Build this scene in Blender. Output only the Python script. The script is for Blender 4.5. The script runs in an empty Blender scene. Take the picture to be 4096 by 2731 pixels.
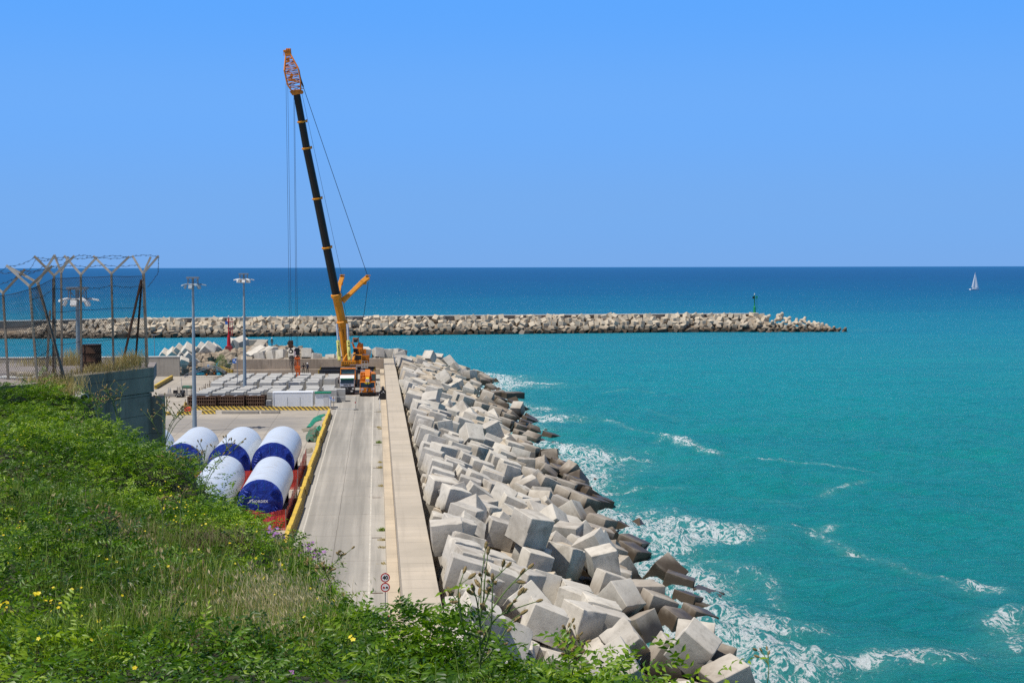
import bpy, bmesh, math, random
import numpy as np
from mathutils import Vector, Matrix, Euler, Quaternion, noise as mnoise
R = math.radians
random.seed(11)
rng = np.random.default_rng(11)
SC = bpy.context.scene
COL = SC.collection
# ------------------------------------------------------------------ camera
CAMH = 21.0
FPX = 6000.0
PH = math.atan(298 / FPX)
TH = math.atan(542 / FPX * math.cos(PH))
_F = Vector((math.sin(TH) * math.cos(PH), math.cos(TH) * math.cos(PH), -math.sin(PH)))
_R = Vector((math.cos(TH), -math.sin(TH), 0))
_U = _R.cross(_F)
ro = .002
_R, _U = _R * math.cos(ro) - _U * math.sin(ro), _U * math.cos(ro) + _R * math.sin(ro)
CAM = Vector((0, 0, CAMH))

def ray(px, py):
    return _F + _R * ((px - 2048) / FPX) - _U * ((py - 1365.5) / FPX)

def at(px, py, z=0.0):
    d = ray(px, py)
    return CAM + d * ((z - CAMH) / d.z)

def atd(px, py, d):
    return CAM + ray(px, py) * d

def aty(px, py, Y):
    d = ray(px, py)
    return CAM + d * (Y / d.y)

cd = bpy.data.cameras.new('camera')
cam = bpy.data.objects.new('camera', cd)
COL.objects.link(cam)
cd.sensor_width = 36
cd.lens = FPX / 4096 * 36
cd.clip_start = .1
cd.clip_end = 200000
m = Matrix((( _R.x, _U.x, -_F.x, 0), (_R.y, _U.y, -_F.y, 0), (_R.z, _U.z, -_F.z, CAMH), (0, 0, 0, 1)))
cam.matrix_world = m
SC.camera = cam
# ------------------------------------------------------------------ light
SUN_EL, SUN_AZ = R(66), R(64)       # azimuth: from behind the camera (-Y) towards the left (-X)
sd = Vector((-math.cos(SUN_EL) * math.sin(SUN_AZ), -math.cos(SUN_EL) * math.cos(SUN_AZ), math.sin(SUN_EL)))
sl = bpy.data.lights.new('sun', 'SUN')
sl.energy = 4.7
sl.angle = R(.5)
sl.color = (1, .95, .87)
so = bpy.data.objects.new('sun', sl)
so.rotation_euler = sd.to_track_quat('Z', 'Y').to_euler()
COL.objects.link(so)
W = bpy.data.worlds.new('World')
SC.world = W
W.use_nodes = True
wn = W.node_tree
wn.nodes.clear()
sky = wn.nodes.new('ShaderNodeTexSky')
sky.sky_type = 'NISHITA'
sky.sun_disc = False
sky.sun_elevation = SUN_EL
sky.sun_rotation = math.atan2(sd.x, sd.y)
sky.altitude = 20
sky.air_density = 1.0
sky.dust_density = 1.2
sky.ozone_density = 1.0
tc = wn.nodes.new('ShaderNodeTexCoord')
sx = wn.nodes.new('ShaderNodeSeparateXYZ')
wn.links.new(tc.outputs['Generated'], sx.inputs[0])
rp = wn.nodes.new('ShaderNodeValToRGB')
rp.color_ramp.interpolation = 'EASE'
mr = wn.nodes.new('ShaderNodeMapRange')
mr.inputs['From Min'].default_value = -.01
mr.inputs['From Max'].default_value = .25
wn.links.new(sx.outputs['Z'], mr.inputs[0])
wn.links.new(mr.outputs[0], rp.inputs[0])
SKY = [(0.0, (1.95, 4.10, 8.15)), (.16, (1.85, 4.20, 8.6)), (.42, (1.58, 4.22, 9.5)), (.72, (1.15, 3.92, 9.9)), (1.0, (1.0, 3.3, 9.0))]
while len(rp.color_ramp.elements) < len(SKY):
    rp.color_ramp.elements.new(.5)
for e, (p, c) in zip(rp.color_ramp.elements, SKY):
    e.position = p
    e.color = (*[x / 10 for x in c], 1)
ml = wn.nodes.new('ShaderNodeVectorMath')
ml.operation = 'SCALE'
ml.inputs['Scale'].default_value = 13.33
wn.links.new(rp.outputs[0], ml.inputs[0])
mf = wn.nodes.new('ShaderNodeMapRange')
mf.inputs['From Min'].default_value = .20
mf.inputs['From Max'].default_value = .36
mf.inputs['To Min'].default_value = 1
mf.inputs['To Max'].default_value = .0
wn.links.new(sx.outputs['Z'], mf.inputs[0])
mx = wn.nodes.new('ShaderNodeMix')
mx.data_type = 'RGBA'
wn.links.new(mf.outputs[0], mx.inputs[0])
wn.links.new(sky.outputs[0], mx.inputs[6])
wn.links.new(ml.outputs[0], mx.inputs[7])
bg = wn.nodes.new('ShaderNodeBackground')
bg.inputs['Strength'].default_value = .075
wn.links.new(mx.outputs[2], bg.inputs[0])
wo = wn.nodes.new('ShaderNodeOutputWorld')
wn.links.new(bg.outputs[0], wo.inputs[0])
SC.view_settings.view_transform = 'Standard'
SC.view_settings.look = 'None'
SC.view_settings.exposure = 0
SC.view_settings.gamma = 1
SC.render.engine = 'CYCLES'
SC.cycles.max_bounces = 5
SC.cycles.transparent_max_bounces = 12
SC.cycles.use_denoising = False
SC.cycles.use_adaptive_sampling = False

# ------------------------------------------------------------------ materials
class NT:
    def __init__(self, name):
        self.m = bpy.data.materials.new(name)
        self.m.use_nodes = True
        self.t = self.m.node_tree
        self.b = self.t.nodes['Principled BSDF']
        self.out = self.t.nodes['Material Output']

    def n(self, typ, **kw):
        nd = self.t.nodes.new(typ)
        for k, v in kw.items():
            setattr(nd, k, v)
        return nd

    def l(self, a, b):
        self.t.links.new(a, b)

    def set(self, nd, key, v):
        if hasattr(v, 'node'):
            self.l(v, nd.inputs[key])
        else:
            nd.inputs[key].default_value = v

    def math(self, op, a, b=0.0, c=None, clamp=False):
        nd = self.n('ShaderNodeMath', operation=op, use_clamp=clamp)
        self.set(nd, 0, a)
        self.set(nd, 1, b)
        if c is not None:
            self.set(nd, 2, c)
        return nd.outputs[0]

    def mix(self, f, a, b, blend='MIX'):
        nd = self.n('ShaderNodeMix', data_type='RGBA', blend_type=blend)
        self.set(nd, 0, f)
        for k, v in ((6, a), (7, b)):
            if not hasattr(v, 'node') and len(v) == 3:
                v = (*v, 1)
            self.set(nd, k, v)
        return nd.outputs[2]

    def noise(self, vec=None, scale=1.0, detail=4.0, rough=.55, dist=0.0):
        nd = self.n('ShaderNodeTexNoise')
        nd.inputs['Scale'].default_value = scale
        nd.inputs['Detail'].default_value = detail
        nd.inputs['Roughness'].default_value = rough
        nd.inputs['Distortion'].default_value = dist
        if vec is not None:
            self.l(vec, nd.inputs['Vector'])
        return nd.outputs['Fac']

    def rng(self, v, a, b, c=0.0, d=1.0, smooth=True):
        nd = self.n('ShaderNodeMapRange', interpolation_type='SMOOTHSTEP' if smooth else 'LINEAR')
        self.set(nd, 0, v)
        for k, x in ((1, a), (2, b), (3, c), (4, d)):
            nd.inputs[k].default_value = x
        return nd.outputs[0]

    def vmul(self, v, s):
        nd = self.n('ShaderNodeVectorMath', operation='MULTIPLY')
        self.l(v, nd.inputs[0])
        nd.inputs[1].default_value = s
        return nd.outputs[0]

    def obj(self):
        return self.n('ShaderNodeTexCoord').outputs['Object']

    def pos(self):
        return self.n('ShaderNodeNewGeometry').outputs['Position']

    def xyz(self, v):
        nd = self.n('ShaderNodeSeparateXYZ')
        self.l(v, nd.inputs[0])
        return nd.outputs

    def rnd(self):
        return self.n('ShaderNodeObjectInfo').outputs['Random']

    def attr(self, name, out='Fac'):
        nd = self.n('ShaderNodeAttribute', attribute_name=name)
        return nd.outputs[out]

    def bump(self, h, strength=.3, dist=.02):
        nd = self.n('ShaderNodeBump')
        nd.inputs['Strength'].default_value = strength
        nd.inputs['Distance'].default_value = dist
        self.l(h, nd.inputs['Height'])
        self.l(nd.outputs[0], self.b.inputs['Normal'])

    def fin(self, color=None, rough=None, metal=None, spec=None):
        for k, v in (('Base Color', color), ('Roughness', rough), ('Metallic', metal), ('Specular IOR Level', spec)):
            if v is not None:
                if not hasattr(v, 'node') and k == 'Base Color' and len(v) == 3:
                    v = (*v, 1)
                self.set(self.b, k, v)
        return self.m

def dk(c, f):
    return tuple(x * f for x in c)

def paint(name, c, rough=.45, var=.22, scale=1.5, metal=0.0, grime=.25, grimec=(.10, .085, .065), rnd=0.0, spec=.35, bump=0.0):
    k = NT(name)
    o = k.obj()
    n1 = k.noise(o, scale, 5)
    n2 = k.noise(o, scale * 7, 4)
    col = k.mix(k.rng(n1, .35, .7), c, dk(c, 1 - var))
    if grime:
        col = k.mix(k.math('MULTIPLY', k.rng(n2, .52, .75), grime), col, grimec)
    if rnd:
        col = k.mix(1.0, col, k.mix(k.rnd(), dk((1, 1, 1), 1 - rnd), (1, 1, 1)), 'MULTIPLY')
    if bump:
        k.bump(n2, bump, .02)
    return k.fin(col, k.rng(n2, .3, .8, rough, min(1, rough + .2)), metal, spec)

M = {}
M['orange'] = paint('crane_orange_paint', (.66, .20, .010), .38, .2, .6, grime=.3)
M['amber'] = paint('crane_amber_paint', (.72, .27, .012), .36, .15, .6, grime=.25)
M['black'] = paint('boom_black_paint', (.014, .012, .012), .42, .3, .5, grime=.35, grimec=(.05, .045, .04))
M['blacksteel'] = paint('black_steel', (.018, .018, .022), .45, .3, 1.0, grime=.2)
M['chrome'] = paint('chrome_rod', (.62, .63, .65), .25, .1, metal=.9, grime=.05)
M['cylyellow'] = paint('cylinder_yellow_paint', (.62, .58, .16), .4, .12, grime=.2)
M['steel'] = paint('galvanised_steel', (.30, .32, .34), .45, .2, 2.0, metal=.5, grime=.15)
M['bluegrey'] = paint('mast_grey_paint', (.24, .31, .37), .45, .15, .8, grime=.15)
M['white'] = paint('white_paint', (.78, .79, .80), .35, .06, .8, grime=.08)
M['lampwhite'] = paint('lamp_housing', (.62, .62, .62), .45, .1, 2, grime=.1)
M['glass'] = paint('dark_glass', (.012, .03, .045), .08, .3, 1.0, grime=.0, spec=.6)
M['cabglass'] = paint('cab_glass', (.05, .13, .15), .1, .4, 1.0, grime=.0, spec=.6)
M['rubber'] = paint('tyre_rubber', (.02, .02, .02), .8, .3, 4)
M['silver'] = paint('silver_paint', (.60, .62, .65), .35, .1, 1, metal=.0, grime=.1)
M['green'] = paint('green_paint', (.01, .19, .08), .4, .15, grime=.1)
M['beacongreen'] = paint('beacon_green', (.005, .26, .09), .45, .15, grime=.1)
M['red'] = paint('red_paint', (.55, .012, .02), .4, .15, grime=.12)
M['redplinth'] = paint('faded_red_plinth', (.34, .045, .05), .7, .3, 1.2, grime=.3)
M['orangered'] = paint('clamp_orange', (.70, .13, .02), .4, .2, 1.2, grime=.35)
M['yellow'] = paint('barrier_yellow', (.62, .42, .035), .6, .22, 1.2, grime=.45)
M['brightyellow'] = paint('bright_yellow', (.72, .55, .02), .5, .1)
M['redplastic'] = paint('red_plastic', (.72, .05, .03), .4, .1)
M['rust'] = paint('rusty_steel', (.085, .042, .026), .8, .4, 3.0, metal=.2, grime=.4, grimec=(.03, .018, .013))
M['rustpost'] = paint('rusted_post', (.27, .235, .19), .75, .35, 5.0, grime=.7, grimec=(.11, .05, .03))
M['wire'] = paint('wire_rust', (.045, .038, .035), .7, .3, 3.0, metal=.2, grime=.0)
M['rope'] = paint('wire_rope', (.03, .03, .032), .6, .2, 1.0, grime=0)
M['cloth'] = paint('dark_cloth', (.02, .022, .028), .85, .3, 5)
M['cream'] = paint('cream_paint', (.70, .69, .64), .5, .08, 1.0, grime=.12)
M['signblue'] = paint('sign_blue', (.02, .17, .55), .4, .05, grime=.05)
M['signwhite'] = paint('sign_white', (.80, .80, .80), .4, .05, grime=.05)
M['signred'] = paint('sign_red', (.48, .01, .02), .4, .05, grime=.05)
M['signblack'] = paint('sign_black', (.012, .012, .012), .5, .05, grime=.0)
M['bluetarp'] = None
M['skin'] = paint('skin', (.35, .19, .12), .6, .1, 5, grime=0)
M['jeans'] = paint('jeans', (.03, .04, .07), .85, .2, 6, grime=0)
M['olive'] = paint('olive_cloth', (.07, .065, .045), .85, .2, 6, grime=0)
M['hivis'] = paint('hivis_yellow', (.45, .75, .05), .6, .1, 6, grime=0)
M['sail'] = paint('sailcloth', (.85, .87, .88), .6, .05, .3, grime=0)

def bluetarp():
    k = NT('blue_tarpaulin')
    o = k.obj()
    n = k.noise(k.vmul(o, (1, 1, .55)), 1.6, 6, .6, .8)
    n2 = k.noise(o, 7, 4)
    col = k.mix(k.rng(n, .3, .7), (.008, .022, .22), (.016, .05, .36))
    k.bump(k.math('ADD', n, k.math('MULTIPLY', n2, .25)), .9, .25)
    return k.fin(col, .38, 0, .4)
M['bluetarp'] = bluetarp()

def tower_paint():
    k = NT('tower_white_paint')
    o = k.obj()
    x = k.xyz(o)
    n = k.noise(k.vmul(o, (.3, 2.5, .3)), 1.0, 4)
    n2 = k.noise(o, 1.1, 6)
    # faint rings at the plate welds, every 2.6 m along the section
    fr = k.math('ABSOLUTE', k.math('SUBTRACT', k.math('FRACT', k.math('MULTIPLY', x[1], 1 / 2.6)), .5))
    seam = k.rng(fr, 0.0, .012, 1, 0)
    col = k.mix(k.rng(n, .35, .7), (.62, .66, .71), (.55, .59, .64))
    col = k.mix(k.math('MULTIPLY', k.rng(n2, .5, .72), .38), col, (.42, .37, .30))
    col = k.mix(k.math('MULTIPLY', seam, .65), col, (.45, .46, .48))
    k.bump(seam, .2, .01)
    return k.fin(col, .33, 0, .4)
M['tower'] = tower_paint()

def concrete(name, c, c2, scale=.6, rnd=.0, wet=False, courses=0.0, streak=0.0, bump=.5, fine=9.0, rough=.88, pits=True, coords='obj', mottle=.35):
    k = NT(name)
    o = k.obj() if coords == 'obj' else k.pos()
    rv = None
    if rnd:
        rv = k.rnd()
        off = k.n('ShaderNodeVectorMath', operation='ADD')
        k.l(o, off.inputs[0])
        cm = k.n('ShaderNodeCombineXYZ')
        k.l(k.math('MULTIPLY', rv, 37.0), cm.inputs[0])
        k.l(k.math('MULTIPLY', rv, 91.0), cm.inputs[1])
        k.l(cm.outputs[0], off.inputs[1])
        o = off.outputs[0]
    n1 = k.noise(o, scale, 6, .6, .4)
    n2 = k.noise(o, fine, 6, .65)
    n3 = k.noise(o, scale * 4, 5)
    col = k.mix(k.rng(n1, .3, .7), c, c2)
    col = k.mix(k.math('MULTIPLY', k.rng(n3, .5, .75), mottle), col, dk(c2, .62))
    if pits:
        col = k.mix(k.math('MULTIPLY', k.rng(n2, .62, .78), .5), col, dk(c2, .5))
    if streak:
        s = k.noise(k.vmul(o, (1.0, 1.0, .08)), 2.2, 5)
        col = k.mix(k.math('MULTIPLY', k.rng(s, .5, .72), streak), col, dk(c2, .55))
    if courses:
        zf = k.math('ABSOLUTE', k.math('SUBTRACT', k.math('FRACT', k.math('DIVIDE', k.math('ADD', k.xyz(k.pos())[2], k.math('MULTIPLY', n3, .03)), courses)), .5))
        col = k.mix(k.math('MULTIPLY', k.rng(zf, .01, .04, 1, 0), .6), col, dk(c2, .4))
    if rnd > .2:
        r2 = k.math('FRACT', k.math('MULTIPLY', rv, 17.3))
        st_ = k.math('MULTIPLY', k.rng(r2, .72, .95), k.rng(n1, .38, .62))
        col = k.mix(k.math('MULTIPLY', st_, .6), col, (.27, .235, .19))
        col = k.mix(k.math('MULTIPLY', k.rng(k.noise(k.vmul(o, (1, 2.5, 1)), 15, 2), .70, .74), .7), col, (.72, .69, .62))
    if rnd:
        col = k.mix(1.0, col, k.mix(rv, (1 - rnd, 1 - rnd, 1 - rnd * .9), (1, 1, 1)), 'MULTIPLY')
    r = rough
    if wet:
        z = k.xyz(k.pos())[2]
        w = k.math('ADD', z, k.math('MULTIPLY', k.math('SUBTRACT', k.noise(k.pos(), .35, 4), .5), 2.6))
        f = k.rng(w, -1.15, -.05, 1, 0)
        f2 = k.rng(w, -.3, 1.2, 1, 0)
        col = k.mix(k.math('MULTIPLY', f2, .55), col, (.17, .125, .085))
        col = k.mix(k.math('MULTIPLY', f, .93), col, k.mix(n3, (.034, .023, .015), (.075, .055, .035)))
        r = k.rng(f, 0, 1, rough, .45)
    h = k.math('ADD', k.math('MULTIPLY', n1, 1.0), k.math('MULTIPLY', n2, .35))
    k.bump(h, bump, .05)
    return k.fin(col, r, 0, .25)

M['armour'] = concrete('armour_concrete', (.65, .605, .525), (.54, .495, .42), 1.3, rnd=.21, wet=True, bump=.55, fine=9, streak=.3, mottle=.55)
M['mole'] = concrete('mole_concrete', (.56, .48, .37), (.45, .38, .29), .35, wet=True, coords='pos', fine=2.0)
M['yardblock'] = concrete('new_grey_concrete', (.50, .49, .46), (.43, .42, .395), .5, rnd=.14, bump=.3, fine=7, streak=.12, mottle=.15)
M['wall'] = concrete('stained_wall_concrete', (.40, .33, .26), (.30, .245, .19), .22, streak=.6, coords='pos', bump=.4, fine=4)
M['walkgrey'] = concrete('plain_wall_concrete', (.40, .36, .30), (.33, .295, .245), .25, streak=.4, coords='pos', bump=.4, fine=4)
M['darkwall'] = concrete('mossy_retaining_concrete', (.37, .325, .24), (.20, .178, .135), .5, courses=.55, streak=.7, coords='pos', bump=.6, fine=6)
M['rubble'] = concrete('rubble_stone', (.38, .31, .23), (.24, .19, .14), .9, wet=True, coords='pos', bump=1.0, fine=4)
M['rubblepale'] = concrete('pale_rubble_stone', (.45, .39, .31), (.30, .25, .19), .6, wet=True, coords='pos', bump=1.0, fine=3)

# ------------------------------------------------------------------ mesh helpers
class MB:
    def __init__(self):
        self.v, self.f, self.mi = [], [], []
        self.cur = 0

    def add(self, verts, faces):
        b = len(self.v)
        self.v += [tuple(x) for x in verts]
        self.f += [tuple(b + i for i in q) for q in faces]
        self.mi += [self.cur] * len(faces)

    def box(self, c, s, rot=None, taper=(1, 1)):
        vs = []
        for sz in (-1, 1):
            tx, ty = (1, 1) if sz < 0 else taper
            for sy in (-1, 1):
                for sx_ in (-1, 1):
                    p = Vector((sx_ * s[0] / 2 * tx, sy * s[1] / 2 * ty, sz * s[2] / 2))
                    if rot is not None:
                        p = rot @ p
                    vs.append(Vector(c) + p)
        self.add(vs, [(0, 2, 3, 1), (4, 5, 7, 6), (0, 1, 5, 4), (2, 6, 7, 3), (0, 4, 6, 2), (1, 3, 7, 5)])
        return self

    def span(self, a, b):
        a, b = Vector(a), Vector(b)
        return self.box((a + b) / 2, b - a)

    def bar(self, p, q, w, h=None, up=(0, 0, 1), w2=None, h2=None):
        p, q = Vector(p), Vector(q)
        h = w if h is None else h
        w2 = w if w2 is None else w2
        h2 = h if h2 is None else h2
        d = (q - p).normalized()
        u = Vector(up)
        if abs(d.dot(u)) > .98:
            u = Vector((0, 1, 0))
        sdir = d.cross(u).normalized()
        u = sdir.cross(d)
        vs = []
        for c, a, b in ((p, w, h), (q, w2, h2)):
            vs += [c - sdir * a / 2 - u * b / 2, c + sdir * a / 2 - u * b / 2, c + sdir * a / 2 + u * b / 2, c - sdir * a / 2 + u * b / 2]
        self.add(vs, [(3, 2, 1, 0), (4, 5, 6, 7), (0, 1, 5, 4), (1, 2, 6, 5), (2, 3, 7, 6), (3, 0, 4, 7)])
        return self

    def tube(self, pts, r, n=8, caps=True, phase=0.0):
        pts = [Vector(p) for p in pts]
        rs = r if isinstance(r, (list, tuple)) else [r] * len(pts)
        b = len(self.v)
        prev = None
        for i, p in enumerate(pts):
            d = (pts[min(i + 1, len(pts) - 1)] - pts[max(i - 1, 0)]).normalized()
            if prev is None:
                u = Vector((0, 0, 1)) if abs(d.z) < .95 else Vector((0, 1, 0))
                s = d.cross(u).normalized()
            else:
                s = (prev - d * prev.dot(d)).normalized()
            prev = s
            u = s.cross(d)
            for k in range(n):
                a = 2 * math.pi * k / n + phase
                self.v.append(tuple(p + (s * math.cos(a) + u * math.sin(a)) * rs[i]))
        fs = []
        for i in range(len(pts) - 1):
            for k in range(n):
                a, c = b + i * n + k, b + i * n + (k + 1) % n
                fs.append((a, a + n, c + n, c))
        if caps:
            fs.append(tuple(b + k for k in range(n)))
            fs.append(tuple(b + (len(pts) - 1) * n + k for k in reversed(range(n))))
        self.f += fs
        self.mi += [self.cur] * len(fs)
        return self

    def prism(self, poly, mat, t):
        """poly (x,y) in the frame mat (Matrix 4x4), extruded t along local z"""
        n = len(poly)
        vs = [mat @ Vector((x, y, 0)) for x, y in poly] + [mat @ Vector((x, y, t)) for x, y in poly]
        self.add(vs, [tuple(reversed(range(n))), tuple(range(n, 2 * n))] + [(i, (i + 1) % n, n + (i + 1) % n, n + i) for i in range(n)])
        return self

    def disc(self, c, r, t, axis='y', n=28, sy=1.0):
        poly = [(r * math.cos(2 * math.pi * i / n), r * sy * math.sin(2 * math.pi * i / n)) for i in range(n)]
        if axis == 'y':      # faces -Y
            mt = Matrix.Translation(c) @ Matrix.Rotation(R(90), 4, 'X')
        elif axis == 'x':
            mt = Matrix.Translation(c) @ Matrix.Rotation(R(90), 4, 'Y')
        else:
            mt = Matrix.Translation(c)
        return self.prism(poly, mt, t)

    def sphere(self, c, r, n=10, m=6, sc=(1, 1, 1)):
        b = len(self.v)
        c = Vector(c)
        vs, fs = [c + Vector((0, 0, r * sc[2]))], []
        for j in range(1, m):
            for i in range(n):
                a, t = 2 * math.pi * i / n, math.pi * j / m
                vs.append(c + Vector((r * sc[0] * math.sin(t) * math.cos(a), r * sc[1] * math.sin(t) * math.sin(a), r * sc[2] * math.cos(t))))
        vs.append(c - Vector((0, 0, r * sc[2])))
        for i in range(n):
            fs.append((0, 1 + i, 1 + (i + 1) % n))
            fs.append((len(vs) - 1, 1 + (m - 2) * n + (i + 1) % n, 1 + (m - 2) * n + i))
        for j in range(m - 2):
            for i in range(n):
                a, d = 1 + j * n + i, 1 + j * n + (i + 1) % n
                fs.append((a, a + n, d + n, d))
        self.add(vs, fs)
        return self

    def mesh(self, name, mats, smooth=None):
        me = bpy.data.meshes.new(name)
        me.from_pydata(self.v, [], self.f)
        for q in (mats if isinstance(mats, (list, tuple)) else [mats]):
            me.materials.append(q)
        if any(self.mi):
            me.polygons.foreach_set('material_index', self.mi)
        bm = bmesh.new()
        bm.from_mesh(me)
        bmesh.ops.recalc_face_normals(bm, faces=bm.faces)
        bm.to_mesh(me)
        bm.free()
        if smooth is not None:
            me.shade_smooth() if hasattr(me, 'shade_smooth') else None
            try:
                me.set_sharp_from_angle(angle=R(smooth))
            except Exception:
                pass
        return me

    def build(self, name, mats, parent=None, bevel=0.0, smooth=None, label=None, kind=None):
        o = bpy.data.objects.new(name, self.mesh(name, mats, smooth))
        COL.objects.link(o)
        if parent is not None:
            o.parent = parent
        if bevel:
            md = o.modifiers.new('bevel', 'BEVEL')
            md.width = bevel
            md.segments = 2
            md.limit_method = 'ANGLE'
        if label:
            o['label'] = label
        if kind:
            o['kind'] = kind
        return o

def thing(name, label, cat, loc=(0, 0, 0), rz=0.0, group=None):
    o = bpy.data.objects.new(name, None)
    o.empty_display_size = .3
    COL.objects.link(o)
    o.location = loc
    o.rotation_euler = (0, 0, rz)
    o['label'], o['category'] = label, cat
    if group:
        o['group'] = group
    return o

def tag(o, label, cat, group=None):
    o['label'], o['category'] = label, cat
    if group:
        o['group'] = group
    return o

def kids(o):
    return [c for c in list(COL.objects) if c.parent == o]

def dup(o, loc, rz=None, label=None, scale=None):
    def cp(a, par):
        c = a.copy()
        COL.objects.link(c)
        if par is not None:
            c.parent = par
        for ch in [x for x in a.children]:
            cp(ch, c)
        return c
    c = cp(o, None)
    c.location = loc
    if rz is not None:
        c.rotation_euler = (0, 0, rz)
    if scale:
        c.scale = (scale,) * 3
    if label:
        c['label'] = label
    return c

def text(body, size, mat, loc, rot, parent, name='lettering', ext=.01, space=1.0, bold=0.0, line=1.0):
    cu = bpy.data.curves.new(name, 'FONT')
    cu.body = body
    cu.size = size
    cu.extrude = ext
    cu.offset = bold
    cu.align_x = 'CENTER'
    cu.align_y = 'CENTER'
    cu.space_character = space
    cu.space_line = line
    cu.resolution_u = 3
    t = bpy.data.objects.new(name, cu)
    COL.objects.link(t)
    dg = bpy.context.evaluated_depsgraph_get()
    me = bpy.data.meshes.new_from_object(t.evaluated_get(dg))
    bpy.data.objects.remove(t)
    me.materials.clear()
    me.materials.append(mat)
    o = bpy.data.objects.new(name, me)
    COL.objects.link(o)
    o.location = loc
    o.rotation_euler = rot
    o.parent = parent
    return o

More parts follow.
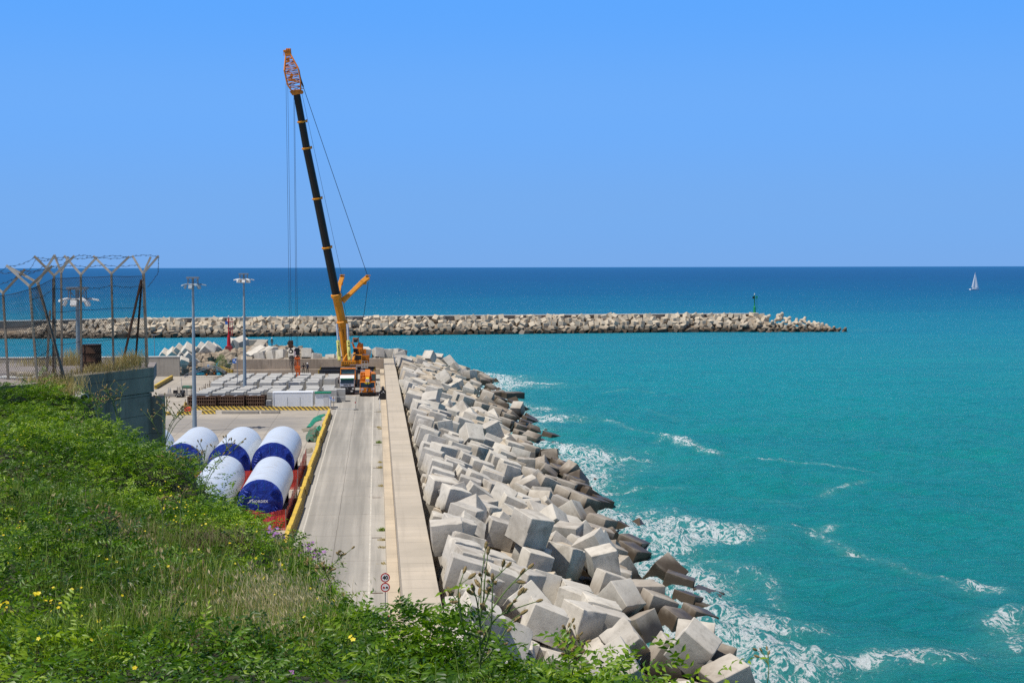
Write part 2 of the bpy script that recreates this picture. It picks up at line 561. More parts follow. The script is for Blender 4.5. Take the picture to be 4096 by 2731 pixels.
ORD = ['first', 'second', 'third', 'fourth', 'fifth', 'sixth', 'seventh', 'eighth', 'ninth', 'tenth', 'eleventh', 'twelfth', 'thirteenth', 'fourteenth', 'fifteenth', 'sixteenth', 'seventeenth', 'eighteenth', 'nineteenth', 'twentieth']
BLOCKS = [(16.55,77.23,0.88,0.285,-0.438,0.787,-0.328,2,2,2),
(4.62,71.16,2.65,0.927,0.002,0.376,0.001,1.85,1.85,1.66),
(4.86,73.97,3.31,0.967,0.058,0.242,0.062,2.05,2.05,2.05),
(12.15,75.2,0.4,0.471,-0.307,-0.814,0.148,2.15,2.15,2.15),
(8.86,79.66,1.88,0.979,0.001,0.202,0.009,2.05,2.05,1.84),
(10.2,100.07,3.35,0.308,-0.502,0.353,0.728,2.15,2.15,2.15),
(11.14,81.77,1.21,0.393,0.704,-0.288,0.517,2.15,1.83,1.93),
(17.94,75.1,-0.54,0.206,0.031,0.735,-0.645,2.15,2.15,2.15),
(6.36,74.67,2.01,0.934,-0.248,0.211,0.145,1.95,1.95,1.95),
(15.69,79.64,-0.42,0.609,0.335,-0.333,-0.638,2.15,2.15,2.15),
(14.95,91.44,0.23,0.492,0.684,-0.018,-0.538,2,2,2),
(12.77,101.92,0.74,0.742,0.311,-0.512,0.301,2.15,2.15,2.15),
(13.27,79.53,0.64,0.82,0.172,0.411,0.36,2,1.7,1.8),
(14.9,98.18,1.35,0.744,0.109,-0.02,-0.659,1.85,1.85,1.85),
(8.26,83.24,1.78,0.84,-0.33,0.429,-0.027,2,2,2),
(5.65,83.79,2.76,0.928,-0.065,0.137,-0.341,2.05,1.74,1.84),
(4.54,98.11,3.26,0.999,0.011,-0.04,-0,2.15,2.15,2.15),
(5.89,70.6,0.92,0.676,0.676,0.209,-0.206,2.05,2.05,1.84),
(4.95,86.61,3.08,0.988,0,0.152,0.002,2,1.7,2),
(15.92,89.56,-1.31,0.273,-0.777,0.279,0.493,2.15,2.15,1.93),
(8.69,107.23,1.8,0.987,0.008,0.152,0.049,2,2,2),
(6.97,86.75,2.41,0.981,0.005,0.188,0.043,2,2,2),
(9.46,77.33,-0.46,0.006,0.816,-0.005,0.578,2,1.7,2),
(10.22,97.08,1.45,0.468,0.362,0.638,-0.493,1.85,1.85,1.67),
(20.87,107.35,-1.59,0.27,0.297,-0.211,0.891,2.15,2.15,2.15),
(7.78,74.37,-0.04,0.978,0.022,0.151,0.143,1.85,1.57,1.85),
(5.89,116.93,2.78,0.97,0.03,0.149,0.192,2,1.7,2),
(18.64,92.21,-1.46,0.044,-0.272,0.74,-0.613,1.85,1.57,1.85),
(10.27,72.35,-0.1,0.564,0.042,0.432,0.703,1.95,1.95,1.95),
(21.21,104.47,-1.96,0.585,0.085,0.798,-0.115,2.15,1.83,2.15),
(5.07,121.14,2.81,0.059,0.617,0.137,-0.772,2.15,1.83,2.15),
(15,103.45,1.28,0.717,-0.481,0.443,0.243,2,2,1.8),
(17.8,94.51,-1.04,0.635,-0.526,-0.441,-0.355,1.95,1.95,1.95),
(8.59,89.09,1.86,0.921,-0.055,0.142,-0.359,1.95,1.95,1.95),
(10.23,162.55,2.64,0.166,-0.735,0.519,0.404,2.15,2.15,1.93),
(15.08,96.31,-0.1,0.712,0.673,0.192,-0.066,2.15,2.15,1.93),
(5.2,92.99,2.95,0.98,0.019,0.151,0.125,2,1.7,2),
(20.33,93.92,-1.83,0.786,-0.103,0.149,-0.591,1.85,1.85,1.85),
(11.58,87.6,0.86,0.308,0.505,0.42,-0.688,1.95,1.95,1.95),
(9.98,91.03,1.26,0.521,0.3,0.53,-0.598,1.85,1.85,1.85),
(12.57,85.04,0.76,0.988,0.001,0.152,0.007,2.15,2.15,2.15),
(19.93,116.21,-1.84,0.613,-0.654,0.42,-0.14,2.05,1.74,2.05),
(6.13,106.5,2.89,0.666,-0.707,0.237,-0.026,2.15,2.15,2.15),
(11.63,79.49,-0.64,0.963,0.009,-0.271,0.01,2.15,2.15,2.15),
(14.65,114.8,0.05,0.036,-0.977,0.207,0.024,2.05,2.05,2.05),
(20.87,99.43,-2.09,0.183,-0.563,0.297,0.749,1.95,1.95,1.75),
(5.46,88.72,3.05,0.985,0.013,0.151,0.084,2.05,2.05,2.05),
(16.68,127.02,-0.28,0.498,0.044,-0.304,-0.811,2,1.7,2),
(17.42,96.59,-0.77,0.996,0.007,0.025,0.085,2.15,2.15,2.15),
(18.84,126.06,-1.27,0.179,-0.377,0.684,-0.598,2.05,2.05,2.05),
(19.1,138.35,-1.44,0.69,-0.621,-0.113,0.354,2.15,2.15,2.15),
(13.75,117.5,0.74,0.844,-0.399,-0.211,-0.288,2,2,1.8),
(4.33,76.33,2.92,0.93,0.368,-0.005,0.014,1.85,1.85,1.66),
(12.81,146.42,0.51,0.331,-0.489,0.506,0.629,2.05,1.74,2.05),
(5.06,79.95,2.71,0.707,0.683,0.031,-0.183,1.85,1.85,1.85),
(12.83,83.06,0.6,0.988,0.006,0.152,0.04,2,1.7,2),
(10.23,124.12,1.43,0.129,-0.751,0.38,-0.524,2.05,2.05,2.05),
(6.1,103.02,2.57,0.925,0.231,0.302,-0.004,1.95,1.95,1.95),
(5.23,100.42,3.07,0.987,0.009,0.152,0.061,2.15,1.83,2.15),
(13.52,177.8,1.39,0.305,-0.473,-0.689,0.457,2.05,2.05,2.05),
(17.2,105.65,-1.03,0.67,0.668,-0.073,0.316,2.05,2.05,2.05),
(10.74,120.89,1.24,0.016,0.532,0.026,-0.846,2.15,1.83,1.93),
(20.35,118.79,-1.76,0.025,0.946,-0.272,-0.176,2.15,2.15,1.93),
(17.6,81.92,-0.21,0.57,0.176,0.188,-0.78,2.15,2.15,1.93),
(6.76,109.79,2.75,0.522,-0.506,-0.668,0.16,2.05,1.74,2.05),
(6.2,144.65,2.82,0.956,0.039,0.147,0.252,2.05,2.05,2.05),
(20.9,160.88,-1.51,0.876,-0.011,0.43,0.218,2.15,1.83,2.15),
(4.97,140.2,2.95,0.377,0.455,0.514,-0.621,2,2,2),
(16.42,145.48,-0.51,0.964,0.011,0.23,0.134,1.95,1.95,1.95),
(21.52,128.52,-2.34,0.698,0.666,0.031,-0.261,2.15,1.83,1.93),
(5.48,132.19,2.94,0.988,-0.001,0.152,-0.009,2.05,2.05,1.85),
(10.3,156.42,1.42,0.615,0.691,0.349,0.148,1.85,1.85,1.85),
(22.2,98.17,-2.55,0.92,-0.049,0.111,-0.373,1.85,1.85,1.66),
(23.06,103.59,-2.84,0.973,-0.018,0.135,-0.188,2.05,2.05,2.05),
(19.1,83.09,-1.62,0.171,0.237,0.473,0.831,1.85,1.85,1.85),
(7.88,121.44,2.13,0.461,-0.027,0.887,0.032,2.05,2.05,2.05),
(9.73,142.45,1.44,0.591,-0.015,0.806,0.021,2.15,2.15,2.15),
(14.32,141,-0.17,0.182,-0.728,0.647,-0.137,2.15,2.15,2.15),
(4.87,201.43,3.12,0.743,-0.651,0.152,0.018,2.15,2.15,2.15),
(9,79.06,-0.37,0.416,0.42,0.567,-0.573,1.95,1.66,1.75),
(5.55,95.42,2.77,0.587,-0.07,0.803,-0.073,2.15,2.15,2.15),
(5.2,156.13,3.13,0.988,-0.005,0.152,-0.033,2.05,2.05,2.05),
(17.75,140.01,-0.96,0.435,-0.185,-0.574,0.669,2.05,2.05,2.05),
(20.82,221.7,-0.2,0.225,0.524,-0.468,-0.675,1.85,1.85,1.66),
(7.15,200.13,3.02,0.961,0.241,-0.091,-0.098,2.15,2.15,2.15),
(19.73,192.08,-1.5,0.217,0.119,-0.107,0.963,2.05,2.05,2.05),
(7.16,93.22,2.21,0.797,-0.097,0.132,-0.582,2,2,1.8),
(5.26,137.88,2.7,0.976,0.024,0.15,0.156,1.85,1.85,1.66),
(11.85,90.19,0.72,0.988,0.002,0.152,0.013,1.85,1.85,1.85),
(14.81,134.89,-0.64,0.903,-0.353,0.074,-0.234,2.15,2.15,1.93),
(7.42,171.57,2.46,0.969,-0.063,-0.045,0.233,2.05,1.74,1.84),
(-2.46,298.52,4.01,0.172,-0.73,-0.023,-0.661,2.15,2.15,2.15),
(11.2,250.66,2.34,0.865,-0.094,0.447,-0.208,2.15,2.15,2.15),
(15.66,157.93,-0.22,0.688,-0.031,0.021,-0.725,1.95,1.95,1.95),
(5.38,128.27,2.74,0.988,-0.001,0.152,-0.01,2.05,2.05,1.84),
(12.77,107.8,0.13,0.899,-0.278,0.318,0.114,2.15,2.15,2.15),
(8.5,130.43,2.06,0.976,0.011,0.211,0.046,2,2,2),
(10.16,291.86,3.45,0.339,0.895,-0.273,-0.099,2.05,2.05,2.05),
(5.64,153.05,2.7,0.98,-0.086,0.156,0.09,2.05,2.05,2.05),
(17.76,158.17,-1.37,0.301,-0.541,0.735,-0.277,2.05,2.05,1.85),
(7.75,128.33,1.96,0.988,-0.006,0.152,-0.039,1.95,1.95,1.95),
(4.92,179.02,3.07,0.985,-0.013,0.151,-0.085,1.95,1.95,1.75),
(16.23,132.22,-0.61,0.672,0.501,-0.441,0.32,2.05,2.05,2.05),
(12.39,194.97,0.81,0.939,-0.034,0.151,-0.306,2.15,2.15,2.15),
(5.14,72.89,0.85,0.152,-0.066,-0.986,0.01,1.95,1.66,1.95),
(8.71,145.24,1.79,0.978,0.008,0.202,0.043,2,2,2),
(12.83,120.83,0.6,0.234,-0.047,-0.54,-0.807,1.95,1.95,1.76),
(10.14,135.25,1.37,0.985,-0.062,0.16,-0.016,2.05,1.74,2.05),
(10.26,100.38,1.25,0.01,-0.959,0.232,0.163,2.05,2.05,1.84),
(17.5,173.68,-0.8,0.452,-0.668,-0.331,-0.49,2.15,2.15,2.15),
(20.15,173.77,-1.75,0.912,-0.4,-0.062,-0.065,2.05,2.05,2.05),
(0.25,299.02,3.89,0.578,-0.788,-0.126,0.171,2,2,2),
(13.01,149.17,0.57,0.985,0.012,0.152,0.077,2.05,2.05,2.05),
(15.59,164.35,-0.24,0.65,0.479,-0.379,0.452,2.15,2.15,1.93),
(10.05,128.37,1.34,0.585,-0.086,0.798,0.118,2.15,2.15,2.15),
(13.42,226.09,0.44,0.567,-0.051,0.809,0.149,2.15,1.83,2.15),
(5.48,191.67,2.9,0.148,-0.562,-0.814,0.021,2,2,2),
(13.28,136.75,-0.14,0.906,-0.05,0.222,-0.357,1.95,1.95,1.75),
(5.16,169.9,3.04,0.591,0.02,0.806,-0.027,2.15,2.15,2.15),
(7.34,76.58,0.39,0.768,0.022,0.638,-0.054,1.85,1.85,1.66),
(6.97,178.4,2.63,0.988,-0.005,0.152,-0.034,2.15,2.15,2.15),
(18.5,146.88,-1.19,0.977,-0.023,0.15,-0.149,2,1.7,2),
(7.74,111.95,2.23,0.048,0.938,-0.313,-0.144,2.15,1.83,2.15),
(11.37,200.15,1.48,0.168,-0.253,0.372,0.877,2.15,2.15,2.15),
(7.64,91.05,1.98,0.958,0.074,0.157,0.229,2,1.7,1.8),
(8.03,115.82,2.05,0.691,-0.112,0.68,0.22,1.95,1.95,1.95),
(21.09,157.82,-2.17,0.451,0.103,-0.824,-0.328,2.05,2.05,2.05),
(13.67,159.95,0.29,0.979,0.042,0.198,-0.004,1.85,1.85,1.85),
(-13.94,298.68,3.96,0.645,-0.099,0.115,0.749,1.95,1.95,1.95),
(-18.56,299.93,3.67,0.924,-0.142,-0.054,-0.351,2.15,2.15,1.93),
(-16.31,298.89,4.04,0.539,0.458,0.377,-0.599,2,2,1.8),
(7.7,132.72,1.99,0.959,0.025,0.276,0.062,2.15,2.15,1.93),
(13.44,164.37,0.16,0.727,-0.357,-0.486,0.33,2,2,2),
(-6.45,298.52,4.09,0.094,0.7,-0.702,0.094,2.15,2.15,1.94),
(17.59,282.31,0.8,0.194,0.24,-0.704,-0.639,1.85,1.57,1.85),
(20.85,146.86,-2.02,0.418,0.239,0.655,-0.582,1.85,1.85,1.66),
(17.56,205.5,-0.81,0.335,0.487,0.457,-0.664,1.95,1.95,1.95),
(4.72,123.16,0.93,0.988,-0.005,0.152,-0.034,1.85,1.85,1.85),
(4.83,113.51,1.05,0.988,-0,0.152,-0.001,2.15,2.15,2.15),
(22.96,130.76,-2.85,0.86,0.238,0.444,0.086,2,2,1.8),
(23.4,200.96,-2.55,0.776,0.22,-0.569,0.161,2.15,2.15,2.15),
(14.29,70.11,-0.26,0.387,0.087,0.519,0.757,2,2,2),
(17.88,244.66,-0.56,0.257,0.802,0.115,0.526,2.05,2.05,2.05),
(7.51,156.46,2.29,0.97,-0.015,0.198,-0.141,1.95,1.95,1.95),
(15.56,171.8,-0.24,0.988,0.006,0.152,0.04,2.05,2.05,2.05),
(17.68,119.27,-1.01,0.706,-0.107,0.11,-0.691,2.05,2.05,2.05),
(10.41,182.81,1.46,0.363,0.55,0.606,0.445,2.15,2.15,2.15),
(12.07,153.68,0.79,0.979,0.026,0.204,-0.001,2,2,2),
(9.1,81.28,-0.35,0.975,0.025,0.15,0.165,2.05,2.05,2.05),
(7.53,202.63,3.89,0.775,-0.125,-0.606,-0.128,2,2,1.8),
(19.58,204.45,-1.54,0.047,-0.182,0.018,-0.982,2,2,1.8),
(9.01,109.81,1.66,0.201,0.441,-0.015,-0.874,1.95,1.95,1.75),
(15.41,150.22,-0.29,0.547,-0.224,0.746,0.306,1.85,1.57,1.66),
(6.76,136.01,2.46,0.699,-0.12,0.12,-0.695,2.15,1.83,1.93),
(5.08,146.76,2.83,0.987,0.007,0.152,0.046,2,2,1.8),
(5.35,90.86,2.94,0.98,-0.044,0.149,0.123,1.95,1.66,1.95),
(15.93,116.82,-0.6,0.9,0.074,-0.312,-0.294,2.15,1.83,2.15),
(5.06,224.6,2.76,0.98,0.02,0.151,0.131,1.95,1.95,1.95),
(14.06,297.73,2.08,0.899,-0.244,-0.266,0.246,2.05,1.74,2.05),
(7.34,194.46,2.41,0.502,-0.175,-0.008,-0.847,2.05,2.05,2.05),
(15.63,225.18,-0.47,0.558,-0.196,0.761,0.268,2.05,1.74,2.05),
(5.07,100.53,0.92,0.988,0.004,0.152,0.029,2.05,2.05,2.05),
(5.11,167.57,2.8,0.681,-0.207,-0.004,-0.702,2,1.7,2),
(10.38,116.84,1.12,0.802,0.355,-0.453,0.157,1.85,1.85,1.85),
(8.1,151.7,2.05,0.985,-0.044,0.148,0.073,2.15,1.83,2.15),
(16.09,101.08,-0.58,0.985,-0.013,0.151,-0.085,2.15,1.83,1.93),
(20.12,148.64,-1.62,0.623,0.118,0.096,0.767,1.95,1.95,1.95),
(-20.65,300.77,3.41,0.755,0.154,0.556,-0.311,2.05,2.05,1.85),
(4.89,91.2,0.93,0.986,0.011,0.152,0.069,1.95,1.95,1.95),
(2.23,300.2,3.62,0.521,-0.448,-0.628,-0.367,2.05,2.05,1.85),
(-23.01,300.97,3.29,0.985,-0.016,-0.119,-0.126,2.05,2.05,2.05),
(20.95,142.67,-2.29,0.647,0.703,0.286,0.078,1.95,1.95,1.76),
(18.96,217.58,-1.36,0.987,0.008,0.152,0.051,1.95,1.95,1.95),
(9.94,74.5,-0.82,0.979,0.021,0.151,0.134,1.85,1.85,1.66),
(12.32,151.44,0.73,0.015,-0.806,-0.011,-0.591,1.95,1.66,1.75),
(18.13,160.83,-1.22,0.245,0.471,0.668,0.522,2.05,1.74,1.85),
(14.99,110.61,-0.21,0.418,-0.228,0.102,-0.874,1.95,1.95,1.75),
(17.29,111.36,-0.88,0.435,0.349,0.649,-0.517,2.05,2.05,2.05),
(13.09,172.45,0.43,0.45,0.328,0.513,-0.653,2.05,2.05,2.05),
(15.63,105.67,0.51,0.654,0.495,0.193,0.539,2.15,2.15,2.15),
(19.75,151.2,-1.74,0.17,0.547,-0.125,-0.81,2.15,2.15,1.93),
(6.29,230.02,2.73,0.811,-0.038,-0.571,-0.118,2.05,2.05,2.05),
(19.8,239.09,-1.56,0.729,0.483,-0.257,0.412,2,2,1.8),
(15.05,138.27,-0.94,0.613,-0.094,-0.647,0.443,2.15,2.15,2.15),
(12.67,249.46,0.86,0.836,-0.04,0.521,0.167,1.85,1.85,1.85),
(10.5,139.98,0.97,0.544,-0.002,0.839,0.027,2.05,2.05,2.05),
(15.05,250.2,-0.13,0.4,0.435,0.546,-0.593,2.05,2.05,2.05),
(18.04,164.15,-1.12,0.031,0.74,0.604,0.293,1.95,1.66,1.75),
(4.86,158.33,3.1,0.987,-0.029,0.152,0.04,1.85,1.85,1.85),
(8.89,237.11,1.76,0.924,0.281,0.116,0.232,2.15,2.15,2.15),
(9.46,195.9,1.44,0.797,-0.086,-0.593,-0.079,2,2,2),
(8.03,148.26,2.08,0.627,-0.118,0.096,-0.764,2.15,2.15,1.93),
(15.23,119.45,-0.21,0.585,-0.029,0.795,0.158,2,2,2),
(11.97,168.46,0.81,0.08,0.805,-0.572,-0.135,2.15,1.83,1.93),
(7.2,79.11,0.3,0.418,0.418,0.569,-0.572,2.15,2.15,2.15),
(22.09,218.66,-2.19,0.826,0.147,-0.54,0.071,2.15,1.83,2.15),
(17.34,219.47,-0.59,0.805,-0.206,-0.553,-0.055,2,1.7,2),
(10.92,160.73,1.02,0.862,-0.088,0.161,-0.472,2,2,2),
(17.35,238.21,-1,0.016,0.335,0.111,0.936,2.15,2.15,2.15),
(5.37,241.89,3.05,0.981,-0.018,0.151,-0.12,2,1.7,2),
(13.72,143.49,-0.41,0.873,-0.255,0.357,0.215,1.85,1.57,1.85),
(20.7,274.55,-1.75,0.925,0.081,0.271,-0.255,2.05,2.05,2.05),
(8.3,173.85,2.16,0.987,-0.007,0.152,-0.048,2.05,2.05,2.05),
(7.24,139.29,2.15,0.928,0.05,0.195,0.314,2.05,2.05,1.85),
(9.14,201.81,1.81,0.071,0.773,0.585,0.234,2,2,2),
(14.42,104.71,-2.05,0.145,-0.793,-0.106,-0.582,2,2,2),
(20.57,289.05,-1.6,0.669,0.17,0.049,0.722,2.05,2.05,2.05),
(15.36,296.83,0.86,0.772,0.326,0.24,0.49,1.85,1.85,1.85),
(13.36,252.13,0.92,0.213,0.218,0.125,-0.944,2.15,2.15,2.15),
(12.49,228.82,0.76,0.971,0.084,0.172,0.143,1.95,1.95,1.95),
(4.71,135.22,1.03,0.988,-0.001,0.152,-0.004,2.05,2.05,2.05),
(15.69,253.57,-0.13,0.345,0.144,0.86,-0.348,2.15,2.15,2.15),
(21.88,145.18,-2.43,0.098,-0.151,0.015,-0.983,1.85,1.85,1.66),
(5.09,279.73,3.05,0.979,-0.007,0.155,0.13,2.15,2.15,1.93),
(7.93,187.37,2.12,0.795,0.138,-0.583,0.101,1.95,1.95,1.75),
(17.39,268.43,-0.57,0.978,0.029,0.186,-0.092,2.15,2.15,2.15),
(17.16,182.23,-0.95,0.15,-0.75,0.155,-0.625,2.15,2.15,1.93),
(-12.42,304.41,2.48,0.268,-0.654,0.452,0.544,2.15,2.15,2.15),
(22.29,272.98,-2.66,0.316,-0.542,0,0.779,2.15,2.15,2.15),
(11.87,126.23,0.77,0.303,0.747,-0.222,0.548,1.95,1.95,1.95),
(4.83,93.56,0.97,0.988,0.002,0.152,0.012,2,2,2),
(12.55,123.33,0.7,0.021,-0.686,0.726,-0.042,2,2,2),
(19.56,123.67,-2.12,0.038,-0.894,-0.07,0.442,2,2,1.8),
(6.08,119.2,2.77,0.976,-0.093,-0.144,0.132,1.85,1.85,1.66),
(19.26,136.01,-2.74,0.915,0.322,-0.182,0.159,2.15,2.15,2.15),
(18.68,194.65,-1.43,0.141,-0.793,-0.105,-0.583,2.05,1.74,2.05),
(6.02,185.19,2.7,0.107,-0.58,0.17,0.789,1.95,1.95,1.95),
(4.54,142.94,0.88,0.988,-0,0.152,-0.002,1.85,1.85,1.66),
(23.21,192.23,-2.69,0.587,-0.025,0.805,0.084,1.85,1.85,1.85),
(4.53,298.34,3.76,0.967,-0.062,0.113,0.22,2.15,2.15,1.93),
(7.66,166.63,1.98,0.984,-0.014,0.151,-0.094,1.95,1.95,1.75),
(9.66,217.48,1.7,0.416,0.42,0.568,-0.573,2,2,2),
(14.63,130.19,-0.57,0.425,-0.004,-0.905,-0.031,2.05,2.05,2.05),
(5.57,125.6,2.54,0.986,0.011,0.152,0.074,1.95,1.95,1.75),
(14.18,211.09,0.13,0.036,-0.914,0.357,0.187,1.95,1.95,1.75),
(19.72,220.03,-1.38,0.366,0.059,-0.929,0.004,1.95,1.95,1.95),
(22.14,208.67,-2.44,0.632,-0.727,0.229,-0.142,2.15,1.83,2.15),
(12.32,198.29,0.77,0.85,0.221,0.382,0.287,2.05,2.05,2.05),
(15.98,208.43,-0.48,0.321,-0.916,-0.049,-0.235,2.15,2.15,2.15),
(5.13,233.4,2.89,0.968,-0.106,0.163,-0.158,1.85,1.85,1.66),
(10.77,240.56,1.26,0.816,0.002,-0.577,-0.002,2,2,1.8),
(4.37,287.92,2.99,0.612,0.36,-0.607,-0.357,1.85,1.85,1.85),
(15.07,197.92,-0.1,0.012,0.204,-0.71,0.674,2,2,2),
(10.5,279.43,1.56,0.161,0.079,-0.692,0.699,2.05,2.05,1.85),
(21.16,214.79,-2.1,0.69,0.707,0.094,-0.121,2,2,1.8),
(8.22,285.26,2.46,0.491,0.349,0.553,-0.576,2.05,2.05,2.05),
(4.95,178.76,1.01,0.114,-0.652,-0.743,0.1,2.15,2.15,2.15),
(17.56,179.96,-0.89,0.806,0.017,-0.591,0.012,2,1.7,1.8),
(5.03,250.57,2.86,0.976,-0.057,0.142,-0.154,2.05,2.05,2.05),
(14.17,79.46,-1.82,0.88,-0.048,-0.47,-0.047,1.85,1.85,1.85),
(4.66,162.01,0.92,0.988,0,0.152,0.001,2,2,1.8),
(4.35,236.41,2.13,0.98,-0.2,-0,-0,1.95,1.95,1.95),
(5.33,161.07,2.83,0.955,-0.102,0.163,-0.227,2,2,2),
(4.76,294.92,3.43,0.984,-0.017,-0.179,0.003,2.15,2.15,2.15),
(6.9,248.82,2.57,0.502,0.546,0.67,0.037,2.05,2.05,2.05),
(5,156.72,0.99,0.988,0.003,0.152,0.019,2.15,2.15,2.15),
(16.11,284.19,0.36,0.404,-0.161,0.473,-0.766,2,2,2),
(21.44,291.37,-1.51,0.107,-0.595,0.078,0.793,2.15,2.15,2.15),
(12.25,302.32,2.42,0.027,-0.141,-0.974,-0.177,2,1.7,2),
(23.41,257.74,-2.84,0.898,0.38,-0.038,0.218,1.95,1.95,1.95),
(20.72,293.81,-1.07,0.785,0.139,0.093,0.596,2.15,2.15,2.15),
(9.42,282.08,1.81,0.12,-0.176,0.204,-0.956,2.05,2.05,1.85),
(-9.21,303.35,2.31,0.534,0.436,0.302,-0.658,1.95,1.95,1.95),
(5.54,284.81,2.94,0.787,-0.579,0.21,0.023,1.95,1.95,1.95),
(20.53,169.16,-2.01,0.589,-0.054,0.803,0.073,2.05,2.05,1.85),
(19.69,162.49,-1.75,0.962,0.084,0.159,0.207,1.85,1.85,1.85),
(15.7,73.75,-1.06,0.319,-0.067,-0.313,0.892,1.85,1.57,1.85),
(15.52,201.53,-0.22,0.984,-0.019,0.171,-0.044,2.05,1.74,2.05),
(15,177.58,-0.31,0.715,-0.642,-0.269,-0.074,2,2,1.8),
(17.82,114.9,-1.58,0.899,-0.323,0.014,-0.296,2.05,1.74,2.05),
(22.52,221.07,-2.31,0.488,0.733,-0.332,0.338,2.15,2.15,2.15),
(8.73,269.74,1.91,0.722,-0.36,-0.529,-0.264,1.85,1.85,1.85),
(15.05,275.92,-0.03,0.029,-0.792,-0.058,-0.607,2.15,2.15,2.15),
(-3.69,301.91,3.01,0.573,-0.088,0.124,0.805,1.95,1.95,1.95),
(20.15,248.81,-1.71,0.378,-0.181,0.064,-0.906,2.15,2.15,2.15),
(15.62,179.81,-0.17,0.28,0.215,0.634,-0.688,1.85,1.57,1.85),
(4.79,128.26,0.95,0.988,-0,0.152,-0.001,2.15,1.83,1.93),
(4.62,130.55,0.93,0.988,-0,0.152,-0.002,2,2,1.8),
(6.41,262.56,2.7,0.963,-0.03,0.237,-0.125,2.15,2.15,2.15),
(8.61,164.26,1.86,0.985,0.012,0.152,0.079,1.85,1.85,1.66),
(15.67,191.83,-0.38,0.679,0.128,0.253,0.677,2.15,1.83,2.15),
(7.83,158.82,2.11,0.986,-0,0.164,-0.001,2.15,2.15,1.93),
(11.8,289.61,1.41,0.85,0.1,0.089,0.51,2.05,2.05,2.05),
(15.78,147.66,-0.54,0.121,0.93,0.01,0.348,2.05,1.74,2.05),
(20.27,210,-1.97,0.695,0.127,0.677,-0.204,2.05,1.74,2.05),
(17.66,149.49,-1.11,0.987,0.009,0.151,0.053,2.05,1.74,1.85),
(23.08,210.57,-2.68,0.53,-0.3,0.691,0.389,2.05,2.05,2.05),
(5.9,217.54,2.8,0.988,0.002,0.152,0.016,2.05,2.05,1.84),
(19.93,153.6,-1.67,0.567,0.414,-0.423,-0.574,1.95,1.95,1.95),
(6.27,188.79,2.64,0.656,0.707,0.265,-0.004,2.05,1.74,1.85),
(9.51,208.09,1.67,0.795,0.09,0.122,0.587,2.05,2.05,1.85),
(20.78,167.09,-2.02,0.092,-0.284,0.013,-0.954,2.05,2.05,2.05),
(23.96,159.34,-3.01,0.988,-0.002,0.152,-0.011,2,1.7,2),
(5.11,255.04,2.78,0.985,0.08,0.153,0.002,2.05,1.74,2.05),
(-6.78,302.44,2.98,0.671,-0.273,-0.647,-0.236,2.15,2.15,2.15),
(15.45,204.22,-0.11,0.474,-0.181,0.8,0.321,1.85,1.85,1.85),
(23.69,205.33,-2.81,0.021,-0.866,0.392,0.31,2,2,2),
(14.95,77.12,-2.19,0.12,-0.579,0.163,0.79,2.05,1.74,2.05),
(17.45,78.81,-1.44,0.835,0.158,-0.459,-0.258,1.85,1.85,1.85),
(20.36,177.25,-1.79,0.451,0.562,0.331,-0.609,2.15,2.15,1.93),
(15.33,185.54,-0.25,0.815,0.087,-0.528,-0.222,1.85,1.57,1.66),
(12.8,184.01,0.79,0.014,-0.806,-0.01,-0.591,2.15,2.15,1.94),
(13.09,104.44,0.39,0.946,-0.031,0.145,-0.289,1.85,1.85,1.85),
(16.2,166.8,-0.66,0.974,-0.074,0.024,0.214,2.15,2.15,1.93),
(23.2,295.21,-2.44,0.333,0.629,0.692,0.117,2,2,2),
(13.02,278.26,0.67,0.661,-0.706,0.251,-0.041,2.05,2.05,2.05),
(11.29,231.55,0.77,0.608,-0.233,0.101,0.753,1.95,1.66,1.75),
(14.1,153.55,0.03,0.738,0.652,0.078,-0.155,1.95,1.95,1.95),
(4.67,195.11,1.04,0.988,0,0.152,0.002,2.05,2.05,2.05),
(12.62,281.03,0.92,0.445,0.711,0.252,-0.482,2.15,2.15,1.93),
(7.14,245.94,2.52,0.988,-0.004,0.152,-0.025,2.05,1.74,2.05),
(12.33,295.06,1.39,0.705,-0.497,-0.135,0.487,2.05,2.05,2.05),
(4.8,187.93,1.06,0.591,-0.001,0.807,0.001,2.15,2.15,1.93),
(13.99,200.02,0.29,0.429,0.084,0.892,-0.117,1.95,1.66,1.95),
(18,229.5,-1.13,0.12,-0.151,0.018,-0.981,2,2,2),
(11.72,286.18,1.18,0.387,-0.714,-0.245,-0.529,2,2,1.8),
(19.22,262.24,-1.84,0.423,0.155,-0.158,0.879,2.15,1.83,2.15),
(5.35,117.24,0.83,0.962,-0.035,0.148,-0.226,2.05,2.05,2.05),
(-6.39,298.44,2.04,0.39,-0.59,0.532,0.466,2.05,2.05,2.05),
(7.28,273.17,2.32,0.987,-0.008,0.152,-0.049,2.05,1.74,2.05),
(5.34,265.18,2.93,0.988,-0.001,0.152,-0.005,2.15,2.15,2.15),
(4.5,102.56,0.85,0.57,0.418,-0.419,-0.57,1.85,1.57,1.85),
(7.89,243.46,2.04,0.944,0.324,0.054,-0.008,1.95,1.95,1.95),
(18.11,283,-1.07,0.656,-0.157,-0.728,-0.124,2.15,2.15,2.15),
(12.22,235.23,0.67,0.5,0.419,0.585,-0.482,2.05,2.05,1.85),
(5.07,246.23,2.97,0.985,0.012,0.152,0.078,1.85,1.85,1.66),
(9.46,105.83,-0.52,0.987,0.007,0.152,0.043,1.95,1.95,1.95),
(13.55,127.66,-0.32,0.542,-0.632,-0.077,-0.548,1.95,1.66,1.95),
(7.94,240.66,2.14,0.964,-0.095,0.159,-0.193,2.15,2.15,2.15),
(4.96,86.77,0.95,0.987,0.007,0.152,0.043,2.05,2.05,2.05),
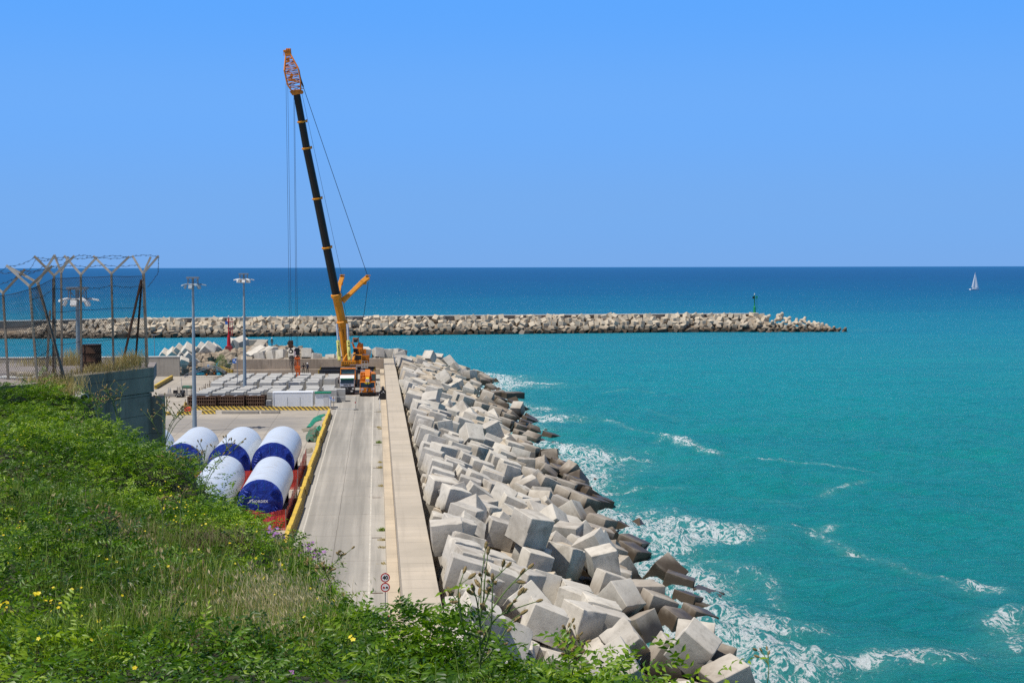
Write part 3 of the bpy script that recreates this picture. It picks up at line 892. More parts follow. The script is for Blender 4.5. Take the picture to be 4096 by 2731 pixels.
(6.59,212.4,2.54,0.986,0.011,0.152,0.07,2.15,1.83,2.15),
(21.01,165,-1.95,0.385,-0.449,0.525,0.612,2.05,2.05,2.05),
(7.31,277.9,2.33,0.972,0.028,0.194,0.131,2.15,2.15,1.93),
(22.48,247.96,-2.34,0.973,-0.027,0.15,-0.176,2,2,2),
(9.09,113.64,1.58,0.931,-0.06,0.182,-0.311,2,2,1.8),
(13.61,285.17,0.59,0.636,-0.679,0.343,-0.13,2.15,2.15,1.94),
(5.29,258.14,2.9,0.591,0.011,0.806,-0.015,2.05,2.05,2.05),
(10.45,137.16,1.11,0.022,-0.591,0.03,0.806,1.95,1.66,1.75),
(8.86,295.23,2.5,0.093,-0.918,-0.363,0.126,2,2,1.8),
(20.77,195.12,-2.24,0.108,0.699,-0.699,-0.107,1.95,1.95,1.76),
(8.2,125.19,1.67,0.986,-0.01,0.152,-0.063,1.85,1.57,1.85),
(14.07,107.29,-1.54,0.028,0.943,0.045,-0.329,1.85,1.85,1.85),
(15.08,235.59,-0.63,0.159,-0.945,-0.086,-0.274,2.05,2.05,2.05),
(15.27,233.28,-0.49,0.703,-0.002,-0.106,-0.703,1.85,1.85,1.85),
(10.68,95.13,0.08,0.469,-0.097,0.628,-0.614,1.85,1.85,1.66),
(11.1,104.8,1.22,0.765,0.092,0.121,0.626,1.95,1.95,1.95),
(8.82,108.02,-0.31,0.354,0.474,0.482,-0.646,1.95,1.95,1.95),
(4.74,77.96,1.17,0.949,0,0.311,-0.041,1.85,1.85,1.85),
(6.36,238.52,2.43,0.394,-0.543,0.421,0.61,1.95,1.95,1.75),
(9.72,260.41,1.55,0.967,0.031,0.149,0.202,1.95,1.95,1.95),
(5.12,210.04,2.9,0.988,0.003,0.152,0.018,1.95,1.95,1.95),
(20.91,179.56,-2.13,0.532,-0.648,0.465,-0.284,1.95,1.66,1.95),
(4.72,202.86,1,0.988,-0.001,0.152,-0.009,2,2,2),
(9.14,232.63,1.61,0.137,-0.077,-0.694,-0.703,1.95,1.95,1.95),
(5.41,271.34,2.85,0.988,-0.004,0.152,-0.023,2.15,1.83,1.93),
(19.28,225.09,-1.56,0.504,-0.285,-0.549,0.602,1.95,1.95,1.95),
(15.6,246.06,-0.76,0.079,0.286,0.703,0.646,1.85,1.57,1.85),
(17.28,301.12,0.05,0.248,-0.453,0.635,-0.575,2.05,2.05,1.84),
(15.34,264.32,-0.1,0.396,0.235,-0.579,-0.673,2.05,2.05,1.85),
(16.2,103.05,-0.64,0.537,0.033,0.842,-0.04,1.85,1.85,1.85),
(4.82,110.42,0.89,0.678,0.707,0.202,-0.011,1.85,1.85,1.85),
(11.03,212.78,0.94,0.205,-0.072,-0.976,-0.031,2.05,1.74,1.85),
(11.11,81.82,-0.98,0.364,-0.466,0.497,0.635,2.05,2.05,2.05),
(5.84,183.03,2.62,0.986,-0.011,0.152,-0.069,1.85,1.85,1.66),
(13.32,202.86,0.39,0.342,-0.025,0.94,-0.006,1.95,1.95,1.76),
(5.04,153.78,0.73,0.987,0.009,0.152,0.057,1.85,1.85,1.66),
(17.65,178,-1.01,0.965,0.001,0.243,0.094,1.95,1.95,1.95),
(14.7,279.94,0.16,0.82,-0.166,-0.539,-0.092,2.05,2.05,1.85),
(13.17,102.44,-1.68,0.59,0.037,0.805,-0.051,1.95,1.95,1.75),
(16.17,298.87,0.24,0.508,-0.276,0.6,0.552,2.05,2.05,2.05),
(9.58,277.57,1.33,0.987,-0.006,0.152,-0.055,2.05,2.05,1.85),
(8.94,262.43,1.64,0.947,0.044,0.146,0.284,2.05,2.05,2.05),
(5.16,67.18,0.78,0.016,-0.983,-0.101,0.151,2.05,2.05,1.85),
(-17.21,298.83,1.93,0.591,-0.806,0.017,-0.024,2.05,2.05,2.05),
(6.27,215.08,2.66,0.984,0.015,0.151,0.096,2,2,1.8),
(7.38,226.86,2.06,0.571,0.081,0.817,-0.019,2,2,1.8),
(-9.24,298.93,1.9,0.472,-0.073,0.134,0.869,2.05,2.05,2.05),
(8.45,189.72,1.73,0.733,-0.167,0.085,-0.653,1.85,1.85,1.66),
(7.28,181.25,2.16,0.583,-0.676,0.4,-0.206,2.05,2.05,2.05),
(12.11,244.94,0.34,0.996,-0.054,-0.012,-0.072,2,2,1.8),
(19.78,243.53,-1.77,0.531,-0.309,0.15,-0.775,2,1.7,2),
(4.64,273.11,0.95,0.988,-0.001,0.152,-0.003,2.05,2.05,1.85),
(14.24,168.57,-0.2,0.097,-0.398,0.032,-0.912,1.95,1.95,1.95),
(4.73,222.21,0.92,0.08,0.135,-0.703,0.694,1.85,1.85,1.66),
(-4.69,304.87,2.14,0.163,-0.003,-0.803,-0.573,2.05,2.05,1.85),
(19.11,227.27,-1.46,0.019,-0.981,-0.123,0.151,1.95,1.95,1.95),
(19.97,298.35,-0.67,0.518,0.618,-0.375,0.458,2,2,1.8),
(-0.24,298.49,1.99,0.7,-0.097,0.697,-0.118,1.95,1.95,1.75),
(5.14,207.99,2.91,0.988,-0.013,0.152,-0.007,2,2,2),
(15.63,243.14,-1.25,0.344,-0.305,-0.288,-0.84,2,2,2),
(8.5,252.1,1.88,0.988,-0.003,0.152,-0.018,2.15,2.15,1.93),
(15.79,175.83,-0.45,0.977,-0.007,0.151,0.148,2,2,1.8),
(5.34,123.33,2.67,0.982,0.017,0.151,0.11,2.05,2.05,1.85),
(17.98,279.03,-1.27,0.763,0.257,0.461,0.374,2.05,2.05,2.05),
(15.93,257.37,-0.53,0.571,-0.256,0.481,0.614,2.05,2.05,1.85),
(10.99,109.08,1.12,0.606,-0.174,0.189,-0.753,2.15,1.83,2.15),
(4.57,166.17,1.07,0.988,0.016,0.152,0.003,1.95,1.95,1.75),
(9.25,230.35,1.53,0.391,-0.14,0.06,-0.908,1.85,1.85,1.85),
(5.38,275.06,2.8,0.578,0.429,-0.408,-0.562,2.15,1.83,1.93),
(10.03,287.45,1.79,0.165,0.365,0.682,0.611,2,2,2),
(4.63,224.41,0.93,0.988,0.001,0.152,0.009,2,2,1.8),
(11.64,93.36,-0.02,0.488,0.073,-0.767,-0.41,1.85,1.85,1.66),
(7.62,305.03,1.75,0.288,0.152,0.113,0.939,1.95,1.95,1.75),
(-25.61,298.38,2.27,0.513,-0.856,0.033,0.056,2.15,1.83,2.15),
(13.43,265.78,0.13,0.778,-0.32,0.411,-0.351,2.05,2.05,1.85),
(15.45,94.06,-0.57,0.592,-0.653,0.078,0.466,1.85,1.57,1.85),
(4.89,290.03,1.45,0.172,-0.035,-0.656,-0.734,2.15,2.15,1.93),
(18.93,141.99,-1.5,0.021,-0.976,-0.151,0.155,1.85,1.85,1.85),
(21.02,212.34,-2.28,0.225,-0.416,0.67,-0.572,1.85,1.85,1.85),
(4.63,190.64,0.95,0.988,-0.001,0.152,-0.008,1.85,1.57,1.85),
(19.47,170.93,-1.84,0.711,0.652,0.247,-0.094,1.85,1.57,1.67),
(11.89,273.57,0.87,0.606,-0.532,-0.445,-0.39,2.05,2.05,1.84),
(4.65,164.16,1.03,0.988,-0,0.152,-0.001,2,2,2),
(5.64,268.98,2.48,0.945,-0.294,0.141,0.018,2.15,2.15,1.93),
(6.63,219.91,2.44,0.973,-0.017,0.212,-0.094,1.95,1.95,1.95),
(16.65,213.91,-1.32,0.762,0.599,-0.064,0.237,2,2,2),
(5.59,176.13,2.57,0.997,-0.008,0.075,-0.001,2,2,1.8),
(13.58,287.81,0.61,0.184,-0.022,-0.605,-0.775,1.95,1.95,1.95),
(7.05,232.12,2.42,0.232,-0.062,-0.971,0.014,1.95,1.66,1.95),
(17.82,275.57,-0.87,0.985,-0.013,0.151,-0.085,2,1.7,2),
(-23.55,298.1,2.03,0.575,0.411,0.447,-0.548,1.85,1.57,1.66),
(9.39,257.67,1.12,0.88,0.162,0.41,0.176,2.15,2.15,1.93),
(10.19,266.72,1.17,0.347,-0.734,-0.263,-0.521,1.95,1.95,1.95),
(5.02,133.03,0.99,0.988,-0.003,0.152,-0.022,2.15,2.15,2.15),
(11.42,133.39,0.16,0.898,0.365,-0.237,0.062,1.85,1.57,1.85),
(12.86,187.16,0.55,0.518,0.111,0.13,0.838,2.05,2.05,2.05),
(8.61,198.36,1.71,0.931,0.083,0.15,0.323,2.05,2.05,1.85),
(8.41,254.14,1.87,0.988,-0.048,0.144,-0.022,2,1.7,2),
(11.78,118.47,0.33,0.231,-0.213,0.333,0.889,1.95,1.66,1.95),
(10.33,130.68,1.22,0.983,0.022,0.175,0.043,1.95,1.95,1.75),
(10.2,185.24,1.12,0.426,-0.389,0.481,0.66,1.85,1.85,1.85),
(-10.89,307.07,1.59,0.06,0.705,-0.155,-0.69,2.05,2.05,1.85),
(16.4,259.96,-0.5,0.079,-0.586,0.108,0.799,1.85,1.85,1.85),
(16.89,113.68,-0.62,0.861,0.146,0.392,0.291,1.85,1.85,1.85),
(5.13,260.61,2.89,0.455,-0.665,-0.334,-0.488,1.85,1.57,1.66),
(10.01,246.2,1.08,0.121,0.798,0.43,0.405,1.95,1.66,1.75),
(4.82,105.29,1.05,0.411,-0.425,0.561,0.58,2.15,2.15,2.15),
(6.76,106.3,0.28,0.988,0.001,0.152,0.009,2.05,2.05,1.85),
(4.82,108.14,1.05,0.988,-0.003,0.152,-0.022,2.15,2.15,2.15),
(15.31,102.82,-2.41,0.011,-0.986,-0.07,0.152,2.05,1.74,1.85),
(8.82,290.86,1.74,0.667,-0.091,0.575,-0.464,2.05,2.05,2.05),
(4.81,277.64,1.05,0.988,-0.003,0.152,-0.021,2.15,2.15,2.15),
(11.21,297.24,2,0.162,0.404,0.673,0.598,2.05,2.05,2.05),
(-14.87,298.84,1.87,0.986,-0.152,0.01,0.067,2.15,2.15,1.93)]
# ================================================================== SEA
SEA = -2.0
def shore_x(Y):
    return np.interp(Y, [60, 83, 100, 112, 125, 140, 160, 180, 200, 220, 240, 260, 280, 300, 312, 322], [22.5, 22, 21.5, 21.3, 21.5, 21.3, 21.5, 21.8, 20, 20.5, 21.5, 22, 24.5, 26, 25.5, 20])

def geo_lines(a, b, step, far, k=1.18):
    v = list(np.arange(a, b, step))
    s, x = step, b
    while x < far:
        v.append(x)
        s *= k
        x += s
    v.append(far)
    return v

xs = np.array(sorted([-x for x in geo_lines(60, 61, 4, 60000, 1.35)] + list(np.arange(-58, 14, 4)) + geo_lines(14, 105, .55, 60000, 1.22)))
ys = np.array(sorted([-4000, -800, -200, -50, 0, 30, 55] + geo_lines(66, 345, .55, 70000, 1.10)))
gx, gy = np.meshgrid(xs, ys)
amp = np.clip((gx - 15) / 6, 0, 1) * np.clip((430 - gy) / 250, 0.0, 1) * np.clip((170 - gx) / 50, 0, 1)
zz = np.zeros_like(gx)
wr = np.random.default_rng(3)
for i in range(46):
    L = 2.6 * (1.075 ** i)
    th = R(200 + wr.normal(0, 38))          # waves run in towards the breakwater
    kx, ky = math.cos(th) * 2 * math.pi / L, math.sin(th) * 2 * math.pi / L
    ph = wr.uniform(0, 6.28)
    a = .0150 * L ** .50
    s = np.sin(kx * gx + ky * gy + ph)
    zz += a * (s + .35 * np.cos(2 * (kx * gx + ky * gy + ph)))
zz *= amp
gz = SEA + zz
# foam density painted from where the swell breaks on the blocks, and from drifting streaks
foam = np.zeros_like(gx)
dsh = gx - shore_x(gy)
ok = (gy < 330) & (gy > 55) & (dsh > -7)
wid = 3.2 + 2.6 * np.sin(gy * .11 + 1) + 2.0 * np.sin(gy * .043) + 1.4 * np.sin(gy * .31)
foam += np.where(ok, 1.05 * np.exp(-np.clip(dsh, 0, None) / np.clip(wid + .6, 2.0, None)), 0)
foam += np.where(ok, .36 * np.exp(-np.clip(dsh, 0, None) / 20), 0)
for (px, py, rx, ry, st) in ((2540, 2090, 5.5, 7.5, 1.0), (2640, 2150, 6.5, 4.5, .95), (2700, 2180, 6, 2.5, .5), (2780, 2330, 3.0, 4.0, .6), (2900, 2510, 2.4, 3.5, .6), (3080, 2710, 2.6, 2.2, .9),
                            (2960, 2530, 4, 2, .45), (2650, 2290, 3, 5, .7), (2130, 1540, 5.5, 2.5, .9), (2220, 1555, 6, 3, .4), (2180, 1680, 7, 4, .75), (2160, 1640, 3, 3, .7), (2270, 1830, 4.5, 7, .7),
                            (2330, 1920, 3.5, 5, .7), (3930, 2385, 2.0, 2.3, 1.0), (4080, 2540, 2.4, 5, .7), (4010, 2600, 2.2, 2.5, .45), (3400, 1750, 2.5, 1.2, .3), (3700, 2640, 3.2, .8, .45), (3500, 2640, 6, 2.4, .22), (3850, 2670, 6, 1.5, .25), (3300, 2680, 6, 2.4, .26)):
    c = at(px, py, SEA)
    foam += st * np.exp(-((gx - c.x) / rx) ** 2 - ((gy - c.y) / ry) ** 2)
K = 4096 / 2352
STREAK = [([(1395, 965), (1450, 985), (1530, 1005), (1590, 1030), (1650, 1045)], .62, .75), ([(1500, 1015), (1550, 1000), (1640, 1048)], .5, .9), ([(1715, 1058), (1800, 1070), (1900, 1073), (2000, 1080)], .75, .8),
          ([(1985, 1105), (1930, 1120), (1890, 1145)], .62, 1.0), ([(1830, 1210), (1910, 1208), (1860, 1226), (1915, 1245), (1960, 1272)], .66, .9), ([(1960, 1272), (2040, 1297), (2080, 1308), (2130, 1328), (2240, 1362)], .52, .8),
          ([(1560, 1010), (1600, 1030), (1660, 1040)], .5, .8), ([(1390, 905), (1450, 895), (1500, 905)], .55, .9), ([(1500, 912), (1560, 905)], .45, .8), ([(1340, 1040), (1400, 1060), (1480, 1055)], .6, 1.2), ([(1400, 1120), (1500, 1118), (1560, 1125)], .45, 1.0),
          ([(1690, 1140), (1760, 1150), (1830, 1170)], .38, .8), ([(1640, 1290), (1720, 1310), (1770, 1330), (1790, 1390)], .42, .8), ([(1700, 1500), (1800, 1495), (1890, 1525), (1990, 1530), (2080, 1520)], .5, .7), ([(2080, 1520), (2140, 1535), (2220, 1525)], .55, .7),
          ([(1600, 1235), (1680, 1225), (1740, 1222)], .5, 1.2), ([(1560, 1190), (1640, 1215), (1700, 1250)], .5, 1.5), ([(1620, 1400), (1720, 1420), (1800, 1440)], .4, 1.0), ([(1720, 1470), (1800, 1460), (1880, 1465)], .5, 1.0), ([(2290, 1440), (2330, 1420), (2352, 1425)], .6, 1.0),
          ([(1480, 935), (1540, 955), (1560, 965)], .42, .8), ([(2040, 760), (2075, 757)], .5, 2.5)]
near = (gx > 14) & (gx < 170) & (gy > 55) & (gy < 520)
for pts, st, w in STREAK:
    P = [at(a * K, b * K, SEA) for a, b in pts]
    best = np.full(gx.shape, 1e9)
    for p, q in zip(P[:-1], P[1:]):
        dx, dy = q.x - p.x, q.y - p.y
        t = np.clip(((gx - p.x) * dx + (gy - p.y) * dy) / (dx * dx + dy * dy), 0, 1)
        best = np.minimum(best, np.hypot(gx - p.x - t * dx, gy - p.y - t * dy))
    foam += np.where(near, 1.12 * st * np.exp(-(best / w) ** 2), 0)
mt_ = at(3420, 1322, SEA)
foam += .95 * np.exp(-((gx - mt_.x) / 7) ** 2 - ((gy - mt_.y - 2) / 4) ** 2)
surf = np.sin(2.1 * gx + 1.3 * gy + 2 * np.sin(.7 * gy)) + np.sin(1.7 * gy - 2.6 * gx + 2 * np.sin(.9 * gx)) + .8 * np.sin(.9 * gx + .5 * gy)
gz = gz + np.clip(foam - .3, 0, 1.2) * (.16 + .15 * surf) * (gy < 400)
nx, ny = len(xs), len(ys)
co = np.stack([gx, gy, gz], -1).reshape(-1, 3)
ii = (np.arange(ny - 1)[:, None] * nx + np.arange(nx - 1)[None, :]).ravel()
quads = np.stack([ii, ii + 1, ii + nx + 1, ii + nx], -1)

def np_mesh(name, co, faces, mats, mi=None, smooth=False):
    """faces: (n,k) int array, all of one size"""
    me = bpy.data.meshes.new(name)
    n, k = faces.shape
    me.vertices.add(len(co))
    me.vertices.foreach_set('co', np.asarray(co, np.float32).ravel())
    me.loops.add(n * k)
    me.loops.foreach_set('vertex_index', faces.astype(np.int32).ravel())
    me.polygons.add(n)
    me.polygons.foreach_set('loop_start', np.arange(0, n * k, k, dtype=np.int32))
    me.polygons.foreach_set('loop_total', np.full(n, k, np.int32))
    for q in mats:
        me.materials.append(q)
    if mi is not None:
        me.polygons.foreach_set('material_index', mi.astype(np.int32))
    if smooth:
        me.polygons.foreach_set('use_smooth', np.ones(n, bool))
    me.update(calc_edges=True)
    return me

def link(name, me, label=None, cat=None, kind=None, group=None, parent=None):
    o = bpy.data.objects.new(name, me)
    COL.objects.link(o)
    if label:
        o['label'] = label
    if cat:
        o['category'] = cat
    if kind:
        o['kind'] = kind
    if group:
        o['group'] = group
    if parent:
        o.parent = parent
    return o

k = NT('sea_water')
P = k.pos()
X, Y, Z = k.xyz(P)
wob = k.noise(k.vmul(P, (.004, .011, 0)), 1.0, 5, .6)
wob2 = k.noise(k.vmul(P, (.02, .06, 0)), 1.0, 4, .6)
ly = k.math('LOGARITHM', k.math('ADD', Y, 40.0), 10.0)
lt = k.math('ADD', ly, k.math('MULTIPLY', k.math('SUBTRACT', wob, .5), .30))
rp = k.n('ShaderNodeValToRGB')
WCOL = [(1.9, (.000, .242, .224)), (2.30, (.000, .270, .280)), (2.55, (.000, .272, .328)), (2.76, (.001, .226, .338)), (2.95, (.002, .150, .300)), (3.15, (.002, .104, .265)), (3.45, (.003, .080, .240)), (3.8, (.003, .078, .245)), (4.8, (.005, .098, .285))]
while len(rp.color_ramp.elements) < len(WCOL):
    rp.color_ramp.elements.new(.5)
for e, (p, c) in zip(rp.color_ramp.elements, WCOL):
    e.position = (p - 1.9) / 2.9
    e.color = (*c, 1)
k.l(k.rng(lt, 1.9, 4.8, 0, 1, False), rp.inputs[0])
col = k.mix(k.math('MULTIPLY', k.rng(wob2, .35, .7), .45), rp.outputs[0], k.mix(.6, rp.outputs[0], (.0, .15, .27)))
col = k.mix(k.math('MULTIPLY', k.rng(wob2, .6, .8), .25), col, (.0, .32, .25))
# harbour water between the quay and the mole is bluer
hb = k.math('MULTIPLY', k.rng(X, -40, 60, 1, 0), k.math('MULTIPLY', k.rng(Y, 295, 320, 0, 1), k.rng(Y, 520, 545, 1, 0)))
col = k.mix(k.math('MULTIPLY', hb, .75), col, (.002, .235, .39))
# fine chop: reflection and shade of wave facets put into the colour as streaks
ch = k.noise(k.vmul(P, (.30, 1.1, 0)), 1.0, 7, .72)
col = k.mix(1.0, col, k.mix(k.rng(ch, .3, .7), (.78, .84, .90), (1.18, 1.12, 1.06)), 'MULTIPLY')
fa = k.attr('foam')
fn = k.noise(k.vmul(P, (.9, .55, 0)), .9, 8, .72, 1.2)
fn2 = k.noise(k.vmul(P, (2.4, 1.6, 0)), 1.0, 6, .7, .8)
lace = k.math('SUBTRACT', 1.0, k.math('MULTIPLY', k.math('ABSOLUTE', k.math('SUBTRACT', k.noise(k.vmul(P, (1.5, .8, 0)), .7, 5, .6, 1.6), .5)), 7.0), clamp=True)
fnn = k.math('ADD', k.math('ADD', k.math('MULTIPLY', fn, .50), k.math('MULTIPLY', fn2, .30)), k.math('MULTIPLY', lace, .22))
dd = k.math('SUBTRACT', fnn, k.math('SUBTRACT', .735, k.math('MULTIPLY', k.math("MINIMUM", fa, 1.25), .205)))
ff = k.math('MULTIPLY', k.rng(dd, 0, .12), k.rng(fa, .02, .12))
aer = k.math('MULTIPLY', k.rng(fa, .1, 1.0), .38)
col = k.mix(aer, col, (.10, .36, .36))
col = k.mix(k.math('MULTIPLY', ff, .80), col, (.78, .81, .84))
h = k.math('ADD', k.noise(k.vmul(P, (.42, 1.15, 0)), .9, 8, .70), k.math('MULTIPLY', k.noise(k.vmul(P, (.06, .22, 0)), 1.0, 6, .7), 2.2))
bp_ = k.n('ShaderNodeBump')
bp_.inputs['Strength'].default_value = 1.0
bp_.inputs['Distance'].default_value = 1.0
k.l(h, bp_.inputs['Height'])
# a ruffled sea mirrors less sky than a flat one at low angles: diffuse body plus a capped Fresnel gloss
df = k.n('ShaderNodeBsdfDiffuse')
k.l(col, df.inputs['Color'])
k.l(bp_.outputs[0], df.inputs['Normal'])
gl = k.n('ShaderNodeBsdfGlossy')
gl.inputs['Roughness'].default_value = .24
k.l(bp_.outputs[0], gl.inputs['Normal'])
fr = k.n('ShaderNodeFresnel')
fr.inputs['IOR'].default_value = 1.33
k.l(bp_.outputs[0], fr.inputs['Normal'])
ms_ = k.n('ShaderNodeMixShader')
k.l(k.math('MULTIPLY', k.math('MINIMUM', k.math('MULTIPLY', fr.outputs[0], .95), k.rng(lt, 2.3, 3.1, .62, .18)), k.rng(ff, 0, .5, 1, .05)), ms_.inputs[0])
k.l(df.outputs[0], ms_.inputs[1])
k.l(gl.outputs[0], ms_.inputs[2])
k.l(ms_.outputs[0], k.out.inputs[0])
k.t.nodes.remove(k.b)
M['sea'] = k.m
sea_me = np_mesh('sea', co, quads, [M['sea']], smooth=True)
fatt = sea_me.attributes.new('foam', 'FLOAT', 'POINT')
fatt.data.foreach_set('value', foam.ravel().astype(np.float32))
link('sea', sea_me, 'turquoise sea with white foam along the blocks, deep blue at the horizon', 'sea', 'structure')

# ================================================================== QUAY, ROAD, WALKWAY
def quay_mat(name, base, base2, road=False):
    k = NT(name)
    P = k.pos()
    X, Y, Z = k.xyz(P)
    n1 = k.noise(P, .12, 6, .6)
    n2 = k.noise(P, 1.3, 6, .65)
    n3 = k.noise(P, 14, 4, .7)
    st = k.noise(k.vmul(P, (.75, .018, 0)), 1.0, 5, .6)
    col = k.mix(k.rng(n1, .3, .7), base, base2)
    col = k.mix(k.math('MULTIPLY', k.rng(n2, .5, .75), .25), col, dk(base2, .65))
    col = k.mix(k.math('MULTIPLY', k.rng(n3, .55, .75), .18), col, dk(base2, .55))
    oil = k.noise(P, .55, 4, .5)
    col = k.mix(k.math('MULTIPLY', k.rng(oil, .66, .74), .35), col, (.13, .12, .11))
    if road:
        # polished wheel tracks and tyre marks along the lane
        col = k.mix(k.math('MULTIPLY', k.rng(st, .42, .64), .62), col, dk(base2, .55))
        for xc, wd, sg in ((-4.6, .6, .36), (-2.5, .6, .46), (-3.5, .9, .14), (-1.3, .35, .2)):
            dist = k.math('ABSOLUTE', k.math('SUBTRACT', k.math('ADD', X, k.math('MULTIPLY', k.noise(k.vmul(P, (0, .02, 0)), 1, 2), .8)), xc + .4))
            col = k.mix(k.math('MULTIPLY', k.rng(dist, wd * .4, wd * 1.4, 1, 0), sg), col, dk(base2, .52))
        cr = k.math('ABSOLUTE', k.math('SUBTRACT', k.math('ADD', X, k.math('MULTIPLY', k.noise(k.vmul(P, (0, .25, 0)), 1, 5), .25)), -3.15))
        col = k.mix(k.math('MULTIPLY', k.rng(cr, .012, .05, 1, 0), .55), col, (.10, .085, .07))
        jy = k.math('ABSOLUTE', k.math('SUBTRACT', k.math('FRACT', k.math('DIVIDE', Y, 10.2)), .5))
        col = k.mix(k.math('MULTIPLY', k.rng(jy, .002, .006, 1, 0), .55), col, (.12, .10, .08))
    else:
        col = k.mix(k.math('MULTIPLY', k.rng(k.noise(k.vmul(P, (.10, .45, 0)), 1, 6, .65, 1.2), .48, .68), .42), col, dk(base2, .5))
        wy = k.math('ADD', Y, k.math('MULTIPLY', k.math('SUBTRACT', k.noise(k.vmul(P, (.05, .05, 0)), 1, 4), .5), 10))
        dz = k.math('MULTIPLY', k.math('MULTIPLY', k.rng(wy, 192, 195, 0, 1), k.rng(wy, 209, 214, 1, 0)), k.rng(X, -12, -7, 1, 0))
        col = k.mix(k.math('MULTIPLY', dz, k.rng(k.noise(k.vmul(P, (.2, .6, 0)), 1, 5, .65), .3, .6, .35, .8)), col, (.235, .22, .205))
        sk = k.noise(k.vmul(P, (.22, 1.1, 0)), .6, 5, .6, 2.5)
        col = k.mix(k.math('MULTIPLY', k.math('MULTIPLY', k.rng(k.math('ABSOLUTE', k.math('SUBTRACT', sk, .5)), .0, .02, 1, 0), k.rng(Y, 180, 200, 0, 1)), .4), col, (.14, .13, .12))
        for ax, per in ((X, 5.6), (Y, 7.5)):
            j = k.math('ABSOLUTE', k.math('SUBTRACT', k.math('FRACT', k.math('DIVIDE', k.math('ADD', ax, k.math('MULTIPLY', n1, .2)), per)), .5))
            col = k.mix(k.math('MULTIPLY', k.rng(j, .004, .012, 1, 0), .5), col, (.13, .115, .10))
    k.bump(k.math('ADD', n2, k.math('MULTIPLY', n3, .4)), .25, .02)
    return k.fin(col, .85, 0, .25)
M['quay'] = quay_mat('quay_concrete', (.42, .375, .315), (.335, .30, .255))
M['road'] = quay_mat('road_concrete', (.42, .39, .345), (.35, .33, .295), True)
g = MB().span((-170, 18, -6), (3.2, 296, 0)).build('ground', M['quay'], kind='structure')
g['label'] = 'pale concrete quay apron behind the breakwater'
rd = MB()
rd.add([(-6.45, 40, .004), (.55, 40, .004), (.55, 294.5, .004), (-6.45, 294.5, .004)], [(0, 1, 2, 3)])
rd.build('road', M['road'], kind='structure')['label'] = 'pale concrete service road along the sea wall'

def marking():
    k = NT('worn_white_line')
    P = k.pos()
    n = k.noise(P, 2.5, 6, .7)
    return k.fin(k.mix(k.rng(n, .38, .62), (.55, .52, .46), (.42, .385, .33)), .8)
M['mark'] = marking()
mk = MB()
for (x, a, b, w) in ((-.62, 60, 262, .13), (-5.95, 60, 222, .13)):
    mk.add([(x - w / 2, a, .008), (x + w / 2, a, .008), (x + w / 2, b, .008), (x - w / 2, b, .008)], [(0, 1, 2, 3)])
mk.add([(-5.6, 219.3, .008), (-.8, 219.3, .008), (-.8, 219.55, .008), (-5.6, 219.55, .008)], [(0, 1, 2, 3)])
mk.build('road_marking', M['mark'], kind='structure')['label'] = 'worn white edge lines on the concrete road'

def slab_mat(name, c, c2, per, x0):
    k = NT(name)
    P = k.pos()
    X, Y, Z = k.xyz(P)
    n1, n2 = k.noise(P, .22, 6), k.noise(P, 5, 6, .7)
    col = k.mix(k.rng(n1, .3, .7), c, c2)
    sl = k.n('ShaderNodeTexWhiteNoise', noise_dimensions='1D')
    k.l(k.math('FLOOR', k.math('DIVIDE', Y, per)), sl.inputs['W'])
    col = k.mix(1.0, col, k.mix(sl.outputs['Value'], (.90, .90, .90), (1.04, 1.03, 1.02)), 'MULTIPLY')
    col = k.mix(k.math('MULTIPLY', k.rng(n2, .52, .76), .22), col, dk(c2, .6))
    j = k.math('ABSOLUTE', k.math('SUBTRACT', k.math('FRACT', k.math('DIVIDE', Y, per)), .5))
    col = k.mix(k.math('MULTIPLY', k.rng(j, .008, .020, 1, 0), k.math('MULTIPLY', k.rng(k.noise(P, .5, 3), .25, .6), .75)), col, dk(c2, .42))
    col = k.mix(k.math('MULTIPLY', k.rng(k.noise(k.vmul(P, (2.0, .05, 1)), 1, 4), .52, .7), .22), col, dk(c2, .6))
    k.bump(n2, .3, .02)
    return k.fin(col, .88, 0, .2)
M['walk'] = slab_mat('walkway_slabs', (.50, .435, .35), (.43, .375, .30), 2.35, 1.3)
M['ledge'] = slab_mat('tan_ledge_concrete', (.52, .44, .335), (.45, .38, .29), 3.1, .5)
w = MB()
w.span((1.33, 30, -5), (3.36, 296.8, 3.05))
ww = w.build('walkway', M['walk'], kind='structure', bevel=.03)
ww['label'] = 'raised pale concrete walkway on top of the sea wall'
w = MB()
w.span((.56, 30, -1), (1.325, 294.3, 1.1))
w.build('ledge', M['ledge'], kind='structure', bevel=.03)['label'] = 'tan concrete ledge between the road and the sea wall'

t = thing('cross_wall', 'stained two-step concrete wall closing the pier behind the big crane', 'wall', (-13, 295.5, 0))
MB().span((-14.8, -1.0, -1), (13.55, .35, 1.1)).build('lower_step', M['wall'], t, bevel=.03)
MB().span((-14.8, .36, -1), (14.32, 1.6, 3.05)).build('upper_wall', M['wall'], t, bevel=.03)
t = thing('harbour_wall', 'grey board-marked concrete wall with road signs standing before it', 'wall', (-80, 294.4, 0))
MB().span((-70, -.35, -1), (42.0, .35, 3.75)).build('wall_panel', M['walkgrey'], t, bevel=.03)
MB().span((-70, -.42, 3.755), (42.05, .42, 3.9)).build('coping', M['cream'], t, bevel=.02)
MB().span((30.6, -.50, 0), (31.1, -.352, 3.75)).build('buttress', M['walkgrey'], t)

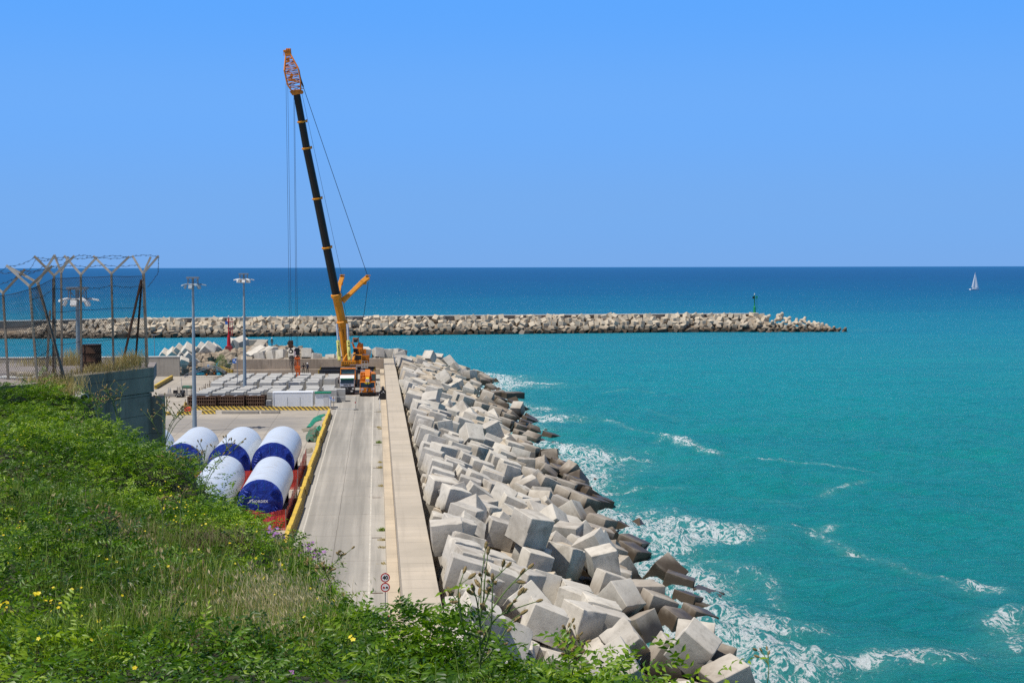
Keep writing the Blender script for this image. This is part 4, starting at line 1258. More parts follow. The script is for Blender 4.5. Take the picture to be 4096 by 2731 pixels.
# ================================================================== ARMOUR BLOCKS
def chipped_block(seed):
    r = random.Random(seed)
    bm = bmesh.new()
    bmesh.ops.create_cube(bm, size=1)
    bmesh.ops.bevel(bm, geom=list(bm.edges), offset=.013 + .012 * r.random(), segments=1, affect='EDGES', profile=.6)
    bmesh.ops.subdivide_edges(bm, edges=[e for e in bm.edges if e.calc_length() > .3], cuts=5, use_grid_fill=True)
    bmesh.ops.triangulate(bm, faces=[f for f in bm.faces if len(f.verts) > 4])
    chips = []
    for _ in range(r.randint(2, 5)):
        ax = [r.choice((-.5, .5)), r.choice((-.5, .5)), r.uniform(-.5, .5)]
        r.shuffle(ax)
        chips.append((Vector(ax), r.uniform(.06, .17)))
    if r.random() < .4:
        chips.append((Vector((r.choice((-.5, .5)), r.choice((-.5, .5)), r.choice((-.5, .5)))), r.uniform(.16, .26)))
    off = Vector((seed * 3.1, seed * 1.7, 0))
    rough_face = r.choice((None, 0, 1, 2, 2))
    for v in bm.verts:
        p = v.co.copy()
        n = mnoise.noise(p * 4 + off)
        edge = sum(1 for c in p if abs(c) > .455)
        if edge >= 2:
            v.co -= p.normalized() * (.012 + .02 * abs(n))
        else:
            v.co += p.normalized() * n * .004
        if rough_face is not None and p[rough_face] > .42:
            v.co[rough_face] += (mnoise.noise(p * 9 + off) * .024 - .006)
        for c, rad in chips:
            d = (p - c).length
            if d < rad:
                v.co -= c.normalized() * (rad - d) * .55
    me = bpy.data.meshes.new('armour_block')
    bm.to_mesh(me)
    bm.free()
    me.shade_smooth()
    me.set_sharp_from_angle(angle=R(26))
    me.materials.append(M['armour'])
    return me

BM = [chipped_block(i) for i in range(14)]
LM = [(90, 'by the traffic signs'), (104, 'past the traffic signs'), (121, 'before the front towers'), (137, 'beside the front towers'), (160, 'beside the back towers'), (182, 'by the green nets'), (202, 'before the striped barriers'), (222, 'by the striped barriers'),
      (246, 'by the small crane'), (271, 'by the white truck'), (297.2, 'by the big crane'), (999, 'at the pier head')]
rows = []
rest = []
NB = len(BLOCKS)
for i, b in enumerate(BLOCKS):
    x, y, z, qw, qx, qy, qz, dx, dy, dz = b[:10]
    q = Quaternion((qw, qx, qy, qz)).normalized()
    if i < 300:
        rows.append((x, y, z, q, (dx, dy, dz), i))
    else:
        rest.append((x, y, z, q, (dx, dy, dz), i))
lab = {}
for (x, y, z, q, s, i) in rows:
    up = max(abs((q @ Vector(a)).z) for a in ((1, 0, 0), (0, 1, 0), (0, 0, 1)))
    look = 'flat' if up > .985 else ('leaning' if up > .93 else ('tilted' if up > .82 else 'steeply tipped'))
    tone = 'dark wet' if z < -1.1 else ('pale')
    big = 'large ' if max(s) > 2.35 else ''
    ph = next(p for l, p in LM if y < l)
    if y > 297.2 and x < 3.4:
        base = f'{big}{look} {tone} concrete block behind the cross wall, {ORD[int((x + 33) // 3)]} from the rubble'
    else:
        base = f'{big}{look} {tone} concrete block, {ORD[max(0, min(9, int((x - 3.4) // 2.4)))]} from the walkway {ph}'
    lab.setdefault(base, []).append((y, x, z, q, s, i))
for base, L in lab.items():
    L.sort(key=lambda r_: r_[0])
    for n, (y, x, z, q, s, i) in enumerate(L):
        l = base
        if len(L) == 2:
            l += (', nearer one', ', farther one')[n]
        elif len(L) == 3:
            l += (', nearest one', ', middle one', ', farthest one')[n]
        elif len(L) > 3:
            l += f', {ORD[n]} in line'
        o = bpy.data.objects.new('armour_block', BM[i % len(BM)])
        COL.objects.link(o)
        o.location = (x, y, z)
        o.rotation_mode = 'QUATERNION'
        o.rotation_quaternion = q
        o.scale = s
        tag(o, l, 'concrete block', 'concrete armour blocks piled along the pier')

# the low slabs awash off the pier head
for i, (px, py, s_, e_, l) in enumerate(((2052, 1592, (3.6, 2.2, 1.5), (.04, .03, .35), 'dark wet flat slab jutting farthest into the sea near the pier head'), (1985, 1590, (3.0, 2.2, 1.6), (.05, -.06, .1), 'rust-brown wet slab lying awash between the blocks and the jutting slab'), (2130, 1738, (1.7, 1.5, 1.6), (.5, .4, .3), 'small dark rock standing alone in the foam'), (2090, 1648, (2.0, 1.8, 1.4), (.2, .5, .6), 'dark wet rock low at the waterline below the jutting slab'))):
    o = bpy.data.objects.new('armour_block', BM[(i * 3 + 1) % len(BM)])
    COL.objects.link(o)
    p = at(px, py, SEA)
    o.location = (p.x, p.y, SEA + s_[2] * .22)
    o.rotation_euler = e_
    o.scale = s_
    tag(o, l, 'concrete block', 'concrete armour blocks piled along the pier')

# ---- the far mole: crown wall, cubes, rubble, tetrapods
def mole_pt(px, back=0.0, z=-2.0):
    """point on the mole's waterline as seen at px, then back metres behind it"""
    yw = np.interp(px, [-600, 0, 587, 1500, 2700, 3300], [1359, 1355, 1352, 1342, 1329, 1326])
    p = at(px, yw, SEA)
    d = at(px + 50, np.interp(px + 50, [-600, 0, 587, 1500, 2700, 3350], [1359, 1355, 1352, 1342, 1329, 1326]), SEA) - p
    nrm = Vector((-d.y, d.x, 0)).normalized()
    q = p + nrm * back
    return Vector((q.x, q.y, z))

t = thing('mole_wall', 'long low concrete crown wall along the far breakwater', 'wall', tuple(mole_pt(1500, 9.5, 0)))
mb = MB()
o0 = t.location
pp = [-700, -200, 150, 400, 800, 1500, 2200, 2700, 3040]
hs = [3.1, 3.4, 3.7, 4.1, 4.25, 4.3, 4.25, 4.2, 4.2]
A = [mole_pt(p, 9.3, -2) - o0 for p in pp]
B = [mole_pt(p, 13.5, -2) - o0 for p in pp]
vs, fs = [], []
for a, b, h_ in zip(A, B, hs):
    vs += [(a.x, a.y, -3), (a.x, a.y, h_), (b.x, b.y, h_ - .1), (b.x, b.y, -3)]
for i in range(len(pp) - 1):
    for j in range(3):
        fs.append((i * 4 + j, i * 4 + 4 + j, i * 4 + 5 + j, i * 4 + j + 1))
fs.append((len(vs) - 4, len(vs) - 3, len(vs) - 2, len(vs) - 1))
mb.add(vs, fs)
mb.build('crown_wall', M['wall'], t)
mb = MB()
for i in range(len(pp) - 1):
    a, b = Vector((A[i].x, A[i].y, hs[i] - .05)), Vector((A[i + 1].x, A[i + 1].y, hs[i + 1] - .05))
    mb.bar(a, b, .9, .32)
mb.build('coping', M['cream'], t)

mr_ = random.Random(21)
def rand_rot(r=mr_):
    return Euler((r.uniform(0, 6.3), r.uniform(0, 6.3), r.uniform(0, 6.3))).to_matrix()
mb = MB()
px = 430.0
while px < 3060:
    for k_, (bk, z) in enumerate(((.2, -1.7), (2.2, -.5), (4.2, .9), (6.2, 1.9), (7.9, 3.15))):
        if mr_.random() < (.95 if k_ < 4 else .82):
            p = mole_pt(px + mr_.uniform(-9, 9) + (11 if k_ % 2 else 0), bk + mr_.uniform(-.5, .5), z + mr_.uniform(-.35, .35))
            s = mr_.uniform(1.55, 2.0)
            rt = rand_rot() if mr_.random() < .8 else Euler((mr_.gauss(0, .12), mr_.gauss(0, .12), mr_.uniform(0, 3))).to_matrix()
            mb.box(p, (s, s * mr_.choice((1, 1, .9)), s), rt)
    px += 20.5
vm = MB()     # the few pier blocks smaller in view join this mass
for (x, y, z, q, s, i) in rest:
    mb.box((x, y, z), s, q.to_matrix())
cub = mb.build('breakwater_cubes', M['mole'], kind='stuff', bevel=.05)
cub['label'] = 'mass of tumbled pale concrete cubes facing the far breakwater'
cub['category'] = 'concrete cubes'

def rock_mesh(name, seed, mat, sub=2, amp=.28):
    bm = bmesh.new()
    bmesh.ops.create_icosphere(bm, subdivisions=sub, radius=.5)
    for v in bm.verts:
        p = v.co.copy()
        n = mnoise.noise(p * 2.2 + Vector((seed * 5.3, seed, 0)))
        n2 = mnoise.noise(p * 6 + Vector((seed, seed * 2.1, 4)))
        v.co *= 1 + n * amp * 1.6 + n2 * amp * .4
        for ax in range(3):
            v.co[ax] = max(-.40, min(.40, v.co[ax]))
    me = bpy.data.meshes.new(name)
    bm.to_mesh(me)
    bm.free()
    me.materials.append(mat)
    return me

def rock_mass(name, spots, mat, label, cat):
    src = [rock_mesh('tmp', i, mat, 2 if i < 4 else 1) for i in range(6)]
    V, Fc, n = [], [], 0
    for (p, s, rt) in spots:
        me = mr_.choice(src)
        for v in me.vertices:
            V.append(tuple(Vector(p) + rt @ Vector((v.co.x * s[0], v.co.y * s[1], v.co.z * s[2]))))
        for f in me.polygons:
            Fc.append(tuple(n + i for i in f.vertices))
        n = len(V)
    me = bpy.data.meshes.new(name)
    me.from_pydata(V, [], Fc)
    me.materials.append(mat)
    o = link(name, me, label, cat, 'stuff')
    return o
spots = []
for i in range(620):
    px = mr_.uniform(-260, 445)
    bk = mr_.uniform(-1, 9)
    hmax = np.interp(px, [-260, 60, 200, 330], [-1.6, -.4, 2.6, 3.2])
    z = -2 + (hmax + 2) * bk / 9 + mr_.uniform(-.3, .3)
    s = mr_.uniform(.9, 2.3)
    spots.append((mole_pt(px, bk, z), (s, s * mr_.uniform(.7, 1.2), s * mr_.uniform(.6, 1)), rand_rot()))
rock_mass('rubble', spots, M['rubblepale'], 'pale broken rubble sloping into the water on the far breakwater', 'rubble')

# tetrapods
def tetrapod():
    mb = MB()
    dirs = [Vector((0, 0, 1))] + [Vector((.943 * math.cos(a), .943 * math.sin(a), -.333)) for a in (0, 2.094, 4.189)]
    for d in dirs:
        mb.tube([d * -.1, d * .25, d * 1.45, d * 1.6], [.78, .74, .48, .36], 12)
    return mb.mesh('tetrapod', M['mole'], 40)
TP = tetrapod()
tp = []
for i, (px, py) in enumerate([(2980, 1302), (3010, 1318), (3035, 1290), (3060, 1312), (3068, 1270), (3090, 1296), (3100, 1322), (3112, 1275), (3124, 1262), (3128, 1300), (3140, 1318), (3150, 1280), (3160, 1298), (3172, 1312), (3185, 1290), (3190, 1322), (3206, 1302), (3215, 1282), (3220, 1316), (3236, 1298), (3246, 1320), (3255, 1308), (3264, 1300),
                                 (3275, 1318), (3290, 1310), (3300, 1322), (3310, 1312), (3322, 1322), (3335, 1320), (3350, 1323), (3378, 1325), (3045, 1328), (3075, 1330), (3170, 1330), (3212, 1330), (3262, 1331), (3280, 1330)]):
    # the mound falls away towards its tip; each block sits on that slope
    yw = np.interp(px, [2900, 3400], [1330, 1327])
    top = np.interp(px, [2980, 3060, 3200, 3400], [4.6, 4.4, 2.2, -1.8])
    f = max(0, min(1, (yw - py) / 62))
    Y = at(px, yw, SEA).y + f * 9.0 + .8
    p = aty(px, py, Y)
    tp.append((px, p))
for i, (px, p) in enumerate(tp):
    o = bpy.data.objects.new('tetrapod', TP)
    COL.objects.link(o)
    o.location = p
    o.rotation_euler = (mr_.uniform(-.9, .9), mr_.uniform(-.9, .9), mr_.uniform(0, 6))
    s = mr_.uniform(.92, 1.12)
    o.scale = (s, s, s)
order = sorted(range(len(tp)), key=lambda i: tp[i][0])
tobs = [o for o in COL.objects if o.name.startswith('tetrapod')]
for r_, i in enumerate(order):
    where = 'high on the mound' if tp[i][1].z > 1.6 else ('half way down the mound' if tp[i][1].z > -.4 else 'dark and wet at the waterline')
    tag(tobs[i], f'four-legged tetrapod {where}, {ORD[len(tp) - 1 - r_] if len(tp) - 1 - r_ < 20 else ORD[r_]} from the ' + ('mole tip' if len(tp) - 1 - r_ < 20 else 'green light side'), 'tetrapod', 'tetrapods at the end of the far breakwater')
mb = MB()
c0 = mole_pt(3000, 4, -3)
c1 = at(3385, 1328, SEA) + Vector((0, 3, -1))
vs = []
for tt in (0, .3, .6, 1.0):
    p = c0.lerp(c1, tt)
    hh = 5.2 * (1 - tt) ** 1.1 + .4
    wd = 7.5 * (1 - tt * .6)
    vs += [(p.x, p.y - wd * .5, -3), (p.x, p.y + 1.5, -3 + hh), (p.x, p.y + 4, -3 + hh), (p.x, p.y + wd + 3, -3)]
mb.add(vs, [(i * 4 + j, i * 4 + j + 1, i * 4 + j + 5, i * 4 + j + 4) for i in range(3) for j in range(3)] + [(0, 1, 2, 3), (12, 13, 14, 15)])
cm_ = mb.build('mound', M['rubble'], kind='structure')
cm_['label'] = 'dark rubble core under the tetrapods'
# core under the near blocks and the far mole
mb = MB()
vs, fs = [], []
yy = [30] + list(range(60, 300, 12))
for y in yy:
    vs += [(3.3, y, .2), (3.4, y, -.1), (23, y, -5.2), (26, y, -9)]
for i in range(len(yy) - 1):
    for j in range(3):
        fs.append((i * 4 + j, i * 4 + j + 1, i * 4 + j + 5, i * 4 + j + 4))
mb.add(vs, fs)
vs = [(-31, 296.9, .9), (2, 297, .9), (3.3, 296.9, .9), (23, 288, -5), (20, 318, -5), (2, 322, -5), (-31, 322, -5)]
mb.add(vs, [(0, 1, 5, 6), (1, 2, 4, 5), (2, 3, 4)])
mb.build('slope_core', M['rubble'], kind='structure')['label'] = 'dark stone core between the armour blocks'
mb = MB()
vs, fs = [], []
pp = list(range(-700, 3100, 200))
for p in pp:
    a, b, c = mole_pt(p, -2, -4), mole_pt(p, 9.6, 2.3 if p > 300 else .3), mole_pt(p, 13, 2.3 if p > 300 else .3)
    vs += [tuple(a), tuple(b), tuple(c)]
for i in range(len(pp) - 1):
    for j in range(2):
        fs.append((i * 3 + j, i * 3 + j + 1, i * 3 + j + 4, i * 3 + j + 3))
mb.add(vs, fs)
mb.build('mole_core', M['rubble'], kind='structure')['label'] = 'dark stone core of the far breakwater'
# ================================================================== BIG CRANE
C0 = Vector((-5.05, 273.0, 0))
crane = thing('mobile_crane', 'huge yellow mobile crane with long black telescopic boom and lattice head', 'crane', tuple(C0))
def lc(px, py, d):
    return atd(px, py, d) - C0
AX = [lc(1386, 1452, 277.6), lc(1369, 1292, 276), lc(1345, 1180, 274.6), lc(1307, 990, 272), lc(1268, 794, 269.6), lc(1226, 593, 267), lc(1207, 487, 265.7), lc(1186, 372, 264.3)]
ph8 = math.pi / 8
mb = MB()
mb.tube([AX[0], AX[0].lerp(AX[1], .35), AX[1]], [.62, .78, .86], 8, phase=ph8)
mb.tube([AX[1], AX[2]], [.83, .84], 8, phase=ph8)
bb = mb.build('boom_base_section', M['amber'], crane)
mb = MB()
d12 = (AX[2] - AX[1]).normalized()
mb.tube([AX[1] - d12 * .55, AX[1] - d12 * .35, AX[1] + d12 * .3, AX[1] + d12 * .5], [.9, 1.1, 1.1, .92], 8, phase=ph8)
mb.tube([AX[2] - d12 * .5, AX[2] - d12 * .3, AX[2] + d12 * .12, AX[2] + d12 * .2], [.87, 1.06, 1.06, .9], 8, phase=ph8)
mb.build('base_collar', M['amber'], bb)
q = AX[1].lerp(AX[0], .33)
dq = (AX[1] - AX[0]).normalized()
zq = (Vector((.05, -1, .1)) - dq * Vector((.05, -1, .1)).dot(dq)).normalized()
text('P\nA\nR\nA\nD\nI\nS\nO', .40, M['signblack'], q + zq * .82 + dq * .2, Matrix((dq.cross(zq), dq, zq)).transposed().to_euler(), bb, ext=.01, line=.8)
rad = [.75, .72, .69, .66, .63, .60]
for i in range(2, 7):
    a, b = AX[i], AX[i + 1]
    dd = (b - a).normalized()
    s = MB().tube([a - dd * .3, b], [rad[i - 2], rad[i - 2] - .01], 10).build('boom_section', M['black'], crane, smooth=30)
    if i < 6:
        MB().tube([b - dd * .16, b - dd * .12, b + dd * .12, b + dd * .16], [rad[i - 2], rad[i - 2] + .22, rad[i - 2] + .22, rad[i - 2]], 8, phase=ph8).build('collar', M['amber'], s)
        MB().box(b + Vector((.86, 0, .12)), (.28, .3, .5)).build('guide_lug', M['amber'], s)
# boom head and lattice tip
hd = MB()
top = AX[7]
hd.box(top + Vector((0, 0, .1)), (1.75, 1.3, .75), Euler((.15, -.2, 0)).to_matrix())
for sx_ in (-1, 1):
    hd.disc(top + Vector((sx_ * .8 + .1, -.5, .05)), .36, .22, n=14)
hd.bar(top + Vector((-1.2, -.2, .2)), top + Vector((-.7, -.2, .2)), .12)
hd.bar(top + Vector((.8, -.2, .75)), top + Vector((1.35, -.2, .75)), .12)
hd.build('boom_head', M['orange'], crane, bevel=.03)
lat = MB()
LV = []
for (xl, yl, xr, yr, hw, dz) in ((1166, 363, 1202, 362, .70, 0), (1149, 338, 1203, 327, .95, 0), (1138, 286, 1194, 277, 1.15, 0), (1143, 226, 1165, 223, .42, 0)):
    a, b = lc(xl, yl, 264), lc(xr, yr, 264)
    LV.append([a + Vector((0, -hw, 0)), b + Vector((0, -hw, 0)), b + Vector((0, hw, 0)), a + Vector((0, hw, 0))])
for i in range(3):
    nn = (2, 4, 5)[i]
    for k_ in range(4):
        lat.bar(LV[i][k_], LV[i + 1][k_], .19)
    for s in range(nn):
        f0, f1 = s / nn, (s + 1) / nn
        P0 = [LV[i][k_].lerp(LV[i + 1][k_], f0) for k_ in range(4)]
        P1 = [LV[i][k_].lerp(LV[i + 1][k_], f1) for k_ in range(4)]
        for k_ in range(4):
            k2 = (k_ + 1) % 4
            lat.bar(P0[k_], P0[k2], .10)
            if (s + k_) % 2:
                lat.bar(P0[k_], P1[k2], .075)
            else:
                lat.bar(P0[k2], P1[k_], .09)
for k_ in range(4):
    lat.bar(LV[2][k_], LV[2][(k_ + 1) % 4], .14)
    lat.bar(LV[1][k_], LV[1][(k_ + 1) % 4], .14)
ltt = lat.build('lattice_tip', M['orange'], crane)
mb = MB()
tp_ = lc(1152, 214, 264)
mb.box(tp_, (1.15, .9, .9), Euler((0, -.1, 0)).to_matrix())
mb.box(tp_ + Vector((-.45, -.1, .35)), (.7, .8, .35))
mb.box(tp_ + Vector((.15, 0, .62)), (.75, .7, .4))
for s in (-.35, -.05, .25):
    mb.disc(tp_ + Vector((s, -.25, .5)), .34, .1, 'x', n=14)
mb.bar(tp_ + Vector((-.7, 0, .3)), tp_ + Vector((-.75, 0, -.45)), .1)
mb.build('sheave_head', M['orange'], ltt, bevel=.03)
mb = MB()
mb.box(lc(1153, 240, 264), (.45, .5, .75))
mb.box(lc(1168, 322, 264), (1.2, 1.2, .25))
mb.box(lc(1166, 305, 264), (.5, .5, .9), Euler((0, .35, 0)).to_matrix())
mb.build('guide_sheave', M['orange'], ltt)
mb = MB()
mb.tube([lc(1195, 283, 264), lc(1203, 318, 264.5), lc(1213, 348, 265)], [.09, .13, .13], 8)
mb.build('pendant_link', M['rust'], ltt)
# Y guying arms
def arm(px, seg, tipbox):
    mb = MB()
    pts = [lc(*p) for p in seg]
    for i, (a, b) in enumerate(zip(pts[:-1], pts[1:])):
        w0, w1 = ((.95, .72), (.72, .8), (.85, .85))[min(i, 2)]
        mb.bar(a, b, w0, w0 * .9, (0, -1, .5), w1, w1 * .9)
    o = mb.build('guy_arm', M['amber'], crane, bevel=.05)
    mb = MB()
    e = pts[-1]
    d = (pts[-1] - pts[-2]).normalized()
    mb.box(e - d * .1 + Vector((0, -.05, .35)), (.95, .9, .16))
    mb.box(e - d * .9 + Vector((-.05, 0, -.55)), (.75, .5, .55))
    mb.build('sheave_housing', M['amber'], o, bevel=.04)
    MB().box(e - d * .1 + Vector((0, -.08, .40)), (.42, .5, .16)).build('sheave', M['blacksteel'], o)
    return o
arm(0, [(1369, 1204, 275.2), (1398, 1178, 275.6), (1447, 1130, 276.6), (1474, 1108, 277)], 0)
arm(0, [(1352, 1168, 276.5), (1358, 1142, 277.3), (1370, 1106, 278.3)], 0)
mb = MB()
mb.tube([lc(1366, 1192, 275.2), lc(1388, 1183, 275.6)], .16, 8)
mb.build('arm_ram', M['chrome'], crane)
# pendant and hoist ropes
def rope(name, pts, r=.035):
    return MB().tube(pts, r, 5).build(name, M['rope'], crane)
rope('guy_rope', [lc(1213, 348, 265), lc(1470, 1102, 277)], .05)
rope('guy_rope', [lc(1207, 372, 264.8), lc(1366, 1098, 278.2)], .028)
rope('guy_rope', [lc(1473, 1128, 277), lc(1457, 1250, 279), lc(1435, 1352, 282)], .05)
rope('guy_rope', [lc(1364, 1150, 278), lc(1386, 1270, 280), lc(1408, 1372, 282)], .035)
for (a, b) in (((1144, 335), (1159, 1381)), ((1151, 342), (1166, 1381)), ((1175, 392), (1185, 1398)), ((1178, 380), (1191, 1398))):
    rope('hoist_rope', [lc(*a, 264.0), lc(*b, 264.6)], .03)
# luffing rams
for (a, b) in (((1358, 1441, 271.4), (1347, 1296, 274)), ((1398, 1441, 271.4), (1389, 1296, 274))):
    p, q_ = lc(*a), lc(*b)
    md = p.lerp(q_, .54)
    o = MB().tube([p, md], [.33, .33], 12).build('luffing_ram', M['cylyellow'], crane, smooth=40)
    MB().tube([md, q_], [.21, .21], 12).build('ram_rod', M['chrome'], o, smooth=40)
    d = (q_ - p).normalized()
    txt = 'L\nI\nE\nB\nH\nE\nR\nR' if a[0] < 1380 else 'L\nT\nM\n \n1\n5\n0\n0'
    zax = (Vector((.05, -1, .12)) - d * Vector((.05, -1, .12)).dot(d)).normalized()
    xax = d.cross(zax)
    e_ = Matrix((xax, d, zax)).transposed().to_euler()
    text(txt, .46, M['signblack'], p.lerp(md, .55) + zax * .335, e_, o, ext=.005, bold=.016, line=.82)
# superstructure
mb = MB()
mb.box((-.05, -1.8, 3.82), (2.6, .35, .62))
fb = mb.build('ram_crossbeam', M['amber'], crane, bevel=.04)
mb = MB()
for i in range(6):
    mb.disc((-1.0 + i * .38, -1.977, 3.85), .10, .012, n=12)
mb.build('lightening_hole', M['blacksteel'], fb)
mb = MB()
mb.box((-.05, .2, 3.35), (2.7, 3.6, .5))
mb.bar((-.95, -1.6, 4.0), (-.2, 3.0, 5.0), .35, .8)
mb.bar((.75, -1.6, 4.0), (1.0, 3.0, 5.0), .35, .8)
mb.bar((-.9, -1.6, 4.05), (-.35, -1.2, 5.2), .3, .4)
mb.build('slewing_platform', M['amber'], crane, bevel=.05)
MB().tube([(0, 0, 2.6), (0, 0, 3.1)], 1.35, 24).build('slew_ring', M['silver'], crane)
# winches and machinery behind the boom
mb = MB()
mw = lc(1432, 1400, 280)
mb.box(mw + Vector((0, 0, -.5)), (1.7, 2.4, 1.9))
mb.box(mw + Vector((.55, 0, .75)), (.85, 1.8, 1.0))
mb.box(mw + Vector((1.05, -.2, -.25)), (1.0, 1.4, .9))
mb.box(mw + Vector((-.35, -1.25, -.95)), (1.1, .3, .5))
mb.bar(mw + Vector((-.2, -1.3, .1)), mw + Vector((.1, -1.3, -1.2)), .22)
mb.bar(mw + Vector((.35, -1.3, .3)), mw + Vector((.3, -1.3, -1.2)), .3)
wn_ = mb.build('winch_housing', M['orange'], crane, bevel=.05)
mb = MB()
for (dx, dz, r_) in ((-.45, .12, .3), (-.3, -.55, .28)):
    mb.tube([mw + Vector((dx - .4, -1.3, dz)), mw + Vector((dx + .4, -1.3, dz))], r_, 14)
mb.build('winch_drum', M['rope'], wn_)
fr = lc(1423, 1366, 280)
mb = MB()
for s in (-1, 1):
    mb.bar(fr + Vector((s * .45, 0, .75)), fr + Vector((s * .55, 0, -.4)), .17, .35)
    mb.bar(fr + Vector((s * .55, 0, -.4)), fr + Vector((s * .32, 0, -1.1)), .17, .35)
    mb.bar(fr + Vector((s * .5, 0, -.3)), fr + Vector((s * .95, 0, -.2)), .14)
mb.box(fr + Vector((0, 0, .62)), (.85, .4, .14))
pf = mb.build('pulley_frame', M['orange'], wn_, bevel=.02)
MB().tube([fr + Vector((-.36, -.05, .2)), fr + Vector((.36, -.05, .2))], .34, 14).build('pulley', M['blacksteel'], pf)
# operator cab
oc = lc(1432, 1440, 275)
mb = MB()
mb.box(oc + Vector((0, 0, -.35)), (1.45, 1.7, .75))
mb.box(oc + Vector((0, .1, .95)), (1.4, 1.6, .12))
for sx_ in (-.66, .66):
    for sy_ in (-.7, .75):
        mb.bar(oc + Vector((sx_, sy_, -.1)), oc + Vector((sx_, sy_, .95)), .1)
cb = mb.build('operator_cab', M['amber'], crane, bevel=.03)
MB().box(oc + Vector((0, .05, .45)), (1.3, 1.42, .9)).build('cab_window', M['glass'], cb)
mb = MB()
for i in range(3):
    x = oc.x + .65 + i * .55
    mb.bar((x, oc.y - 1.2, 2.7), (x, oc.y - 1.2, 3.9), .05)
for z in (3.3, 3.9):
    mb.bar((oc.x + .65, oc.y - 1.2, z), (oc.x + 1.75, oc.y - 1.2, z), .05)
mb.box((oc.x + 1.2, oc.y - 1.0, 2.68), (1.3, .7, .06))
mb.build('handrail', M['lampwhite'], crane)
mb = MB()
cw = lc(1461, 1434, 280)
for i in range(5):
    mb.box(cw + Vector((0, 0, -.62 + i * .29)), (1.45, 2.2, .25))
mb.build('counterweight', M['orange'], crane, bevel=.03)
# carrier
mb = MB()
mb.box((0, .5, 1.55), (2.9, 17.5, .7))
mb.box((0, -5.2, 2.0), (2.7, 4.5, .35))
mb.build('carrier_frame', M['blacksteel'], crane, bevel=.04)
mb = MB()
mb.box((0, -9.6, 1.6), (2.72, 1.9, 1.5))
mb.box((0, -9.45, 3.30), (2.66, 1.9, .16))
for s in (-1, 1):
    mb.bar((s * 1.27, -10.45, 2.3), (s * 1.24, -10.25, 3.25), .13)
    mb.bar((s * 1.27, -8.6, 2.3), (s * 1.24, -8.6, 3.25), .13)
mb.box((0, -8.58, 2.8), (2.6, .08, 1.0))
cc = mb.build('carrier_cab', M['orange'], crane, bevel=.05)
MB().box((0, -9.45, 2.8), (2.5, 1.72, .92), taper=(.97, .94)).build('windscreen', M['cabglass'], cc)
for s in (-1, 1):
    MB().box((s * 1.05, -10.58, 1.3), (.35, .05, .2)).build('headlight', M['white'], cc)
for s in (-1, 1):
    for y in (-8.2, -6.3, -3.2, -1.4, 2.2, 4.1, 6.0, 7.9):
        w_ = MB().tube([(s * 1.05, y, .72), (s * 1.45, y, .72)], .72, 20).build('wheel', M['rubber'], crane, smooth=40)
        MB().tube([(s * 1.3, y, .72), (s * 1.47, y, .72)], .36, 14).build('rim', M['amber'], w_)
# outrigger beams
def hazard(c1=(.75, .75, .75), c2=(.25, .01, .015), per=.24, name='hazard_stripes', slope=1.0):
    k = NT(name)
    x, y, z = k.xyz(k.obj())
    f = k.math('FRACT', k.math('DIVIDE', k.math('ADD', x, k.math('MULTIPLY', z, slope)), per))
    return k.fin(k.mix(k.math('GREATER_THAN', f, .5), c1, c2), .5)
M['hazard'] = hazard()
M['hazblack'] = hazard((.62, .40, .02), (.014, .014, .014), .34, 'yellow_black_stripes')
for (y, zc, xl, xr) in ((-3.0, 2.32, -5.25, 4.4), (6.0, 2.25, -5.25, 4.6)):
    for s, xe in ((-1, xl), (1, xr)):
        b_ = MB().span((s * 1.4, y - .35, zc - .32), (xe, y + .35, zc + .32)).build('outrigger_beam', M['blacksteel'], crane, bevel=.03)
        mb = MB()
        mb.box((xe + s * .10, y, zc), (.2, .76, .7))
        mb.build('beam_end', M['hazblack'], b_)
        MB().tube([(xe - s * .25, y, zc - .3), (xe - s * .25, y, .25)], .17, 10).build('jack', M['chrome'], b_)
        MB().tube([(xe - s * .25, y, .02), (xe - s * .25, y, .25)], .5, 14).build('foot_pad', M['blacksteel'], b_)
mb = MB()
mb.box((3.1, -3.40, 2.35), (2.0, .06, .55), Euler((0, .15, 0)).to_matrix())
mb.build('warning_board', M['hazard'], crane)
mb = MB()
mb.box((1.35, -1.9, 3.45), (2.3, .1, .14))
mb.build('edge_stripe', M['hazard'], crane)

# hooks and clamp hanging from it
def hook_block(label, c, s=1.0, stripes=False, grp='hook blocks hanging from the big crane'):
    t = thing('hook_block', label, 'crane hook', tuple(c), 0, grp)
    mb = MB()
    for y in (-.32, .32):
        mb.box((0, y, 0), (1.1 * s, .09, 1.75 * s))
    mb.box((0, 0, .75 * s), (.95 * s, .6, .2))
    mb.box((0, 0, -.8 * s), (.9 * s, .6, .25))
    b_ = mb.build('cheek_plates', M['rust'] if not stripes else M['blacksteel'], t, bevel=.04)
    mb = MB()
    for x in (-.22, .08):
        mb.disc((x, .18, .15), .52 * s, .34, n=20)
    mb.build('sheave', M['rust'] if not stripes else M['blacksteel'], b_)
    if stripes:
        MB().box((-.42, -.39, -.35), (.34, .03, .8)).build('stripe_plate', M['hazard'], b_)
    pts = [(0, 0, -.9 * s), (0, 0, -1.25 * s)]
    for i in range(15):
        a = R(125 - i * 19)
        pts.append((.42 * s * math.cos(a), 0, -1.75 * s + .42 * s * math.sin(a)))
    MB().tube(pts, [.11, .12] + [.13] * 10 + [.11, .09, .07, .05, .03], 8).build('hook', M['blacksteel'], t, smooth=50)
    mb = MB().tube([(.42 * s * math.cos(R(a)), 0, -1.75 * s + .42 * s * math.sin(R(a))) for a in range(55, 400, 15)], .085, 8)
    mb.build('hook_ring', M['blacksteel'], t, smooth=50)
    return t
h1 = atd(1163, 1376, 264.6)
